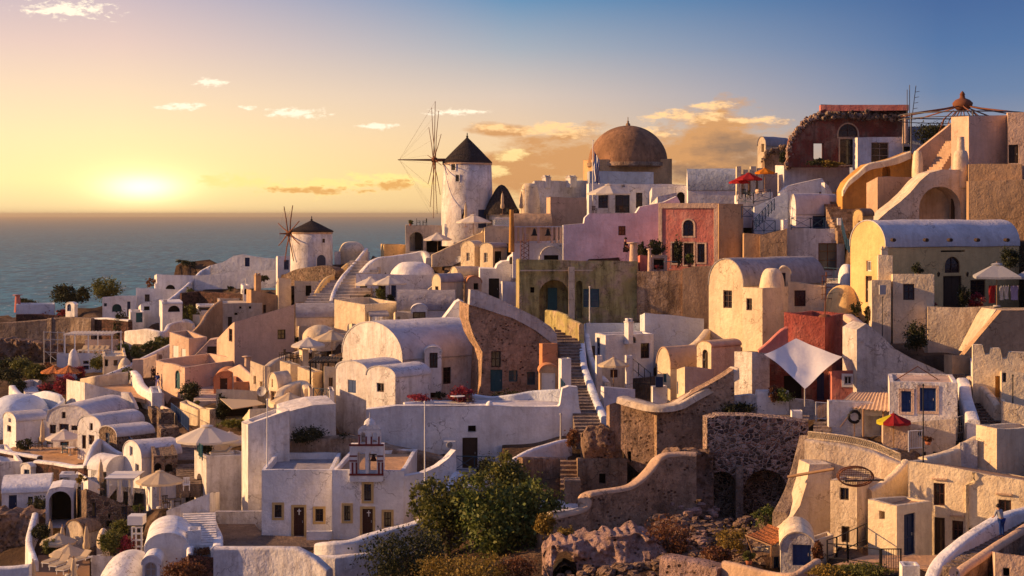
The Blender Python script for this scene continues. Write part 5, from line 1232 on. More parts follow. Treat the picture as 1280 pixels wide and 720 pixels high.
B('house','large cream house with a broad terracotta roof terrace','house',1133,1135,1290,(575,575,603),708,D=92,yaw=-26,mat='cream',rmat='rooft',para=.08,dep=8,W=[('R',1167,604,1181,632,'w',dict(mat='wbrown')),('R',1248,625,1264,641,'w',dict(mat='wbrown')),('R',1168,647,1181,694,'d',dict(mat='dwood')),('R',1190,651,1204,676,'w',dict(mat='wbrown')),('R',1210,660,1216,668,'h')])
for x0,x1,y,t in((1165,1184,599,'left upper'),(1245,1266,618,'right upper'),(1188,1206,645,'lower')):
    O_=P(1135,708,92); u_=Vector((math.cos(R(-26)),math.sin(R(-26)),0)); s0=solve(O_,u_,x0); s1=solve(O_,u_,x1); z=zat(O_,u_,s0,y)
    m=MB(); m.box(O_+u_*s0+Z*z+Vector((u_.y,-u_.x,0))*.003,u_*(s1-s0),Vector((u_.y,-u_.x,0))*.15,Z*.09); tag(m.build('lintel_ledge','tan'),'thin ledge over the %s window of the large cream house'%t,'ledge')
def pipe():
    O_=P(1135,708,92); u_=Vector((math.cos(R(-26)),math.sin(R(-26)),0)); n=Vector((u_.y,-u_.x,0)); s=solve(O_,u_,1209); a=O_+u_*s+n*.14
    z0=zat(O_,u_,s,668); z1=zat(O_,u_,s,606); s2=solve(O_,u_,1218)-s; z2=zat(O_,u_,s,600)
    m=MB(); m.tube([a+Z*z0,a+Z*z1,a+u_*s2+Z*(z2),a+u_*s2+Z*(z2+.5)],.10,8)
    for z in (.3,.7): m.tube([a+Z*(z0+(z1-z0)*z),a+Z*(z0+(z1-z0)*z)-n*.14],.13,8)
    tag(m.build('drainpipe','cream'),'fat plastered drainpipe on the large cream house','drainpipe')
pipe()
ribbon('stair_wall','broad sunlit curved stair parapet in the bottom right','wall',[(1163,722,750,78),(1170,706,735,79),(1183,690,720,80),(1205,672,705,81),(1235,653,690,83),(1262,640,675,85),(1290,632,665,87)],.7,'white')
stairs('stairs','dark steps between the two bottom right parapets',(1200,712),(1288,652),1.8,18,'browngrey',D=(77.5,85.5))
ribbon('stair_wall','brown outer parapet of the bottom right steps','wall',[(1190,722,750,75),(1205,708,735,76),(1225,694,725,77.5),(1250,677,710,79.5),(1285,655,690,83)],.5,'brown',capmat='tan')
person('woman in a pale top and blue skirt climbing the bottom right steps',1252,672,41,82.0,-150,'clothgrey','clothblue','bend',.6)
B('house','pinkish block with a small dark window in the bottom right corner','house',1240,1244,1300,(689,690,700),735,D=73,yaw=10,mat='pinktan',rmat='tan',W=[('R',1254,710,1262,722,'h')])
B('hut','shaded vaulted hut with a blue door in the lower right','hut',975,976,1018,666,720,D=86.5,yaw=14,roof='gR',ys=687,dep=4,mat='whitedirt',rmat='cream',W=[('R',991,681,1014,707,'d',dict(mat='blue'))])
B('block','cream roof block joining the blue door hut to the tower hut','block',1012,1020,1042,(672,676,668),700,D=90,yaw=25,mat='cream',rmat='rooft',para=.1)
def reed():
    a=P(932,668,90);b=P(960,655,93);c=P(985,665,91.5);d=P(964,681,88)
    th=thing('pergola','orange reed mat pergola on thin posts below the cave','pergola',P(958,700,89))
    m=MB(); N=12; rows=[]
    for i in range(N+1):
        r=[]
        for j in range(N+1):
            s,t=i/N,j/N; p=a*(1-s)*(1-t)+b*s*(1-t)+c*s*t+d*(1-s)*t; r.append(p-Z*(.25*4*s*(1-s)*(.5+t*(1-t)))+Z*.02*(-1)**i)
        rows.append(r)
    m.grid(rows,False); m.grid([[p-Z*.05 for p in r] for r in rows],False); m.build('reed_mat','reed',th)
    for p,q in((d,P(963,708,88)),(a,P(944,700,90)),(c,P(982,705,91.5)),(b,P(960,690,93))): m=MB(); m.tube([p,q],.05,6); m.build('post','wood',th)
    m=MB()
    for p,q in((a,d),(b,c)): m.tube([p-Z*.06,q-Z*.06],.05,6)
    m.build('beam','wood',th)
reed()
B('shed','small dark shed with a blue side door under the reed pergola','shed',942,962,978,(684,684,680),712,D=91.5,yaw=30,mat='cream2',rmat='cream2',para=.1,W=[('R',967,696,974,712,'d',dict(mat='blue'))])
table('green tabletop beside the reed pergola',963,684,92.5,.7,'leafb' if False else 'teal',.6)
shrub('plant in a terracotta pot left of the reed pergola',936,706,14,16,'leaf',D=88,pot=True)
ribbon('parapet_wall','low tan garden wall winding in front of the reed pergola','wall',[(905,700,716,86),(930,706,720,85),(960,714,728,84),(990,716,732,83),(1010,706,726,83.5),(1022,698,720,84.5)],.45,'tan')
ribbon('rubble_edge','broken plaster and stone edge above the bottom rocks','wall',[(832,694,715,88),(850,696,716,87.5),(875,700,720,87),(905,708,728,86)],1.4,'rock')
rail('railing','dark angled railing on the terrace by the tower hut',[(1034,698,86),(1046,694,86.5),(1084,676,89.5)],1.0,'iron',cross=False)
rail('railing','dark low railing running to the iron gate',[(1034,700,85.5),(1060,702,85),(1100,708,84)],.9,'iron',cross=False)
rail('gate','round topped dark iron gate at the bottom of the cream hut',[(1102,722,82.5),(1126,722,82.5)],1.5,'iron',bars=True,cat='gate')
B('wall_block','white pier left of the bottom satellite dish','wall',1124,1128,1150,707,735,D=80,yaw=10,dep=1)
dish('grey satellite dish at the bottom of the curved stair parapet',1193,717,8,75,20)
deck('terrace_floor','tan terrace floor below the cream hut with the navy door','terrace',[(1040,706,84.5),(1165,712,82),(1172,694,88),(1085,694,88)],'rooft',.3)
shrub('small red shrub beside the dark angled railing',1022,702,14,24,'leafbr',D=86)
shrub('green plants at the bottom edge beside the railing',1080,722,60,16,'leaf',D=82,stem=False)
shrub('yellow green plants at the bottom edge left of the railing',1040,722,50,14,'leafy',D=82,stem=False)
# right: crenellated wall etc
S('boundary_wall','sunlit crenellated wall with three raised blocks','wall',[(1216,520),(1216,431),(1228,431),(1231,443),(1237,443),(1239,436),(1250,436),(1253,449),(1259,449),(1262,441),(1290,442),(1290,520)],D=109,yaw=-12,depth=.8,mat='cream',W=[('R',1244,470,1250,497,'n',dict(mat='ochre',dep=.3))])
B('house','cream house corner with a grey shuttered window by the iron lamp','house',1248,1252,1300,(466,464,466),520,D=106,yaw=14,mat='cream',para=.2,W=[('R',1252,466,1258,478,'w',dict(mat='lmetal'))])
B('terrace','cream terrace with grey panel railings at the right edge','terrace',1246,1252,1300,(492,500,512),560,D=103,yaw=-16,mat='cream',para=.5,rmat='tan')
stairs('stairs','rubble steps climbing between two white walls on the right',(1232,536),(1214,468),3.6,20,'stone',D=(103.5,116))
ribbon('stair_wall','tall sunlit white wall end left of the rubble steps','wall',[(1203,472,500,113),(1206,480,510,110),(1208,496,530,106),(1214,514,545,103),(1217,525,555,101)],.8,'white')
ribbon('stair_wall','pale ramp wall rising above the rubble steps','wall',[(1212,470,490,114),(1225,478,505,110),(1238,492,520,107),(1248,506,530,105)],.5,'cream2')
B('block','small tan roofed hut above the rubble steps','hut',1180,1190,1220,(443,444,446),472,D=116,yaw=25,mat='tan2',rmat='tan',para=.1)
B('block','little sunlit white block beside the rubble steps','block',1211,1215,1225,454,472,D=113,yaw=30)
B('house','large cream corner block with a lilac shaded side at the right edge','house',1220,1246,1300,(530,536,534),598,D=97,yaw=38,mat='cream',rmat='white2',para=.2)
B('block','broken whitewashed block beside the cream corner block','block',1196,1200,1222,(556,552,550),578,D=98,yaw=20,mat='whitedirt',para=.05)
pole('lamp_post','black iron wall lamp beside the grey shuttered window','lamp post',1266,470,512,.05,'iron',D=104)
S('retaining_wall','tan shaded retaining slope above the crenellated wall','wall',[(1200,450),(1215,432),(1240,402),(1252,388),(1290,388),(1290,450)],D=117,yaw=0,depth=1,mat='tan2')
shrub('round potted plant on the cream wall corner by the lamp pole',1160,556,12,12,'leafbr',D=99,pot=True)
# =============================================================== centre middle: small mill, stairs, domes
def mill(label,px,w0,w1,yt,yb,D,cone_y,conew,mat,W,hub,blades,blade_len,extra=None):
    k=D/F; r1=w1/2*k; r0=w0/2*k; H=(yb-yt)*k; c=P(px,yb,D); th=thing('windmill',label,'windmill',c)
    m=MB(); m.lathe(c,[(r0*1.02,-2),(r0,0),(r0*.985+r1*.015,H*.3),(r0*.6+r1*.4,H*.6),(r1,H),(r1*.9,H+.05),(0,H+.05)],40,wob=.02); m.build('tower',mat,th)
    m=MB(); rc=conew/2*k; hc=(yt-cone_y)*k
    m.lathe(c+Z*H,[(r1,-.05),(rc,-.12),(rc,.05),(rc*.78,hc*.24),(rc*.5,hc*.52),(rc*.25,hc*.76),(rc*.07,hc*.93),(.05,hc),(0,hc+.02)],36,wob=.03); cp=m.build('cap_roof','thatch',th)
    m=MB(); m.lathe(c+Z*(H+hc-.1),[(.12,0),(.16,.2),(.05,.3),(.08,.5),(0,.7)],8); m.build('finial','thatch',cp)
    m=MB(); m.lathe(c+Z*H,[(r1*1.01,-.35),(r1*1.04,-.3),(r1*1.04,-.12),(r1,-.08)],40); m.build('eaves_band','tan',th)
    for (x0,y0,x1,y1,kind,mt) in W:
        xm=(x0+x1)/2; rr=r0+(r1-r0)*min(1,max(0,(yb-(y0+y1)/2)/(yb-yt)))
        s=max(-.95,min(.95,(xm-px)*k/rr)); a=math.asin(s); n=Vector((math.sin(a),-math.cos(a),0)); d=Vector((math.cos(a),math.sin(a),0))
        w=(x1-x0)*k/max(.35,math.cos(a)); z0=(yb-y1)*k; z1=(yb-y0)*k; O=c+n*(rr+.03); hp=holeshape(-w/2,w/2,z0,z1,kind[0]=='a')
        m=MB(); ringmesh(m,O,d,n,scaled(hp,.10),hp,-.05,.3); 
        f=m.build('window' if kind[-1]=='w' else 'door','white',th)
        m=MB(); m.poly([O+d*s_-n*-.02+Z*z for s_,z in hp]); m.build('pane' if kind[-1]=='w' else 'panel',mt,f)
    # wheel of sails: hub point, axis toward the left/camera
    hp=P(*hub,D-r1*.3); ax=(hp-(c+Z*(hp.z-c.z))); ax.z=0; ax.normalize()
    return th,hp,ax
th,hp,ax=mill('small white windmill with a dark conical cap at the shoreline',389.5,53,51,289,338,222,275,54,'white2',[(405,298,408,303,'w','dwood'),(399,318,409,335,'ad','dblue')],(361,292),0,0)
def wheel(th,hp,axis,n,L,mat,a0=0,ropes=True,shaft=3.0,nose=2.5,tilt=0,ra=.07):
    axis=(axis+Z*tilt).normalized(); a=axis.cross(Z).normalized(); b=a.cross(axis)
    m=MB(); m.tube([hp-axis*shaft,hp+axis*.3],.22,8); m.tube([hp,hp+axis*nose],.16,8,.06); m.lathe(hp-Z*.4,[(.0,0),(.4,.1),(.4,.7),(0,.8)],10); m.build('axle',mat,th)
    tips=[]
    for i in range(n):
        t=a0+2*math.pi*i/n; d=a*math.cos(t)+b*math.sin(t); m=MB(); m.tube([hp+axis*(.15 if i%2 else -.15),hp+d*L*.5+axis*.02,hp+d*L],ra,5,ra*.55); m.build('sail_arm',mat,th); tips.append(hp+d*L)
    if ropes:
        m=MB()
        for i in range(n): m.tube([tips[i],hp+axis*nose*.96],.008,3)
        m.build('rope',mat,th)
wheel(th,hp,Vector((-.86,-.5,0)),8,4.2,'rust',.35,True,3.4,1.4,0,.11)
th,hp,ax=mill('tall white windmill with dark windows and a tiled conical cap',584,64,60,203,289,216,171,62,'white2',[(565.5,205.5,570.5,213.5,'w','black'),(571,219.5,575,227.5,'w','black'),(598,262,608,285,'d','dblue'),(578,262,583,275,'w','dwood')],(543,200),0,0)
wheel(th,hp,Vector((-.985,-.17,0)),12,8.0,'rust',.12,True,4.2,5.0)
B('hut','little white hut with a blue door left of the small windmill','hut',345,347,364,(321,320,320),342,yaw=10,W=[('R',355,325,361,337,'d',dict(mat='dblue'))],dep=3)
ribbon('stone_wall','curved brown rubble wall at the foot of the small windmill','wall',[(361,343,362),(372,338,358),(390,334,354),(408,332,350),(420,334,348),(425,338,348)],1.6,'stone')
ribbon('stair_wall','yellow sunlit stepped parapet climbing past the small windmill','wall',[(393,369,382,204),(399,358,376,206),(408,347,366,210),(419,342,358,213),(430,333,350,217),(440,325,342,221),(452,319,335,226)],.5,'yellow')
stairs('stairs','dark lower flight of steps beside the yellow parapet',(398,380),(417,350),3.6,9,'greyroof',D=(200,212))
stairs('stairs','broad pale stairway between the white and the grey parapet',(438,376),(459,326),4.4,13,'cream2',D=(196,214))
ribbon('stair_wall','tall white parapet left of the broad pale stairway','wall',[(414,376,392,196),(418,362,385,199),(424,350,372,203),(434,338,358,208),(446,325,346,214),(458,310,335,220)],.5,'white')
ribbon('curved_wall','big white sweeping wall behind the smooth oval dome','wall',[(446,350,366,207),(452,338,360,208),(462,328,352,209),(474,322,345,211),(490,320,342,213),(510,317,340,214),(530,314,338,214),(536,322,336,212)],.8,'white')
mound('domed_roof','smooth white oval dome below the windmill terrace','roof',516,348,54,327,D=206,ry=2.8,mat='white',p=.6)
B('house','long white house with dark doors under the smooth oval dome','house',440,445,545,(345,343,343),376,D=201,yaw=5,rmat='white',dep=6,W=[('R',450,357,459,366,'w'),('R',473,357,482,371,'w'),('R',489,356,495,372,'d',dict(mat='dblue'))])
umbrella('left cream parasol in front of the long white dome house',464,346,42,374,'clothw',D=197)
umbrella('right cream parasol in front of the long white dome house',487,345,42,374,'clothw',D=195)
for x,w,h,mt,t in((462,14,12,'leafd','dark plant below the left dome house parasol'),(475,16,18,'leaf','bushy palm between the two dome house parasols'),(490,12,12,'leafd','dark plant below the right dome house parasol'),(500,10,8,'leafr','red flowers at the terrace end under the dome')): shrub(t,x,379,w,h,mt,D=194)
rail('railing','dark rail along the dome house terrace',[(438,380,194),(470,381,193)],1,'dwood',bars=True)
B('terrace','cream sunlit terrace wall below the dome house','terrace',418,456,500,(374,381,378),412,yaw=50,mat='cream',rmat='cream2',para=.3)
shrub('dark round cypress like bush against the cream terrace wall',442,404,16,18,'leafd')
B('hut','tiny white hut with two small holes beside the cream terrace','hut',492,494,516,(391,390,392),412,yaw=12,mat='cream',W=[('R',497,396,500,400,'h'),('R',508,398,511,402,'h')],dep=3)
B('hut','small grey vaulted hut with white chairs in front','hut',457,462,486,389,412,yaw=40,roof='gL',ys=396,mat='cream',rmat='greyroof')
for i,x in enumerate((468,473,479,485)): chair(['first','second','third','last'][i]+' white chair from the left before the small grey vaulted hut',x,407,D0(480,407)-2,i*30,'wwhite')
stairs('stairs','grey worn steps beside the grey vaulted house',(428,425),(424,392),1.6,12,'cream2')
B('house','grey vaulted house with a lilac roof and a coiled pipe','house',368,370,430,380,428,yaw=8,roof='gL',ys=397,mat='cream2',rmat='greyroof',dep=6)
B('hut','white hut with a sunlit rounded roof behind the terrace parasols','hut',372,376,418,(408,407,409),436,yaw=20,mat='cream')
mound('domed_roof','sunlit low dome roof behind the terrace parasols','roof',399,420,40,406,mat='cream',D=171,ry=2)
B('block','cream block behind the terrace parasols beside the great vault','house',434,440,462,(405,405,408),432,yaw=25,mat='cream')
B('house','long white vaulted house with an arched dormer over a dark window','house',494,496,569,363,410,D=176,yaw=3,roof='gL',ys=388,mat='white',rmat='greyroof',dep=6)
B('porch','rounded dormer with a wide dark window on the long white vaulted house','dormer',513,514,534,381,410,D=174.6,yaw=3,roof='gR',ys=389,dep=2,foot=False,rmat='white',W=[('R',516,390,532,398,'w')])
B('chapel','small cream chapel with a grey green vault and a narrow window','chapel',540,551,579,343,378,yaw=42,roof='gL',ys=353,mat='cream',rmat='greyroof',W=[('L',544,358,548,367,'w',dict(mat='wbrown'))])
S('wall_gable','white pointed gable wall behind the great vault','wall',[(552,402),(560,391),(570,378),(575,375),(580,377),(590,384),(597,392),(597,405),(552,405)],D=166,yaw=6,depth=3)
B('hut','white block between the pointed gable and the whitewashed band','block',585,590,606,(378,364,372),412,D=162,yaw=30)
S('stair_wall','cream sloping wall left of the small cream chapel','wall',[(528,368),(545,354),(556,344),(570,336),(579,336),(590,346),(606,352),(606,372),(528,376)],yaw=4,depth=1.5,dD=12,mat='cream')
B('house','low cream vaulted house beside the satellite dish','house',563,572,602,334,366,D=196,yaw=40,roof='gL',ys=344,mat='cream',W=[('L',565,340,569,347,'h')] if False else [('R',575,343,579,350,'w')])
B('house','tall cream house with a rounded gable and a narrow grey window','house',576,593,604,302,352,D=201,yaw=56,roof='gL',ys=310,mat='cream',W=[('L',583,316,587,326,'w',dict(mat='lmetal'))])
B('house','second cream house with a rounded gable and a black door','house',600,616,634,304,352,D=199,yaw=52,roof='gL',ys=310,mat='cream',rmat='greyroof',W=[('L',605,316,609.5,328,'w',dict(mat='lmetal')),('R',618.5,314,627,334,'d',dict(mat='black'))])
S('house','low white house with a curved parapet and a black door','house',[(600,336),(620,336),(622,331),(628,327),(636,326),(637,322),(642,318),(648,318),(648,378),(600,378)],D=190,yaw=3,depth=5,W=[('R',611,348,624,374,'d',dict(mat='black')),('R',637,321,641,330,'w',dict(mat='wbrown'))])
B('hut','small orange roofed hut with a dark opening under the low white house','hut',580,584,602,346,378,D=184,yaw=15,roof='gR',ys=354,mat='tan',rmat='terra',dep=3,W=[('R',592,354,598,362,'h')])
B('wall_block','short white wall left of the olive mansion','wall',626,628,647,(352,351,353),382,D=183,yaw=8,dep=1)
def bellcote(px,yb,D,s,label):
    k=D/F; O=P(px,yb,D); th=thing('bell_cote',label,'bell tower',O); m=MB(); w=9*k; h=13*k
    face(m,O,Vector((1,0,0)),Vector((0,-1,0)),[(0,-.5),(w,-.5),(w,h*.8),(w*.75,h),(w*.25,h),(0,h*.8)],[(holeshape(w*.25,w*.75,h*.2,h*.75,True),.5)],wob=False)
    m.box(O-Z*.5,Vector((.01,0,0)),Vector((0,.5,0)),Z*(h*.8+.5)); m.box(O+Vector((w,0,-.5)),Vector((.01,0,0)),Vector((0,.5,0)),Z*(h*.8+.5)); m.build('wall','white',th)
    m=MB(); m.lathe(O+Vector((w/2,.25,h*.35)),[(0,.3),(.12,.25),(.2,0)],8); m.build('bell','black',th)
bellcote(574,366,187,1,'tiny white bell arch beside the small cream chapel')
dish('white satellite dish above the low cream vaulted house',573,324,4.5,205,-25)
dish('big grey satellite dish on the cream houses by the salmon terrace',327,489,6.5,142,-20)
shrub('green bush behind the small cream chapel',585,362,16,14,'leafd',D=190); shrub('thin green plant in front of the dome house end',543,372,12,10,'leaf',D=188)
B('wall_block','cream pier left of the small cream chapel','block',541,545,553,(365,364,365),372,D=184,yaw=20,mat='pinktan',dep=1)
# between big tan wall and great vault: restaurant terrace
umbrella('pale striped terrace parasol in front of the big tan house',385,422,44,450,'clothw',D=158,hgt=2.6)
umbrella('sandy terrace parasol beside the great vaulted house',415,413,48,444,'clothc',D=162,hgt=2.6)
person('waiter in a pale shirt standing under the striped terrace parasol',388,450,15,156,10,'clothw','clothdark')
for i,(x,y) in enumerate(((360,453),(367,454),(374,453),(398,455),(405,452),(353,449))): chair(['leftmost but one dark','third dark','fourth dark','fifth dark','last dark','very first dark'][i]+' chair from the left on the restaurant terrace',x,y,152,i*50,'dwood')
for x,y,t in((363,451,'left'),(401,451,'right')): table('small %s table on the restaurant terrace under the parasols'%t,x,y,153,.4,'dwood')
B('block','cream pillar block under the striped terrace parasol','pillar',374,378,386,438,456,D=157,yaw=20,mat='cream',dep=.8,foot=False)
B('block','cream pillar block right of the waiter','pillar',390,394,400,440,456,D=157,yaw=20,mat='cream',dep=.8,foot=False)
B('house','cream sunlit restaurant block under the dark chairs','house',350,363,376,(451,455,456),492,D=147,yaw=52,mat='cream',rmat='cream2',para=.25,dep=6)
B('house','cream sunlit block with a salmon face beside the dark pergola','house',372,391,405,(457,465,465),500,D=144,yaw=50,mat='cream',rmat='cream2',para=.25,dep=6)
B('house','pale block with a narrow doorway beside the great white houses','house',403,405,421,(458,458,459),500,D=142,yaw=8,mat='cream',para=.2,W=[('R',411,472,416,483,'w',dict(mat='wood'))])
B('wall_block','long cream sunlit wall left of the little gabled hut','wall',313,331,338,(451,458,460),498,D=152,yaw=60,mat='cream',dep=1.5,W=[('L',317,470,320,480,'h'),('L',325,477,328,483,'h')])
B('hut','little cream gabled hut with a narrow upper window','hut',335,347,364,466,514,D=141,yaw=46,roof='gL',ys=486,mat='cream',rmat='cream2',W=[('L',339.5,474,341.5,484,'h'),('L',338,489,345,503,'w',dict(mat='wood'))])
ribbon('parapet_wall','bulging cream parapet between the gabled hut and the blue railing','wall',[(348,496,508,139),(352,486,505,140),(362,480,500,141),(373,476,498,142),(380,477,496,142),(386,486,500,140)],.8,'cream')
ribbon('parapet_wall','long pale coping rising from the little gabled hut to the parasols','wall',[(333,458,474,152),(345,449,468,155),(360,443,460,158),(378,437,455,161)],.7,'cream2')
B('gate_pier','left cream pier of the blue ornamental railing','pier',385,387,392,486,512,D=137,yaw=10,mat='cream2',dep=.6)
B('gate_pier','right lilac pier of the blue ornamental railing','pier',410,412,418,488,514,D=135,yaw=10,mat='white2',dep=.6)
rail('railing','dark blue ornamental railing between two piers',[(392,503,136.5),(411,505,135.5)],1.25,'railblue',bay=.7)
pergola('dark flat pergola on thin posts beside the great vaulted gable',388,420,452,490,143,4,'iron',10)
umbrella('low sandy parasol beneath the bulging cream parapet',362,491,48,512,'clothc',D=133,hgt=2.3)
B('terrace','long sunlit cream terrace roof in front of the gabled hut','terrace',302,312,420,(524,512,506),534,D=131,yaw=12,mat='cream',rmat='cream2',para=.08,dep=7,foot=False)
B('block','low cream building with a small doorway under the rubble wall of the small windmill','house',365,368,398,(352,351,352),378,D=212,yaw=6,mat='cream',rmat='cream2',para=.1,dep=4,W=[('R',382,357,389,370,'h')])
B('block','white sloping buttress block left of the low cream building by the small windmill','block',345,348,364,(356,347,349),380,D=214,yaw=20,mat='cream')
# =============================================================== windmill terrace
B('terrace','white terrace house with a big arch under the tall windmill','terrace',505,507,561,(281,281,282),322,D=215,yaw=4,mat='cream2',rmat='cream2',para=.5,dep=7,W=[('R',512,290,529,314,'an',dict(mat='white2',dep=2.5)),('R',533,296,557,316,'n',dict(mat='dark',dep=2.5))])
B('house','white lower storey directly beneath the tall windmill','house',560,561,607,(282,282,283),312,D=214,yaw=2,mat='cool',dep=8,para=.2,W=[('R',573,297,583,303,'h')])
m=MB(); m.cbox(P(523,312,217),.9,.06,2.4); tag(m.build('door','dwood'),'dark door inside the arch under the tall windmill','door')
umbrella('cream parasol in front of the arch beneath the tall windmill',547,291,38,317,'clothw',D=211)
umbrella('cream parasol on the terrace at the foot of the tall windmill',592,268,44,294,'clothw',D=209)
closed('folded parasol against the tall windmill tower',582,253,284,211); closed('left folded parasol before the thatched hut',628,240,268,205); closed('right folded parasol beside the thatched hut',651.5,240,268,205)
for x,t in((519,'left dark chair on the edge of the windmill terrace'),(527,'right dark chair on the edge of the windmill terrace')): chair(t,x+4,282,214,90 if x==519 else -70,'black')
shrub('small green pot plant at the end of the windmill terrace',513,282,6,6,'leaf',D=214,pot=True)
B('house','ochre sunlit small house left of the big arch','house',476,480,507,(305,306,306),325,D=219,yaw=20,mat='yellow',rmat='rooft')
mound('domed_roof','round white vaulted roof with an arch between the two windmills','roof',440,318,32,302,D=226,ry=3,mat='cream',p=.6)
B('house','low white house under the round vault between the windmills','house',415,418,462,(315,314,315),330,D=224,yaw=6,mat='white',dep=5)
S('stair_wall','long cream wall sloping up to the bell terrace','wall',[(540,318),(560,309),(580,300),(602,291),(606,284),(616,282),(640,284),(640,312),(600,330),(540,334)],D=208,yaw=6,depth=1.2,mat='cream')
th=thing('hut','rounded dark thatched hut right of the tall windmill','hut',P(627,265,214)); m=MB(); m.lathe(P(627,270,214),[(1.8,-.5),(1.8,.6)],20); m.build('wall','white2',th)
m=MB(); m.lathe(P(627,268,214),[(2.45,0),(2.4,.3),(1.85,1.4),(1.3,2.5),(.85,3.4),(.4,3.9),(0,4.05)],24,wob=.08); m.build('roof','thatch',th)
th=thing('balustrade','white pierced balustrade below the folded parasols','balustrade',P(617,275,205)); m=MB(); k=205/F
for i in range(6):
    for j in range(2): c=P(619+i*3.3,279.5-j*3.2,205); m.tube([c+Vector((math.cos(a)*1.4*k,0,math.sin(a)*1.4*k)) for a in [2*math.pi*q/8 for q in range(9)]],.05,4)
m.tube([P(617,273,205),P(638,273,205)],.09,6); m.tube([P(617,282,205),P(638,282,205)],.09,6); m.build('lattice','white',th)
B('terrace','pink cream terrace block below the pierced balustrade','terrace',604,606,640,(286,285,286),304,D=206,yaw=6,mat='cream')
for x,t in((636,'left'),(646,'right')): chair('%s dark chair behind the bell terrace'%t,x,268,206,40,'black')
# bell terrace
B('house','white house with a blind arch under the bell terrace','house',640,641,706,(314,303,300),332,D=186,yaw=4,mat='white',rmat='tan',dep=8,W=[('R',680,319,698,330,'h')])
m=MB(); c=P(689,325,185.8); m.tube([c+Vector((math.cos(a)*15*.094,0,math.sin(a)*17*.094)) for a in [math.pi*j/12 for j in range(13)]],.07,5); tag(m.build('arch_moulding','white2'),'thin arched moulding on the house under the bell terrace','moulding')
B('house','ochre barrel vault behind the two bells','house',639,642,690,268,303,D=193,yaw=4,roof='gL',ys=285,mat='tan2',rmat='tan2',dep=4)
B('house','tan rounded block above the two bells','house',683,688,733,(247,246,247),286,D=196,yaw=14,mat='tan',rmat='tan',para=.1,dep=5)
pole('pillar','tall ochre square pillar left of the bells','pillar',639.5,262,312,.34,'ochre',D=184,cap=False)
def bells():
    D=184; th=thing('bell_rack','low cream balustrade carrying two hanging bells','bell frame',P(645,303,D)); m=MB()
    m.box(P(643,304,D),Vector((62*D/F,0,0)),Vector((0,.4,0)),Z*.22); m.box(P(643,284,D),Vector((62*D/F,0,0)),Vector((0,.3,0)),Z*.12); m.build('rail','white2',th)
    for x in(645,651,656,673,690,696,701,705): m=MB(); m.cbox(P(x,304,D-.1),.3,.3,20*D/F); m.build('post','pinktan',th)
    for x in(668,685): m=MB(); m.lathe(P(x,288,D),[(0,.25),(.1,.2),(.2,-.1),(.26,-.4),(.42,-.62),(0,-.62)],14); m.build('bell','black',th)
bells()
def aerial(label,px,yt,yb,D,n=4):
    th=thing('aerial',label,'aerial',P(px,yb,D)); m=MB(); m.tube([P(px,yb,D),P(px,yt,D)],.04,5); m.build('mast','rust',th); m=MB()
    for i in range(n): y=yt+2+i*2.5; m.tube([P(px-6+i*.6,y,D),P(px+6-i*.6,y-.6,D)],.018,4)
    m.build('antenna','lmetal',th)
aerial('red and white lattice mast in front of the bell terrace house',655,292,325,176,3)
th=thing('lattice_mast','small red lattice mast on the olive mansion roof','mast',P(655,325,170)); m=MB()
for i in range(4):
    y=325-i*6; m.tube([P(651,y,170),P(661,y-6,170)],.03,4); m.tube([P(661,y,170),P(651,y-6,170)],.03,4)
for x in(651,661): m.tube([P(x,326,170),P(x,300,170)],.04,4)
m.build('lattice','rust',th)
aerial('thin television aerial on the roof of the olive mansion left of the porch',663,327,360,155.5,2) if False else None
S('terrace_wall','long lilac white terrace wall with one small rounded window','wall',[(704,281),(730,280),(731,273),(737,267),(795,266),(800,258),(812,255),(830,252),(846,245),(850,252),(850,330),(704,330)],D=183,yaw=4,depth=1.2,mat='white',W=[('R',773,282.5,782,294,'w',dict(mat='wbrown'))])
person('person in dark clothes sitting below the long lilac terrace wall',782,321,24,176,70,'clothdark','clothdark','sit')
# dome church
dr=B('church','ochre stone drum building beneath the great brown dome','church',729,745,840,(200,199,199),262,D=217,yaw=9,mat='drum',rmat='tan2',para=.15,dep=9)
def dome():
    c=P(785,203,222); r=49.5*222/F; th=thing('dome','great weathered brown dome with a small finial','dome',c); m=MB()
    m.lathe(c,[(r,-.8),(r,0)]+[(r*math.cos(t),r*.93*math.sin(t)) for t in [math.pi/2*i/14 for i in range(1,15)]],44,wob=.012); m.build('shell','domeb',th)
    m=MB(); m.lathe(c,[(r*1.03,-.6),(r*1.035,-.1),(r,-.05)],44); m.build('rim','brown',th)
    m=MB(); m.lathe(c+Z*r*.93,[(.35,-.05),(.3,.25),(.12,.4),(.16,.6),(0,.75)],10); m.tube([c+Z*(r*.93+.6),c+Z*(r*.93+1.2)],.05,5); m.build('finial','brown',th)
dome()
B('house','blue grey long roof block in front of the dome','house',734,737,817,(215,214,215),232,D=208,yaw=4,mat='bluegrey',rmat='bluegrey',dep=5,para=.1)
B('house','white house with three dark windows under the cream parasol','house',733,736,862,(230,229,231),272,D=203,yaw=4,mat='white',rmat='cool',dep=6,para=.2,W=[('R',748,242,760,260,'w',dict(mat='wbrown')),('R',769,242,787,266,'w',dict(mat='dwood')),('R',795,241,803,260,'w',dict(mat='wbrown')),('R',777,231,781,234,'h')])
umbrella('cream parasol in front of the white house with three windows',761,230,56,266,'clothw',D=197)
for x,t in((743,'left'),(778,'right')): chair('%s chair under the parasol below the brown dome'%t,x,267,198,20,'wbrown')
pole('flagpole','white flagpole with a striped flag left of the dome','flagpole',741,176,266,.07,'wwhite',D=199)
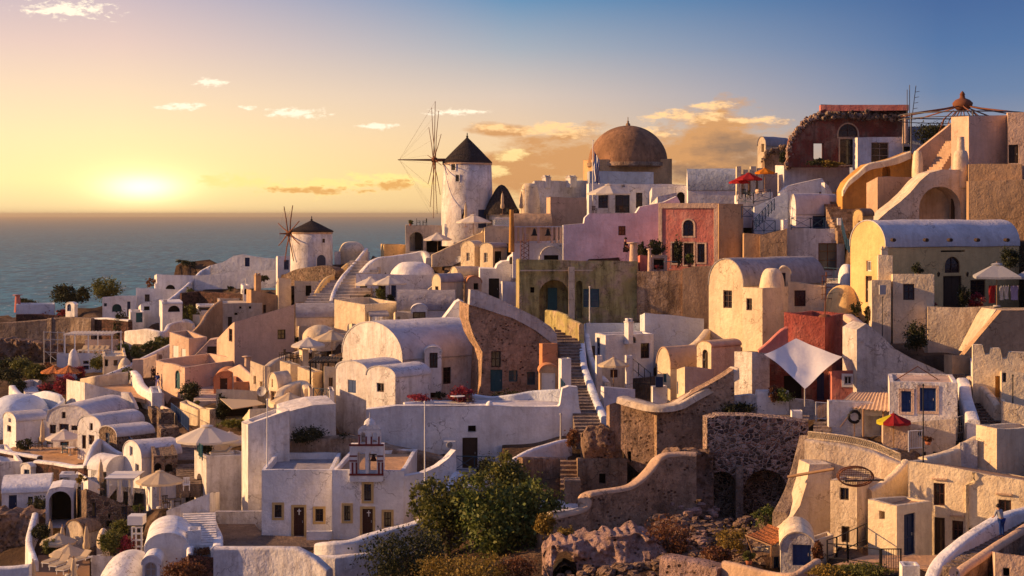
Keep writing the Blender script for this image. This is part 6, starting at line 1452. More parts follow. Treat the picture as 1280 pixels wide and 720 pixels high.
def flag():
    D=198.8; th=thing('flag','drooping blue and white striped flag on the pole by the dome','flag',P(742,227,D)); 
    for s in range(9):
        m=MB(); rows=[]
        for i in range(9):
            y=188+i*4.8; x0=742+(s)*.8; r=[]
            for q in(0,1): xx=x0+q*.8; p=P(xx,y+(xx-742)*1.5*(1-i/14),D); p.y+=.25*math.sin(xx*1.1+i*.5); p.x+=.08*math.sin(i*1.1); r.append(p)
            rows.append(r)
        m.grid(rows,True); m.build('stripe','clothblue' if s%3!=1 else 'wwhite',th)
flag()
B('house','white house with a round left end and roof vents','house',655,668,737,(238,226,226),272,D=211,yaw=24,mat='white2',rmat='white2',para=.1,chim=[(683,222,228,8),(714,222,227,10)])
mound('round_tower','sunlit rounded end of the white house with roof vents','tower',662,268,26,229,D=209,ry=1.3,mat='cream',p=.35)
pole('pipe','thin white pipe beside the rounded house end','pipe',657,233,262,.05,'wwhite',D=204)
B('house','lilac white house with a double stepped vault above the red house','house',858,860,921,212,262,D=192,yaw=4,roof='gL',ys=238,mat='white',rmat='bluegrey',dep=5)
B('house','flat bluish block behind the double stepped vault','house',858,861,915,(212,212,212),250,D=199,yaw=4,mat='cream2',dep=5)
B('block','white block with a dark arch left of the stepped vault','house',812,815,862,(240,234,232),272,D=196,yaw=6,W=[('R',846,240,856,256,'ah')])
B('slab','slanted grey slab roof under the stepped vault','roof',812,822,846,(256,246,240),262,D=190,yaw=20,mat='white2',rmat='greyroof',para=.05)
# =============================================================== red church house
B('house','rose red house front with an arched window and three doors','house',824,897,929,(256,255,258),336,D=164,yaw=74,mat='red',rmat='tan',para=.2,W=[('L',854,275,867,295,'aw',dict(mat='dwood',trim='pinktan')),('L',840,304,849,329,'w',dict(mat='dwood',trim='pinktan')),('L',855,304,867,331,'d',dict(mat='dwood',trim='pinktan')),('L',872,305,881,328,'w',dict(mat='dwood',trim='pinktan'))])
def redtrim():
    O=P(897,336,164); v=Vector((-math.sin(R(74)),math.cos(R(74)),0)); n=Vector((-math.cos(R(74)),-math.sin(R(74)),0)); V=solve(O,v,824); h=zat(O,v,0,255)
    th=thing('cornice','pale plaster border framing the rose red house front','trim',O+Z*h); m=MB()
    O2=O+n*.004
    m.box(O2+Z*(h-.45)-v*.06,v*(V+.12),n*.10,Z*.55); m.box(O2-v*.06,v*.45,n*.09,Z*(h-.45)); m.box(O2+v*(V-.33),v*.4,n*.09,Z*(h-.45)); m.build('moulding','pinktan',th)
redtrim()
def side_tan():
    pass
S('side_wing','tan shaded side wing of the rose red house','wall',[(898.5,254.5),(929,254.5),(929,334),(898.5,334)],D=163.7,yaw=14,depth=3,mat='tan2')
pole('pillar','tall pink pillar at the left of the red house terrace','pillar',792,304,340,.5,'pinktan',D=158); pole('pillar','short pink round pillar on the red house terrace','pillar',812,312,336,.22,'pinktan',D=157)
B('wall_block','pink balcony wall between the two pink pillars','wall',797,800,812,(320,319,320),340,D=158.4,yaw=6,mat='red',dep=1,foot=False)
B('wall_block','pink planter table on the red house terrace','planter',813,815,834,(319,319,319),338,D=158.6,yaw=4,mat='pinktan',dep=1.5,foot=False,W=[('R',817,323,830,337,'h')])
shrub('large round bush on the pink planter of the red house terrace',820,320,22,20,'leafd',D=159); shrub('dark bush behind the pink pillar of the red house terrace',803,330,14,28,'leafd',D=161)
shrub('climbing plant between the red house doors',848,332,10,34,'leafd',D=161); shrub('tall green potted plant by the red house middle door',862,334,12,16,'leafb',D=160,pot=True)
table('green table on the red house terrace',838,336,157.5,.7,'teal'); shrub('terracotta pot of flowers at the terrace edge of the red house',823,338,8,7,'leafr',D=157.5,pot=True)
B('wall_block','tan pier with drains right of the rose red house','wall',928,930,952,(292,291,292),330,D=161,yaw=6,mat='tan2',dep=3,para=.05)
B('terrace','stained tan terrace wall below the blue railings','terrace',948,950,984,(294,294,286),332,D=160,yaw=4,mat='tan2',rmat='tan',para=.1)
for i,pts in enumerate(([(927,272,162),(941,272,162)],[(941,290,161),(969,290,161)],[(941,290,161),(968,262,170)],[(921,252,176),(942,254,174)],[(942,254,174),(963,250,174)])): rail('railing',['short blue crossed railing beside the red house roof','lower blue crossed railing on the tan terrace','blue stair railing climbing to the red parasols','blue crossed balcony railing left below the red parasols','dark crossed balcony railing right below the red parasols'][i],pts,1.15 if i!=2 else 1.2,'railblue',bay=1.4)
B('house','white stair block behind the blue stair railing','house',940,943,985,(262,258,240),300,D=172,yaw=6,mat='cool',dep=4)
B('terrace','dark shaded cafe terrace under the red parasols','terrace',918,922,966,(244,244,240),268,D=177,yaw=6,mat='white',rmat='tan',dep=4,para=.1)
B('wall_block','salmon counter block behind the crossed balcony railing','wall',944,948,958,(237,236,237),250,D=178,yaw=6,mat='pinktan',dep=1,foot=False)
for i,(x,yt_,w) in enumerate(((923,208,7),(932,212,6),(941,208,8),(950,210,8))): B('wall_block',['tall pale','short pale','second tall pale','last pale'][i]+' merlon on the wall above the red parasols, counted from the left','wall',x-w/2,x-w/2+1.5,x+w/2,yt_,242,D=183,yaw=20,mat='cream',dep=.7,foot=False)
B('wall_block','shaded backing wall of the red parasol cafe','wall',921,923,972,(220,218,216),246,D=184,yaw=4,mat='pinktan',dep=1)
umbrella('crimson patterned parasol on the hillside cafe',936,216,36,246,'clothr',D=175,hgt=2.6); umbrella('smaller crimson parasol left of the patterned one on the hillside cafe',924,222,26,247,'clothr',D=176.5,hgt=2.4); umbrella('orange parasol leaning beside the crimson one',956,210,26,244,'clotho',D=173,hgt=2.8)
for i,(x,y) in enumerate(((930,247),(938,249),(950,247))): chair(['left','middle','right'][i]+' dark chair under the crimson cafe parasol',x,y,173.5,40*i,'black')
B('house','white wall with a sunlit rounded left end below the ruin','house',969,980,1062,(207,207,208),270,D=184,yaw=20,mat='white',dep=4,rmat='white')
S('boundary_wall','white curved gable wall behind the little vaulted house','wall',[(975,240),(985,232),(1010,226),(1028,222),(1031,228),(1033,290),(975,290)],D=174,yaw=4,depth=1)
S('boundary_wall','white stair cheek descending right of the little vaulted house','wall',[(1031,228),(1036,232),(1046,252),(1054,270),(1056,292),(1031,292)],D=172,yaw=10,depth=1)
B('house','little white vaulted house with a blue door and a lilac roof','house',988,995,1047,243,292,D=168,yaw=24,roof='gL',ys=268,mat='white',rmat='roofw',W=[('R',1016,270,1032,290,'d',dict(mat='dblue'))])
B('house','white lower house with one wood framed window under a blue railing','house',974,978,1056,(286,285,286),348,D=161,yaw=6,mat='white2',rmat='tan',para=.1,dep=7,W=[('R',1023,304,1046,338,'w',dict(mat='rust',glass='glassb',mull=True))])
rail('railing','blue crossed railing in front of the little vaulted house',[(989,286,160.6),(1013,286,160.8),(1047,286,161.5)],1.1,'railblue',bay=1.5)
rail('railing','steep blue stair railing descending to the yellow house',[(1052,286,158),(1058,312,148),(1063,318,146)],1.1,'railblue',bars=True)
B('wall_block','small white pierced pier on the lower house terrace','pier',976,979,985,(275,275,275),288,D=160.4,yaw=6,dep=.7,foot=False)
B('wall_block','second white pier at the right end of the blue railing','pier',1046,1047,1053,(273,273,273),290,D=160.4,yaw=6,dep=.7,foot=False)
rail('railing','dark blue railing beside the wood framed window',[(1030,350,152),(1055,352,150)],1.2,'railblue',bay=1.2,cross=False)
stairs('stairs','rough stone steps winding up beside the cream vaulted house',(1030,392),(1052,348),3,14,'whitedirt',D=(140,152))
mound('ramp','yellow plastered hump beside the rough stone steps','ramp',1055,392,48,356,D=138,ry=2,mat='yellow',p=.8)
mound('oven','white rounded bread oven above the rough stone steps','oven',1058,352,20,330,D=150,ry=1.2,mat='white',p=.7)
# =============================================================== ruin
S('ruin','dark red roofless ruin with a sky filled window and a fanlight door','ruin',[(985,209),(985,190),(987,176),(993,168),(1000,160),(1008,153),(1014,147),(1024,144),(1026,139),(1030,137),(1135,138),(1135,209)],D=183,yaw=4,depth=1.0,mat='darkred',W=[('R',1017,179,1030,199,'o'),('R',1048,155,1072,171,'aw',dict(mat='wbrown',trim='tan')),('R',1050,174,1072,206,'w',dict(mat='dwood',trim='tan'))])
B('roof_slab','long red slab roof lying on the ruin','roof',1024,1026,1136,(132,131,131),139,D=183.4,yaw=4,mat='red',rmat='red',dep=4,para=.02,ext=0,foot=False)
def edgestones(label,path,D,n,smax,mat,seed):
    r=random.Random(seed); m=MB()
    for i in range(n):
        f=r.random()*(len(path)-1); a,b=path[int(f)],path[int(f)+1]; g=f-int(f)
        p=P(a[0]+(b[0]-a[0])*g+r.gauss(0,1.6),a[1]+(b[1]-a[1])*g+r.gauss(0,2.2),D+r.uniform(-.35,.9)); s_=r.uniform(.12,smax)
        rows=[[p+Vector((math.cos(t)*math.cos(q)*s_*r.uniform(.7,1.2),math.sin(t)*math.cos(q)*s_,math.sin(q)*s_*.8)) for t in [2*math.pi*j/6 for j in range(6)]] for q in(-1.1,-.3,.4,1.1)]
        m.grid(rows,False,True); m.poly(rows[0]); m.poly(rows[-1])
    tag(m.build('broken_masonry',mat),label,'rubble',None,'stuff')
edgestones('broken masonry along the left edge of the red ruin',[(986,206),(987,185),(993,169),(1002,159),(1014,148),(1026,143)],183.2,170,.42,'rubble',4)
edgestones('dark rubble band along the top of the red ruin',[(1026,146),(1050,144),(1080,144),(1105,146),(1133,145)],183.0,230,.40,'stone',6)
edgestones('plants and stones on the old wall below the cream vaulted hut',[(955,200),(962,190),(975,186),(986,184)],190,60,.4,'stone',8)
S('house','white wall with a planted window joined to the red ruin','wall',[(1072,172),(1090,171),(1134,171),(1134,180),(1150,181),(1150,212),(1072,212)],D=181.5,yaw=4,depth=2,mat='white',W=[('R',1089,178,1111,204,'w',dict(mat='tan')),('R',1130,183,1139,189,'h')])
shrub('dark plant inside the lower window of the red ruin',1022,206,20,8,'leafd',D=181); shrub('yellow grass tuft before the red ruin',1038,208,30,8,'leafy',D=181,stem=False); shrub('green bush left of the red ruin',980,208,14,20,'leafd',D=186)
pole('chimney','pale square chimney pier right of the red ruin','chimney',1132,144,176,.42,'pinktan',D=181,cap=False)
B('house','small cream vaulted house left of the red ruin','house',947,957,987,171,212,D=196,yaw=50,roof='gL',ys=182,mat='cream',rmat='greyroof',W=[('L',957,180,959,190,'h')] if False else [('L',952,180,955,190,'h')])
B('stone_wall','rough brown roofless stub beside the small cream vaulted house','wall',952,956,986,(200,192,184),212,D=190,yaw=10,mat='brown',rmat='darkroof',dep=3)
B('wall_block','grey parapet with dark bushes behind the red ruin','wall',1134,1136,1192,(158,158,158),182,D=186,yaw=4,mat='bluegrey',dep=2,W=[])
shrub('dark spiky bushes on the roof right of the red ruin',1168,180,44,28,'leafd',D=180)
def aer2():
    th=thing('aerial','pair of tall thin aerials above the red ruin','aerial',P(1137,180,181)); m=MB()
    for a,b in(((1137,180),(1137,106)),((1134,180),(1134,112)),((1136,180),(1145,107))): m.tube([P(*a,181),P(*b,181)],.045,5)
    m.build('mast','metal',th); m=MB()
    for i in range(6): m.tube([P(1139+i*1.1,150-i*7,180.9),P(1145+i*.9,149-i*7,180.9)],.03,4)
    m.build('antenna','metal',th)
aer2()
# big iron gazebo frame with lantern
def gazebo():
    D=172; k=D/F; c=P(1203,129,D); th=thing('gazebo_frame','open iron gazebo frame topped by a rounded lantern','gazebo',P(1203,182,D))
    m=MB(); m.lathe(c,[(0,-.9),(.6,-.75),(1.05,-.35),(1.1,.0),(.75,.35),(.3,.55),(.24,.9),(.3,.95),(.16,1.2),(0,1.35)],16,wob=.12); m.build('lantern','rust',th)
    for i in range(10):
        a=2*math.pi*i/10+.15; d=Vector((math.cos(a),math.sin(a),0)); L=6.8
        m=MB(); m.tube([c+d*.6-Z*.3,c+d*L*.3-Z*.6,c+d*L*.6-Z*.9,c+d*L-Z*1.3],.075,6); m.tube([c+d*1.0-Z*.8,c+d*L*.3-Z*1.7,c+d*L*.42-Z*4.0],.06,5); m.build('rib','rust',th)
    m=MB(); ring=[c+Vector((math.cos(2*math.pi*j/30)*6.8,math.sin(2*math.pi*j/30)*6.8,-1.3)) for j in range(31)]; m.tube(ring,.07,5); m.tube([p-Z*.5 for p in ring],.05,5)
    m.build('ring_rail','metal',th)
    for i in range(6):
        a=2*math.pi*i/6+.4; p=c+Vector((math.cos(a)*6.8,math.sin(a)*6.8,-1.3)); m=MB(); m.tube([p,p-Z*4],.08,6); m.build('post','metal',th)
gazebo()
# upper right blocks
B('house','salmon flat roofed house with a dark door high on the right','house',1189,1211,1262,(146,145,144),228,D=159,yaw=24,mat='pinktan',rmat='pinktan',para=.2,W=[('R',1257,181,1261,204,'h')] if False else [])
B('house','pinkish house end with a dark door at the right edge','house',1258,1260,1300,(141,141,140),228,D=158.6,yaw=6,mat='pinktan',rmat='pinktan',para=.2,W=[('R',1261,181,1273,204,'d',dict(mat='dwood'))])
B('terrace','ochre stained plinth under the salmon flat roofed house','terrace',1208,1211,1278,(206,205,205),235,D=155,yaw=5,mat='tan2',rmat='tan2',para=.05)
B('wall_block','large tan shaded wall behind the yellow vaulted house','wall',1208,1211,1300,(226,226,224),300,D=152,yaw=4,mat='tan2',rmat='tan2',para=.05,dep=4)
pole('chimney','round cream chimney on a wide base beside the salmon house','chimney',1201,171,212,.5,'cream2',D=157.6,cap=False)
mound('buttress','wide pale buttress base of the round cream chimney','buttress',1201,216,20,188,D=157.6,ry=.8,mat='cream2',p=.25)
S('stair_wall','tan stair cheek rising to the salmon flat roofed house','wall',[(1143,194),(1150,186),(1165,174),(1180,162),(1190,154),(1191,185),(1180,200),(1165,215),(1158,230),(1146,232)],D=167,yaw=6,depth=.8,mat='tan')
stairs('stairs','tan steps with a dark gap below rising to the salmon house',(1163,222),(1192,176),1.6,14,'tan',D=(163,166))
mound('turret','sunlit rounded white end of the tan stair cheek','turret',1147,236,14,188,D=165,ry=.8,mat='cream',p=.35)
S('ochre_wall','deep ochre wall with a pale coping and a clay jar niche','wall',[(1053,275),(1053,238),(1058,228),(1070,216),(1084,205),(1100,202),(1120,197),(1137,190),(1146,196),(1146,240),(1100,275)],D=167,yaw=6,depth=2,mat='ochre',W=[('R',1103,208,1113,222,'an',dict(mat='ochre',dep=1))])
ribbon('coping','pale sunlit coping along the deep ochre wall','coping',[(1053,238,244,166.6),(1060,226,232,166.6),(1072,215,222,166.6),(1085,204,212,166.6),(1102,201,208,166.8),(1120,196,204,167),(1137,189,197,167.2)],.7,'cream',ext=.1)
B('block','tan rounded block with a sunlit left face before the ochre wall','block',1083,1097,1144,(229,221,221),264,D=162,yaw=28,mat='tan',rmat='tan',para=.08)
stairs('stairs','brown rubble steps between the white cheek and the ochre wall',(1066,292),(1040,240),3,16,'brown',D=(158,175))
S('arch','great white flying arch below the salmon house','arch',[(1095,278),(1110,264),(1125,252),(1138,240),(1150,226),(1162,216),(1178,212),(1213,212),(1211,290),(1095,290)],D=156,yaw=6,depth=3.5,mat='cream2',W=[('R',1149,233,1201,289,'an',dict(mat='cream2',dep=3))])
m=MB(); m.cbox(P(1194,277,158.5),.85,.1,2.3); tag(m.build('door','dwood'),'dark door inside the great white flying arch','door')
B('hut','small yellow gabled hut in front of the great flying arch','hut',1066,1078,1092,262,300,D=153,yaw=50,roof='gL',ys=270,mat='yellow',rmat='brown',W=[('L',1073,276,1075.5,284,'h')])
# yellow vaulted house
B('house','large yellow vaulted house with a lilac roof and an arched window','house',1063,1107,1274,276,392,D=133,yaw=24,roof='gL',ys=309,mat='yellow',rmat='roofw',W=[('L',1083,326,1089,339,'w',dict(mat='wwhite',glass='glass')),('L',1082,345,1090,378,'d',dict(mat='wbrown')),('R',1181,321,1200,341,'aw',dict(mat='wbrown')),('R',1179,345,1202,385,'d',dict(mat='dwood')),('R',1213,350,1232,372,'w',dict(mat='wbrown')),('R',1176,313,1206,315,'h')])
for i,x in enumerate((1117,1158,1188,1222,1259)):
    c=P(x,300,131.6+ (x-1107)*.024); m=MB(); m.tube([c+Vector((0,.6,0)),c-Vector((0,.25,0))],.16,8); tag(m.build('water_spout','dwood'),['first','second','third','fourth','fifth'][i]+' dark spout from the left on the lilac vaulted roof','spout')
B('block','square cream chimney block against the yellow vaulted house','block',1096,1098,1116,(319,318,319),392,D=130.5,yaw=12,mat='cream',rmat='cream',dep=2.5,chim=[(1105,312,319,8)])
B('house','pinkish cream tall block with a lamp left of the front block','house',1085,1090,1114,(351,350,350),426,D=127.5,yaw=16,mat='cream2',rmat='cream2',para=.05)
B('house','cream front block with one brown window below the yellow house','house',1112,1116,1168,(343,342,343),428,D=128,yaw=14,mat='cream',rmat='cream',para=.1,dep=5,W=[('R',1129,355,1143,375,'w',dict(mat='wbrown'))])
B('terrace','cream terrace wall in front of the yellow house','terrace',1157,1160,1243,(384,383,383),442,D=126,yaw=6,mat='cream2',rmat='tan',para=.6,dep=6)
S('retaining_wall','cream sloping terrace wall at the right edge','wall',[(1232,410),(1238,398),(1245,388),(1300,388),(1300,442),(1215,442)],D=122,yaw=4,depth=3,mat='cream2')
umbrella('grey pointed canopy tent over the yellow house terrace',1246,329,76,384,'clothgrey',D=124,ribs=4,hgt=3.4)
umbrella('second grey canopy at the right edge of the yellow house terrace',1290,334,56,384,'clothgrey',D=125,ribs=4,hgt=3.1)
for x,y,w,h,mt,t in((1148,343,14,14,'leafd','round dark bush in a pot on the cream front block'),(1262,335,22,26,'leafd','dark creeper on the yellow house wall by the canopy'),(1205,386,14,30,'leafd','tall dark plant between the yellow house doors'),(1222,386,22,20,'leafr','dark red plants under the grey canopy'),(1162,386,16,10,'leafr','red flowers on the corner of the cream terrace wall'),(1146,438,30,34,'leafd','large dark bush against the cream front block'),(1070,392,14,16,'leafd','dark shrub at the foot of the yellow hump'),(1086,400,10,18,'leafd','dark plants at the base of the pinkish cream block')): shrub(t,x,y,w,h,mt,D=None if y>390 else (128 if x<1170 else 127.5))
def laundry():
    D=126; th=thing('laundry','line of hanging laundry under the grey canopy','laundry',P(1237,380,D)); m=MB(); m.tube([P(1236,357,D),P(1274,357,D)],.015,4); m.build('line','iron',th)
    for x,w,h,mt in((1240,8,22,'clothr'),(1252,5,18,'wwhite'),(1258,5,17,'wwhite'),(1268,9,18,'clothpurple')):
        m=MB(); rows=[[P(x-w/2+w*j/6,357+h*i/6,D)+Vector((0,.08*math.sin(j*1.7+i),0)) for j in range(7)] for i in range(7)]; m.grid(rows,True); m.build('garment',mt,th)
laundry()
def lamp(px,py,D,label):
    th=thing('wall_lamp',label,'lamp',P(px,py,D)); m=MB(); m.lathe(P(px,py,D-.2),[(0,-.2),(.1,-.15),(.14,.1),(.16,.12),(0,.25)],8); m.tube([P(px,py-2,D+.1),P(px,py-2,D-.2)],.02,4); m.build('lantern','black',th)
lamp(1173,343,129.8,'black lantern left of the arched yellow house window'); lamp(1209,343,130.4,'black lantern right of the arched yellow house window')
pole('lamp_post','thin lamp with a pale box on the pinkish cream block','lamp',1103,372,424,.05,'metal',D=126.5)
m=MB(); m.cbox(P(1103,368,126.5),.5,.3,.75); tag(m.build('lamp_box','lmetal'),'pale square lamp box above the thin lamp pole','lamp')
th=thing('aerial','rusty aerial mast on the flat roof of the red cubic house','aerial',P(1031,394,121)); m=MB(); m.tube([P(1031,396,121),P(1033,340,121)],.05,5); m.lathe(P(1031,396,121),[(.5,0),(.4,.15),(0,.2)],10); m.build('mast','rust',th); m=MB()
for y in(345,352,360,368,374): m.tube([P(1026,y,121),P(1040,y-1,121)],.025,4)
m.tube([P(1028,345,121),P(1028,374,121)],.02,4); m.build('antenna','rust',th)
# =============================================================== trees and planting
def tree(label,px,yb,w,h,D,mat,n,size,seed):
    b=P(px,yb,D); rx=w/2*D/F; H=h*D/F; th=thing('tree',label,'tree',b); r=random.Random(seed); cr=MB(); tr=MB()
    for i in range(9):
        a=r.uniform(0,6.28); f=r.uniform(.25,.95); tip=b+Vector((math.cos(a)*rx*f,math.sin(a)*rx*f*.7,H*r.uniform(.45,.95))); mid=b.lerp(tip,.5)+Vector((0,0,H*.12)); tr.tube([b-Z*.5,mid,tip],.16,6,.03)
        leaves(cr,tip-Z*H*.12,rx*.5,rx*.45,H*.27,n//9,size,seed=seed+i)
    leaves(cr,b+Z*H*.45,rx*.8,rx*.6,H*.4,n//3,size,seed=seed+50)
    cr.build('crown',mat,th); tr.build('trunk','bark',th)
tree('large spreading fig tree with bright leaves below the swept white parapet',632,706,104,104,101,'leafb',7500,.26,11)
tree('dark green tree top between the swept parapet and the fig tree',636,652,72,86,109,'leaf',5200,.22,31)
tree('olive green bushy tree beside the church steps',560,690,84,86,103,'leaf',5000,.24,51)
shrub('wide dark brown green bush at the bottom under the church wall',505,728,110,66,'leafd',D=97,n=5200,size=.2)
shrub('yellow autumn bush at the bottom centre',560,728,80,32,'leafy',D=94,n=2600); shrub('golden dry bush beside the fig tree foot',600,728,80,34,'leafy',D=93,n=2600)
shrub('low rusty plant right of the fig tree',648,722,50,26,'leafbr',D=93,n=1400); shrub('small golden weed on the rock by the slab',682,668,26,26,'leafy',D=98); shrub('golden weed tuft on the garden wall foot',708,672,22,14,'leafy',D=97)
shrub('rusty brown dead bush on the rubble slope',838,694,60,46,'leafbr',D=94,n=2600,size=.15); shrub('orange dry bush under the reed pergola',912,690,44,34,'leafy',D=92,n=1500); shrub('bright green young bush in front of the cave',958,660,34,28,'leafb',D=97,n=1200)
shrub('reddish dry bush beside the rusty weeds at the cave',895,700,40,16,'leafbr',D=89); shrub('dark plant on the brown steps at the stairway foot',716,560,18,22,'leafbr',D=116)
shrub('small dark tree beside the dark crossed railing',608,610,26,40,'leafd',D=113)
for x,y,w,h,mt,t in ((34,381,24,8,'leafd','low dark bush left of the blue chapel roof'),(82,380,34,24,'leafd','round olive bush beside the tiny bell hut'),(103,378,20,20,'leafd','tall dark bush right of the bell hut'),(132,374,34,26,'leaf','round olive tree left of the turquoise niche house'),(57,392,16,8,'leafr','red bush in front of the blue chapel'),(75,393,14,7,'leafr','second red bush by the bell hut'),
 (234,332,22,10,'leafd','dark round tree on the headland skyline'),(190,358,14,10,'leafbr','brown bush left of the sea terrace house'),(240,378,14,18,'leaf','olive bush under the stair wall by the dark stone wall'),(233,400,12,18,'leaf','left green round bush by the blue arch house'),(242,402,14,22,'leaf','right green round bush by the blue arch house'),
 (152,442,22,14,'leafb','round clipped green bush right of the white pergola'),(172,446,22,14,'leaf','green hedge bush under the whitewashed garden wall'),(188,440,24,16,'leaf','second green hedge bush under the garden wall'),(203,432,20,14,'leaf','third green hedge bush beside the tan house'),(150,424,16,34,'leafd','dark tall bush at the end of the dark rubble wall'),(190,446,18,8,'leafd','dark plant below the long diagonal wall'),
 (122,462,20,18,'leaf','green bush beside the pale blue shaded house'),(101,472,16,14,'leafr','red bougainvillea behind the buttressed wall'),(80,492,26,24,'leafr','large red bougainvillea over the blue courtyard wall'),(56,490,18,12,'leafr','dark red bush over the pale steps'),(55,472,20,16,'leafbr','red brown bush by the thatched parasols'),
 (28,470,30,22,'leaf','yellow green scrub at the left edge'),(45,474,26,18,'leaf','second yellow green scrub bush'),(10,480,30,20,'leafd','dark scrub bush at the far left edge'),(22,488,24,14,'leafd','dark scrub above the curving parapet'),(5,462,30,14,'leafd','brown dark scrub under the rock faced wall'),(60,466,20,12,'leafbr','dry scrub below the rock faced wall'),
 (161,474,14,16,'leaf','spiky green plant at the courtyard corner'),(168,478,8,10,'leafd','small round dark bush on the shop path parapet'),(142,474,12,8,'leafd','dark low bush inside the tan courtyard'),(144,514,20,12,'leafd','dark bush at the foot of the buttressed wall'),
 (237,502,30,24,'leafd','large dark bush in front of the salmon terrace building'),(250,484,12,12,'leafd','dark bush near the grey steps'),(277,524,18,30,'leafd','dark creeper in the cream shop opening'),(290,534,40,10,'leaf','low green planting before the cream shop'),(246,512,10,12,'leaf','green plant by the cream corner wall'),
 (384,416,14,6,'leafr','red flowers on the roof by the small windmill stairs'),(372,430,8,10,'leafd','dark plant at the foot of the grey vaulted house'),(330,352,14,8,'leafd','dark bushes below the headland wall'),(290,364,12,6,'leafd','dark shrubs on the dark stone wall'),
 (196,470,10,10,'leafbr','plant pots beside the shop path walkers')):
    shrub(t,x,y,w,h,mt)
for x,t in((68,'left thatched parasol behind the red bougainvillea'),(86,'right thatched parasol behind the red bougainvillea')):
    umbrella(t,x,457,34,476,'reed',D=D0(x,476),ribs=12,hgt=2.3,group='thatched parasols')
B('hut','low white hut wall behind the thatched parasols','wall',52,56,96,(455,456,458),476,D=D0(75,470)+4,yaw=10,mat='pinktan',dep=1)
# =============================================================== terrain, sea, sky, light, camera
def build_terrain():
    sk=np.array([(-400,400),(-100,396),(0,392),(60,386),(120,382),(180,362),(215,334),(225,326),(262,322),(300,340),(345,338),(420,322),(500,312),(560,296),(640,278),(720,268),(850,256),(930,240),(1000,214),(1130,206),(1280,200),(1700,190)],float)
    xs=np.arange(-380,1700,6.0); rows=[]
    ts=np.linspace(0,1,150)
    ysky=np.interp(xs,sk[:,0],sk[:,1]); cx=np.clip(xs,-60,1330)
    Ds=D0a(cx,ysky)
    for b in (400,220,120,60,30,14,6):           # behind the skyline, falling to the sea
        D=Ds+b; X=(xs-HX)*D/F; zsk=-(ysky-HY)*Ds/F; Zz=zsk-.35-(b/400)**.8*(95+zsk)-b*.05
        rows.append(np.stack([X,D,Zz],1))
    for t in ts:
        py=ysky+(920-ysky)*t; D=D0a(cx,np.minimum(py,780)); D=np.maximum(D,30); D=D*(1-np.clip(py-780,0,200)*.0012)
        X=(xs-HX)*D/F; Zz=-(py-HY)*D/F-.32; rows.append(np.stack([X,D,Zz],1))
    V=np.concatenate(rows); 
    for (ox,oy,ux,uy,vx,vy,U,Vv,oz) in FOOT:
        dx=V[:,0]-ox; dy=V[:,1]-oy; s=dx*ux+dy*uy; q=dx*vx+dy*vy
        msk=(s>-.9)&(s<U+.9)&(q>-.3)&(q<Vv+1.6); V[msk,2]=np.minimum(V[msk,2],oz-.5)
    for poly,z in POLYF:
        cxp=[p[0] for p in poly]; cyp=[p[1] for p in poly]
        bb=np.where((V[:,0]>min(cxp)-.4)&(V[:,0]<max(cxp)+.4)&(V[:,1]>min(cyp)-.4)&(V[:,1]<max(cyp)+.4)&(V[:,2]>z))[0]
        for i in bb:
            x,y=V[i,0],V[i,1]; c=False; k=len(poly)
            for a in range(k):
                (x1,y1),(x2,y2)=poly[a],poly[a-1]
                if (y1>y)!=(y2>y) and x<(x2-x1)*(y-y1)/(y2-y1)+x1: c=not c
            if c: V[i,2]=z
    PX=HX+F*V[:,0]/V[:,1]
    for (ax,ay,bx,by,z) in VIS:                # the hillside in front of a wall stays below the foot of that wall
        pa=HX+F*ax/ay; pb=HX+F*bx/by
        if pa>pb: pa,pb,ax,ay,bx,by=pb,pa,bx,by,ax,ay
        if pb-pa<.5: continue
        t_=(PX-pa)/(pb-pa); Dw=ay+(by-ay)*t_; lim=z*V[:,1]/Dw
        msk=(t_>-.05)&(t_<1.05)&(V[:,1]<Dw+.3)&(V[:,1]>Dw-18)&(V[:,2]>lim-.02)
        V[msk,2]=lim[msk]-.05
    n=len(xs); m=len(rows)
    for i in range(len(V)):
        p=V[i]; V[i,2]+=noise.noise(Vector((p[0]*.25,p[1]*.25,0)))*.22
    me=bpy.data.meshes.new('terrain'); f=[(i*n+j,i*n+j+1,(i+1)*n+j+1,(i+1)*n+j) for i in range(m-1) for j in range(n-1)]
    me.from_pydata([tuple(p) for p in V],[],f); o=bpy.data.objects.new('terrain',me); C.objects.link(o); o['kind']='structure'
    me.polygons.foreach_set('use_smooth',[True]*len(f))
    mt,t=nt('ground'); b=NB(t); pos=b.n('ShaderNodeNewGeometry').outputs['Position']
    c=b.ramp(b.noise(pos,.22,6,.65),[(.3,(.035,.022,.017)),(.45,(.08,.05,.034)),(.58,(.15,.095,.062)),(.74,(.28,.20,.14))])  # browns darkened so gaps between buildings read as shade
    c=b.mix(b.math('MULTIPLY',b.ramp(b.noise(pos,3,5,.7),[(.45,0),(.62,1)]),.6),c,(.06,.04,.028))
    h=b.math('ADD',b.noise(pos,1.2,5,.7),b.math('MULTIPLY',b.noise(pos,5,4,.7),.4))
    finish(b,c,.95,h,.35,1,0,.05); me.materials.append(mt)
build_terrain()
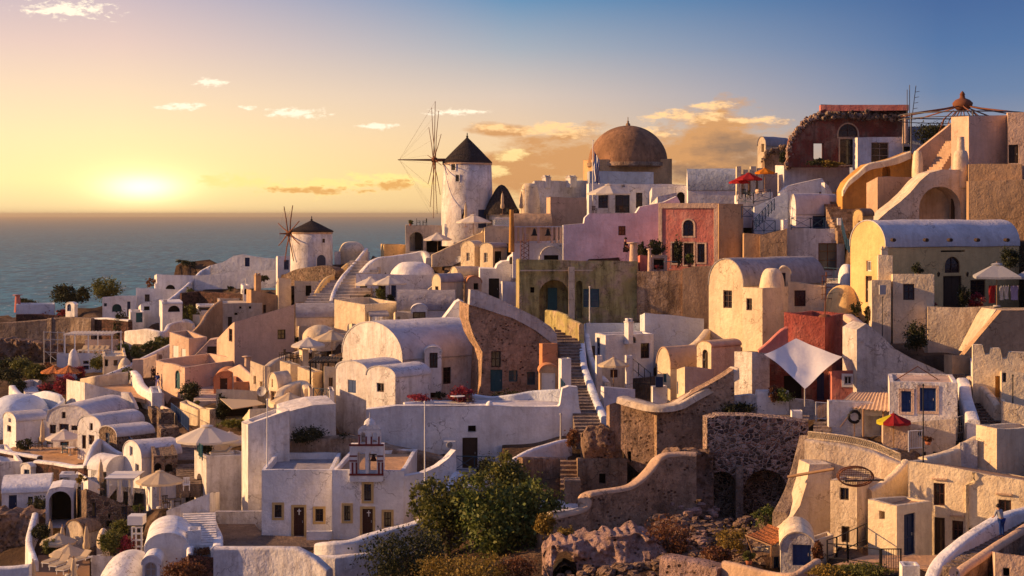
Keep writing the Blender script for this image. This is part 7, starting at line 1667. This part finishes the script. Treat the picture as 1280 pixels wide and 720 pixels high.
def rubble(label,name,px0,px1,py0,py1,n,smin,smax,mat,seed,keep=None):
    r=random.Random(seed); m=MB()
    for i in range(n):
        px=r.uniform(px0,px1); py=r.uniform(py0,py1)
        if keep and not keep(px,py): continue
        D=D0(px,py); p=P(px,py,D)-Z*.2; s=r.uniform(smin,smax)*(.6+.8*r.random()); rows=[]
        q=[Vector((r.gauss(0,1),r.gauss(0,1),r.gauss(0,.8))).normalized()*s*r.uniform(.7,1.2) for _ in range(3)]
        for a in (-.9,-.35,.35,.9):
            rows.append([p+Vector((math.cos(t+a)*math.cos(a)*s*r.uniform(.8,1.2),math.sin(t+a)*math.cos(a)*s*r.uniform(.8,1.2),math.sin(a)*s*.8)) for t in [2*math.pi*j/7 for j in range(7)]])
        m.grid(rows,False,True); m.poly(rows[-1]); m.poly(rows[0])
    tag(m.build(name,mat),label,'rubble',None,'stuff')
rubble('loose pale stones scattered down the slope below the cave arches','rubble_stones',822,960,645,705,200,.12,.5,'rockb',3)
rubble('a few paler fallen stones on the slope below the cave','pale_stones',840,900,625,680,45,.12,.4,'rock',13)
rubble('loose rocks around the bottom centre outcrop','rubble_stones',690,900,700,735,110,.12,.4,'rockb',5)
# sea
m=MB(); SZ=-92.0
m.poly([Vector((-60000,150,SZ)),Vector((60000,150,SZ)),Vector((60000,60000,SZ)),Vector((-60000,60000,SZ))])
sea=m.build('sea','white',None,(0,0,SZ)); sea['kind']='structure'; sea.data.materials.clear()
mt,t=nt('sea_water'); b=NB(t); pos=b.n('ShaderNodeNewGeometry').outputs['Position']
n1=b.noise(b.mapv(pos,(.050,.014,1)),1,6,.68); n2=b.noise(b.mapv(pos,(.004,.0022,1)),1,4,.6); n3=b.noise(b.mapv(pos,(.16,.06,1)),1,3,.6)
h=b.math('ADD',b.math('ADD',b.math('MULTIPLY',n1,1.0),b.math('MULTIPLY',n2,3.0)),b.math('MULTIPLY',n3,.2))
c=b.mix(b.ramp(n2,[(.35,0),(.65,1)]),(.02,.17,.25),(.04,.24,.33))
c=b.mix(b.ramp(n1,[(.42,.95),(.54,0)]),c,(.008,.08,.13))  # dark wave troughs painted into the water colour
c=b.mix(b.ramp(b.noise(b.mapv(pos,(.075,.020,1)),1,6,.75),[(.585,0),(.66,.8)]),c,(.62,.60,.55))  # pale glitter flecks painted into the water colour
bpn=b.n('ShaderNodeBump',i={'Height':h,'Distance':4.0,'Strength':.9}).outputs[0]
df=b.n('ShaderNodeBsdfDiffuse',i={'Color':c,'Normal':bpn}); gl=b.n('ShaderNodeBsdfGlossy',i={'Color':(1,1,1,1),'Roughness':.3,'Normal':bpn}); mx=b.n('ShaderNodeMixShader',i={0:.12,1:df.outputs[0],2:gl.outputs[0]}); oo=b.n('ShaderNodeOutputMaterial',i={0:mx.outputs[0]})
sea.data.materials.append(mt)
# faint islands on the horizon
def island(name,pts,D,h):
    m=MB(); rows=[[],[],[]]
    for px,py in crom(pts,6):
        z=P(px,py,D); z.z+=h*.08*noise.noise(Vector((px*.11,0,0)))
        rows[0].append(Vector((z.x,D-2500,SZ))); rows[1].append(z); rows[2].append(Vector((z.x,D+3000,SZ)))
    m.grid(rows,True); o=m.build(name,'browngrey'); o['kind']='structure'
# haze
HB=bool(1)
if HB:
    m=MB(); m.box(Vector((-56000,-200,-96)),Vector((112000,0,0)),Vector((0,45000,0)),Vector((0,0,120))); hz=m.build('haze','white',None,(0,0,0)); hz['kind']='stuff'; hz.data.materials.clear()
    tag(hz,'thin golden evening haze over the sea','haze')
    mt,t=nt('haze'); pv=t.nodes.new('ShaderNodeVolumePrincipled'); pv.inputs['Density'].default_value=HAZE; pv.inputs['Color'].default_value=(1,.80,.55,1); pv.inputs['Anisotropy'].default_value=.6
    o=t.nodes.new('ShaderNodeOutputMaterial'); t.links.new(pv.outputs[0],o.inputs['Volume']); hz.data.materials.append(mt)
# world
w=bpy.data.worlds.new('World'); bpy.context.scene.world=w; w.use_nodes=True; t=w.node_tree; t.nodes.clear(); b=NB(t)
d=b.n('ShaderNodeTexCoord').outputs['Generated']; sp=b.n('ShaderNodeSeparateXYZ',i={0:d}); X,Y,Zc=sp.outputs
az=b.math('MULTIPLY',b.math('ARCTAN2',X,Y),180/math.pi); el=b.math('MULTIPLY',b.math('ARCSINE',Zc),180/math.pi)
SKS=.86
def lin(c): return tuple(SKS*((x/255)/12.92 if x/255<=.04045 else ((x/255+.055)/1.055)**2.4) for x in c)
def elr(stops):
    # elevation 0..10 deg maps to 0..0.8 of the ramp, 10..90 to the rest
    f=b.math('ADD',b.math('MULTIPLY',b.math('MINIMUM',el,10),.08),b.math('MULTIPLY',b.math('MAXIMUM',b.math('SUBTRACT',el,10),0),.2/80),clamp=True)
    return b.ramp(f,[(e*.08 if e<=10 else .8+(e-10)*.2/80,lin(c)) for e,c in stops])
TOP=(88,100,150)
left=elr([(0,(232,202,150)),(1.2,(248,222,158)),(2.8,(243,215,164)),(4.3,(232,202,168)),(6,(214,184,172)),(7.8,(184,164,172)),(12,(130,126,148)),(90,TOP)])
mid=elr([(0,(228,190,132)),(1.2,(232,194,136)),(2.8,(222,188,150)),(4.3,(200,180,166)),(6,(150,156,168)),(7.8,(84,126,164)),(12,(84,104,140)),(90,TOP)])
right=elr([(0,(176,136,110)),(1.2,(166,136,122)),(2.8,(130,132,148)),(4.3,(88,112,150)),(6,(58,94,144)),(7.8,(38,76,132)),(12,(64,84,150)),(90,TOP)])
back=elr([(0,(92,90,120)),(6,(96,94,128)),(20,(92,98,138)),(90,TOP)])
fl=b.ramp(b.math('MULTIPLY_ADD',az,1/40,.5,clamp=True),[(.15,0),(.5,1)]); fr_=b.ramp(b.math('MULTIPLY_ADD',az,1/40,.5,clamp=True),[(.5,0),(.88,1)])
sky=b.mix(fl,left,mid); sky=b.mix(fr_,sky,right)
fb=b.ramp(b.math('MULTIPLY',b.math('ABSOLUTE',b.math('ADD',az,12)),1/180),[(.22,0),(.55,1)])
sky=b.mix(fb,sky,back)
# glow of the setting sun
gx=math.atan((178-640)/1970)*180/math.pi; gy=math.atan(33/1970)*180/math.pi
dx=b.math('SUBTRACT',az,gx); dy=b.math('SUBTRACT',el,gy)
def gauss(sx,sy): return b.math('EXPONENT',b.math('MULTIPLY',b.math('ADD',b.math('POWER',b.math('DIVIDE',b.math('ABSOLUTE',dx),sx),2),b.math('POWER',b.math('DIVIDE',b.math('ABSOLUTE',dy),sy),2)),-1))
def addc(base,f,col): return b.mix(1.0,base,b.mix(f,(0,0,0),col),'ADD')
sky=addc(sky,gauss(5.5,1.8),(.08,.05,.0)); sky=addc(sky,gauss(1.9,.75),(.30,.22,.10)); sky=addc(sky,gauss(1.2,.40),(.42,.40,.34))
# clouds, fixed in direction
cv=b.n('ShaderNodeCombineXYZ',i={0:az,1:b.math('MULTIPLY',el,2.6),2:3.0}).outputs[0]
cn=b.noise(cv,.62,7,.62); cn2=b.noise(cv,1.5,7,.66); cn3=b.noise(cv,2.6,6,.68)
def patch(px,py,sx,sy):
    a=math.atan((px-640)/1970)*180/math.pi; e=math.atan((268-py)/1970*math.cos(math.radians(a)))*180/math.pi
    return b.math('EXPONENT',b.math('MULTIPLY',b.math('ADD',b.math('POWER',b.math('DIVIDE',b.math('ABSOLUTE',b.math('SUBTRACT',az,a)),sx),2),b.math('POWER',b.math('DIVIDE',b.math('ABSOLUTE',b.math('SUBTRACT',el,e)),sy),2)),-1))
def cloud(sky,patches,thr,soft,col,nz,k=1.0,amp=2.3):
    f=None
    for p in patches: q=patch(*p); f=q if f is None else b.math('MAXIMUM',f,q)
    f=b.math('ADD',f,b.math('MULTIPLY',b.math('SUBTRACT',nz,.5),amp))
    f=b.math('MULTIPLY',b.ramp(f,[(thr,0),(min(1,thr+soft),1)]),k)
    return b.mix(f,sky,col)
sky=cloud(sky,[(650,212,2.5,1.3),(625,163,1.4,.3),(740,205,4.2,1.5),(900,190,3.0,1.9),(960,205,1.3,1.2)],.40,.40,lin((196,140,88)),cn,.97,1.7)
sky=cloud(sky,[(925,190,2.0,1.0),(965,205,1.0,.9),(870,215,1.6,.5)],.50,.5,lin((120,96,84)),cn,.85,1.6)
sky=cloud(sky,[(690,162,3.2,.36),(620,160,1.2,.25),(860,146,2.2,.34),(890,132,1.0,.26),(940,150,1.5,.22),(800,165,2,.25)],.62,.45,lin((250,200,140)),cn2,.95)
sky=cloud(sky,[(640,195,1.0,.34),(615,215,.8,.3),(640,190,.8,.2)],.55,.4,lin((252,218,148)),cn2,.8)
sky=cloud(sky,[(300,226,2.0,.34),(400,233,3.0,.42),(485,228,2.2,.5)],.52,.4,lin((255,220,140)),cn2,1.0)
sky=cloud(sky,[(400,238,2.8,.22),(490,233,1.8,.35)],.66,.3,lin((216,156,86)),cn2,.9)
sky=cloud(sky,[(84,12,2.3,.42),(228,133,1.3,.22),(262,103,.95,.22),(310,135,.5,.12),(372,142,1.5,.30),(472,157,1.1,.20),(570,140,1.5,.18)],.62,.45,lin((255,236,208)),cn3,.95)
nis=b.n('ShaderNodeTexSky',sky_type='NISHITA',sun_disc=False); SUN_EL=17.0; SUN_AZ=-88.0   # degrees clockwise from +Y
nis.sun_elevation=math.radians(SUN_EL); nis.sun_rotation=math.radians(SUN_AZ); nis.air_density=1.2; nis.dust_density=2.5
bg=b.n('ShaderNodeBackground',i={'Color':sky,'Strength':1.0}); bg2=b.n('ShaderNodeBackground',i={'Color':nis.outputs[0],'Strength':.012})
ad=b.n('ShaderNodeAddShader',i={0:bg.outputs[0],1:bg2.outputs[0]}); o=b.n('ShaderNodeOutputWorld',i={0:ad.outputs[0]})
# sun
ld=bpy.data.lights.new('sun','SUN'); ld.energy=SUNE; ld.angle=math.radians(.6); ld.color=(1,.58,.25); lo=bpy.data.objects.new('sun',ld); C.objects.link(lo)
a=math.radians(SUN_AZ); e_=math.radians(SUN_EL); tos=Vector((math.sin(a)*math.cos(e_),math.cos(a)*math.cos(e_),math.sin(e_)))
lo.rotation_euler=(-tos).to_track_quat('-Z','Y').to_euler(); lo.location=(0,0,200)
cam=bpy.data.cameras.new('camera'); co=bpy.data.objects.new('camera',cam); C.objects.link(co); co.rotation_euler=(math.radians(90),0,0); co.location=(0,0,0)
cam.sensor_width=36; cam.lens=36*F/1280; cam.shift_y=-(360-HY)/1280; cam.clip_start=.5; cam.clip_end=200000
sc=bpy.context.scene; sc.camera=co; sc.render.engine='CYCLES'; sc.render.resolution_x=1024; sc.render.resolution_y=576
sc.view_settings.view_transform='Standard'; sc.view_settings.look='None'; sc.view_settings.exposure=EXPO; sc.view_settings.gamma=1
sc.cycles.max_bounces=6; sc.cycles.diffuse_bounces=3; sc.cycles.glossy_bounces=2; sc.cycles.volume_bounces=0; sc.cycles.transparent_max_bounces=4
for ob in bpy.data.objects:
    for k in ('_l','_u','_v','_D','_ridge'):
        if k in ob: del ob[k]
print('OBJECTS',len(bpy.data.objects))
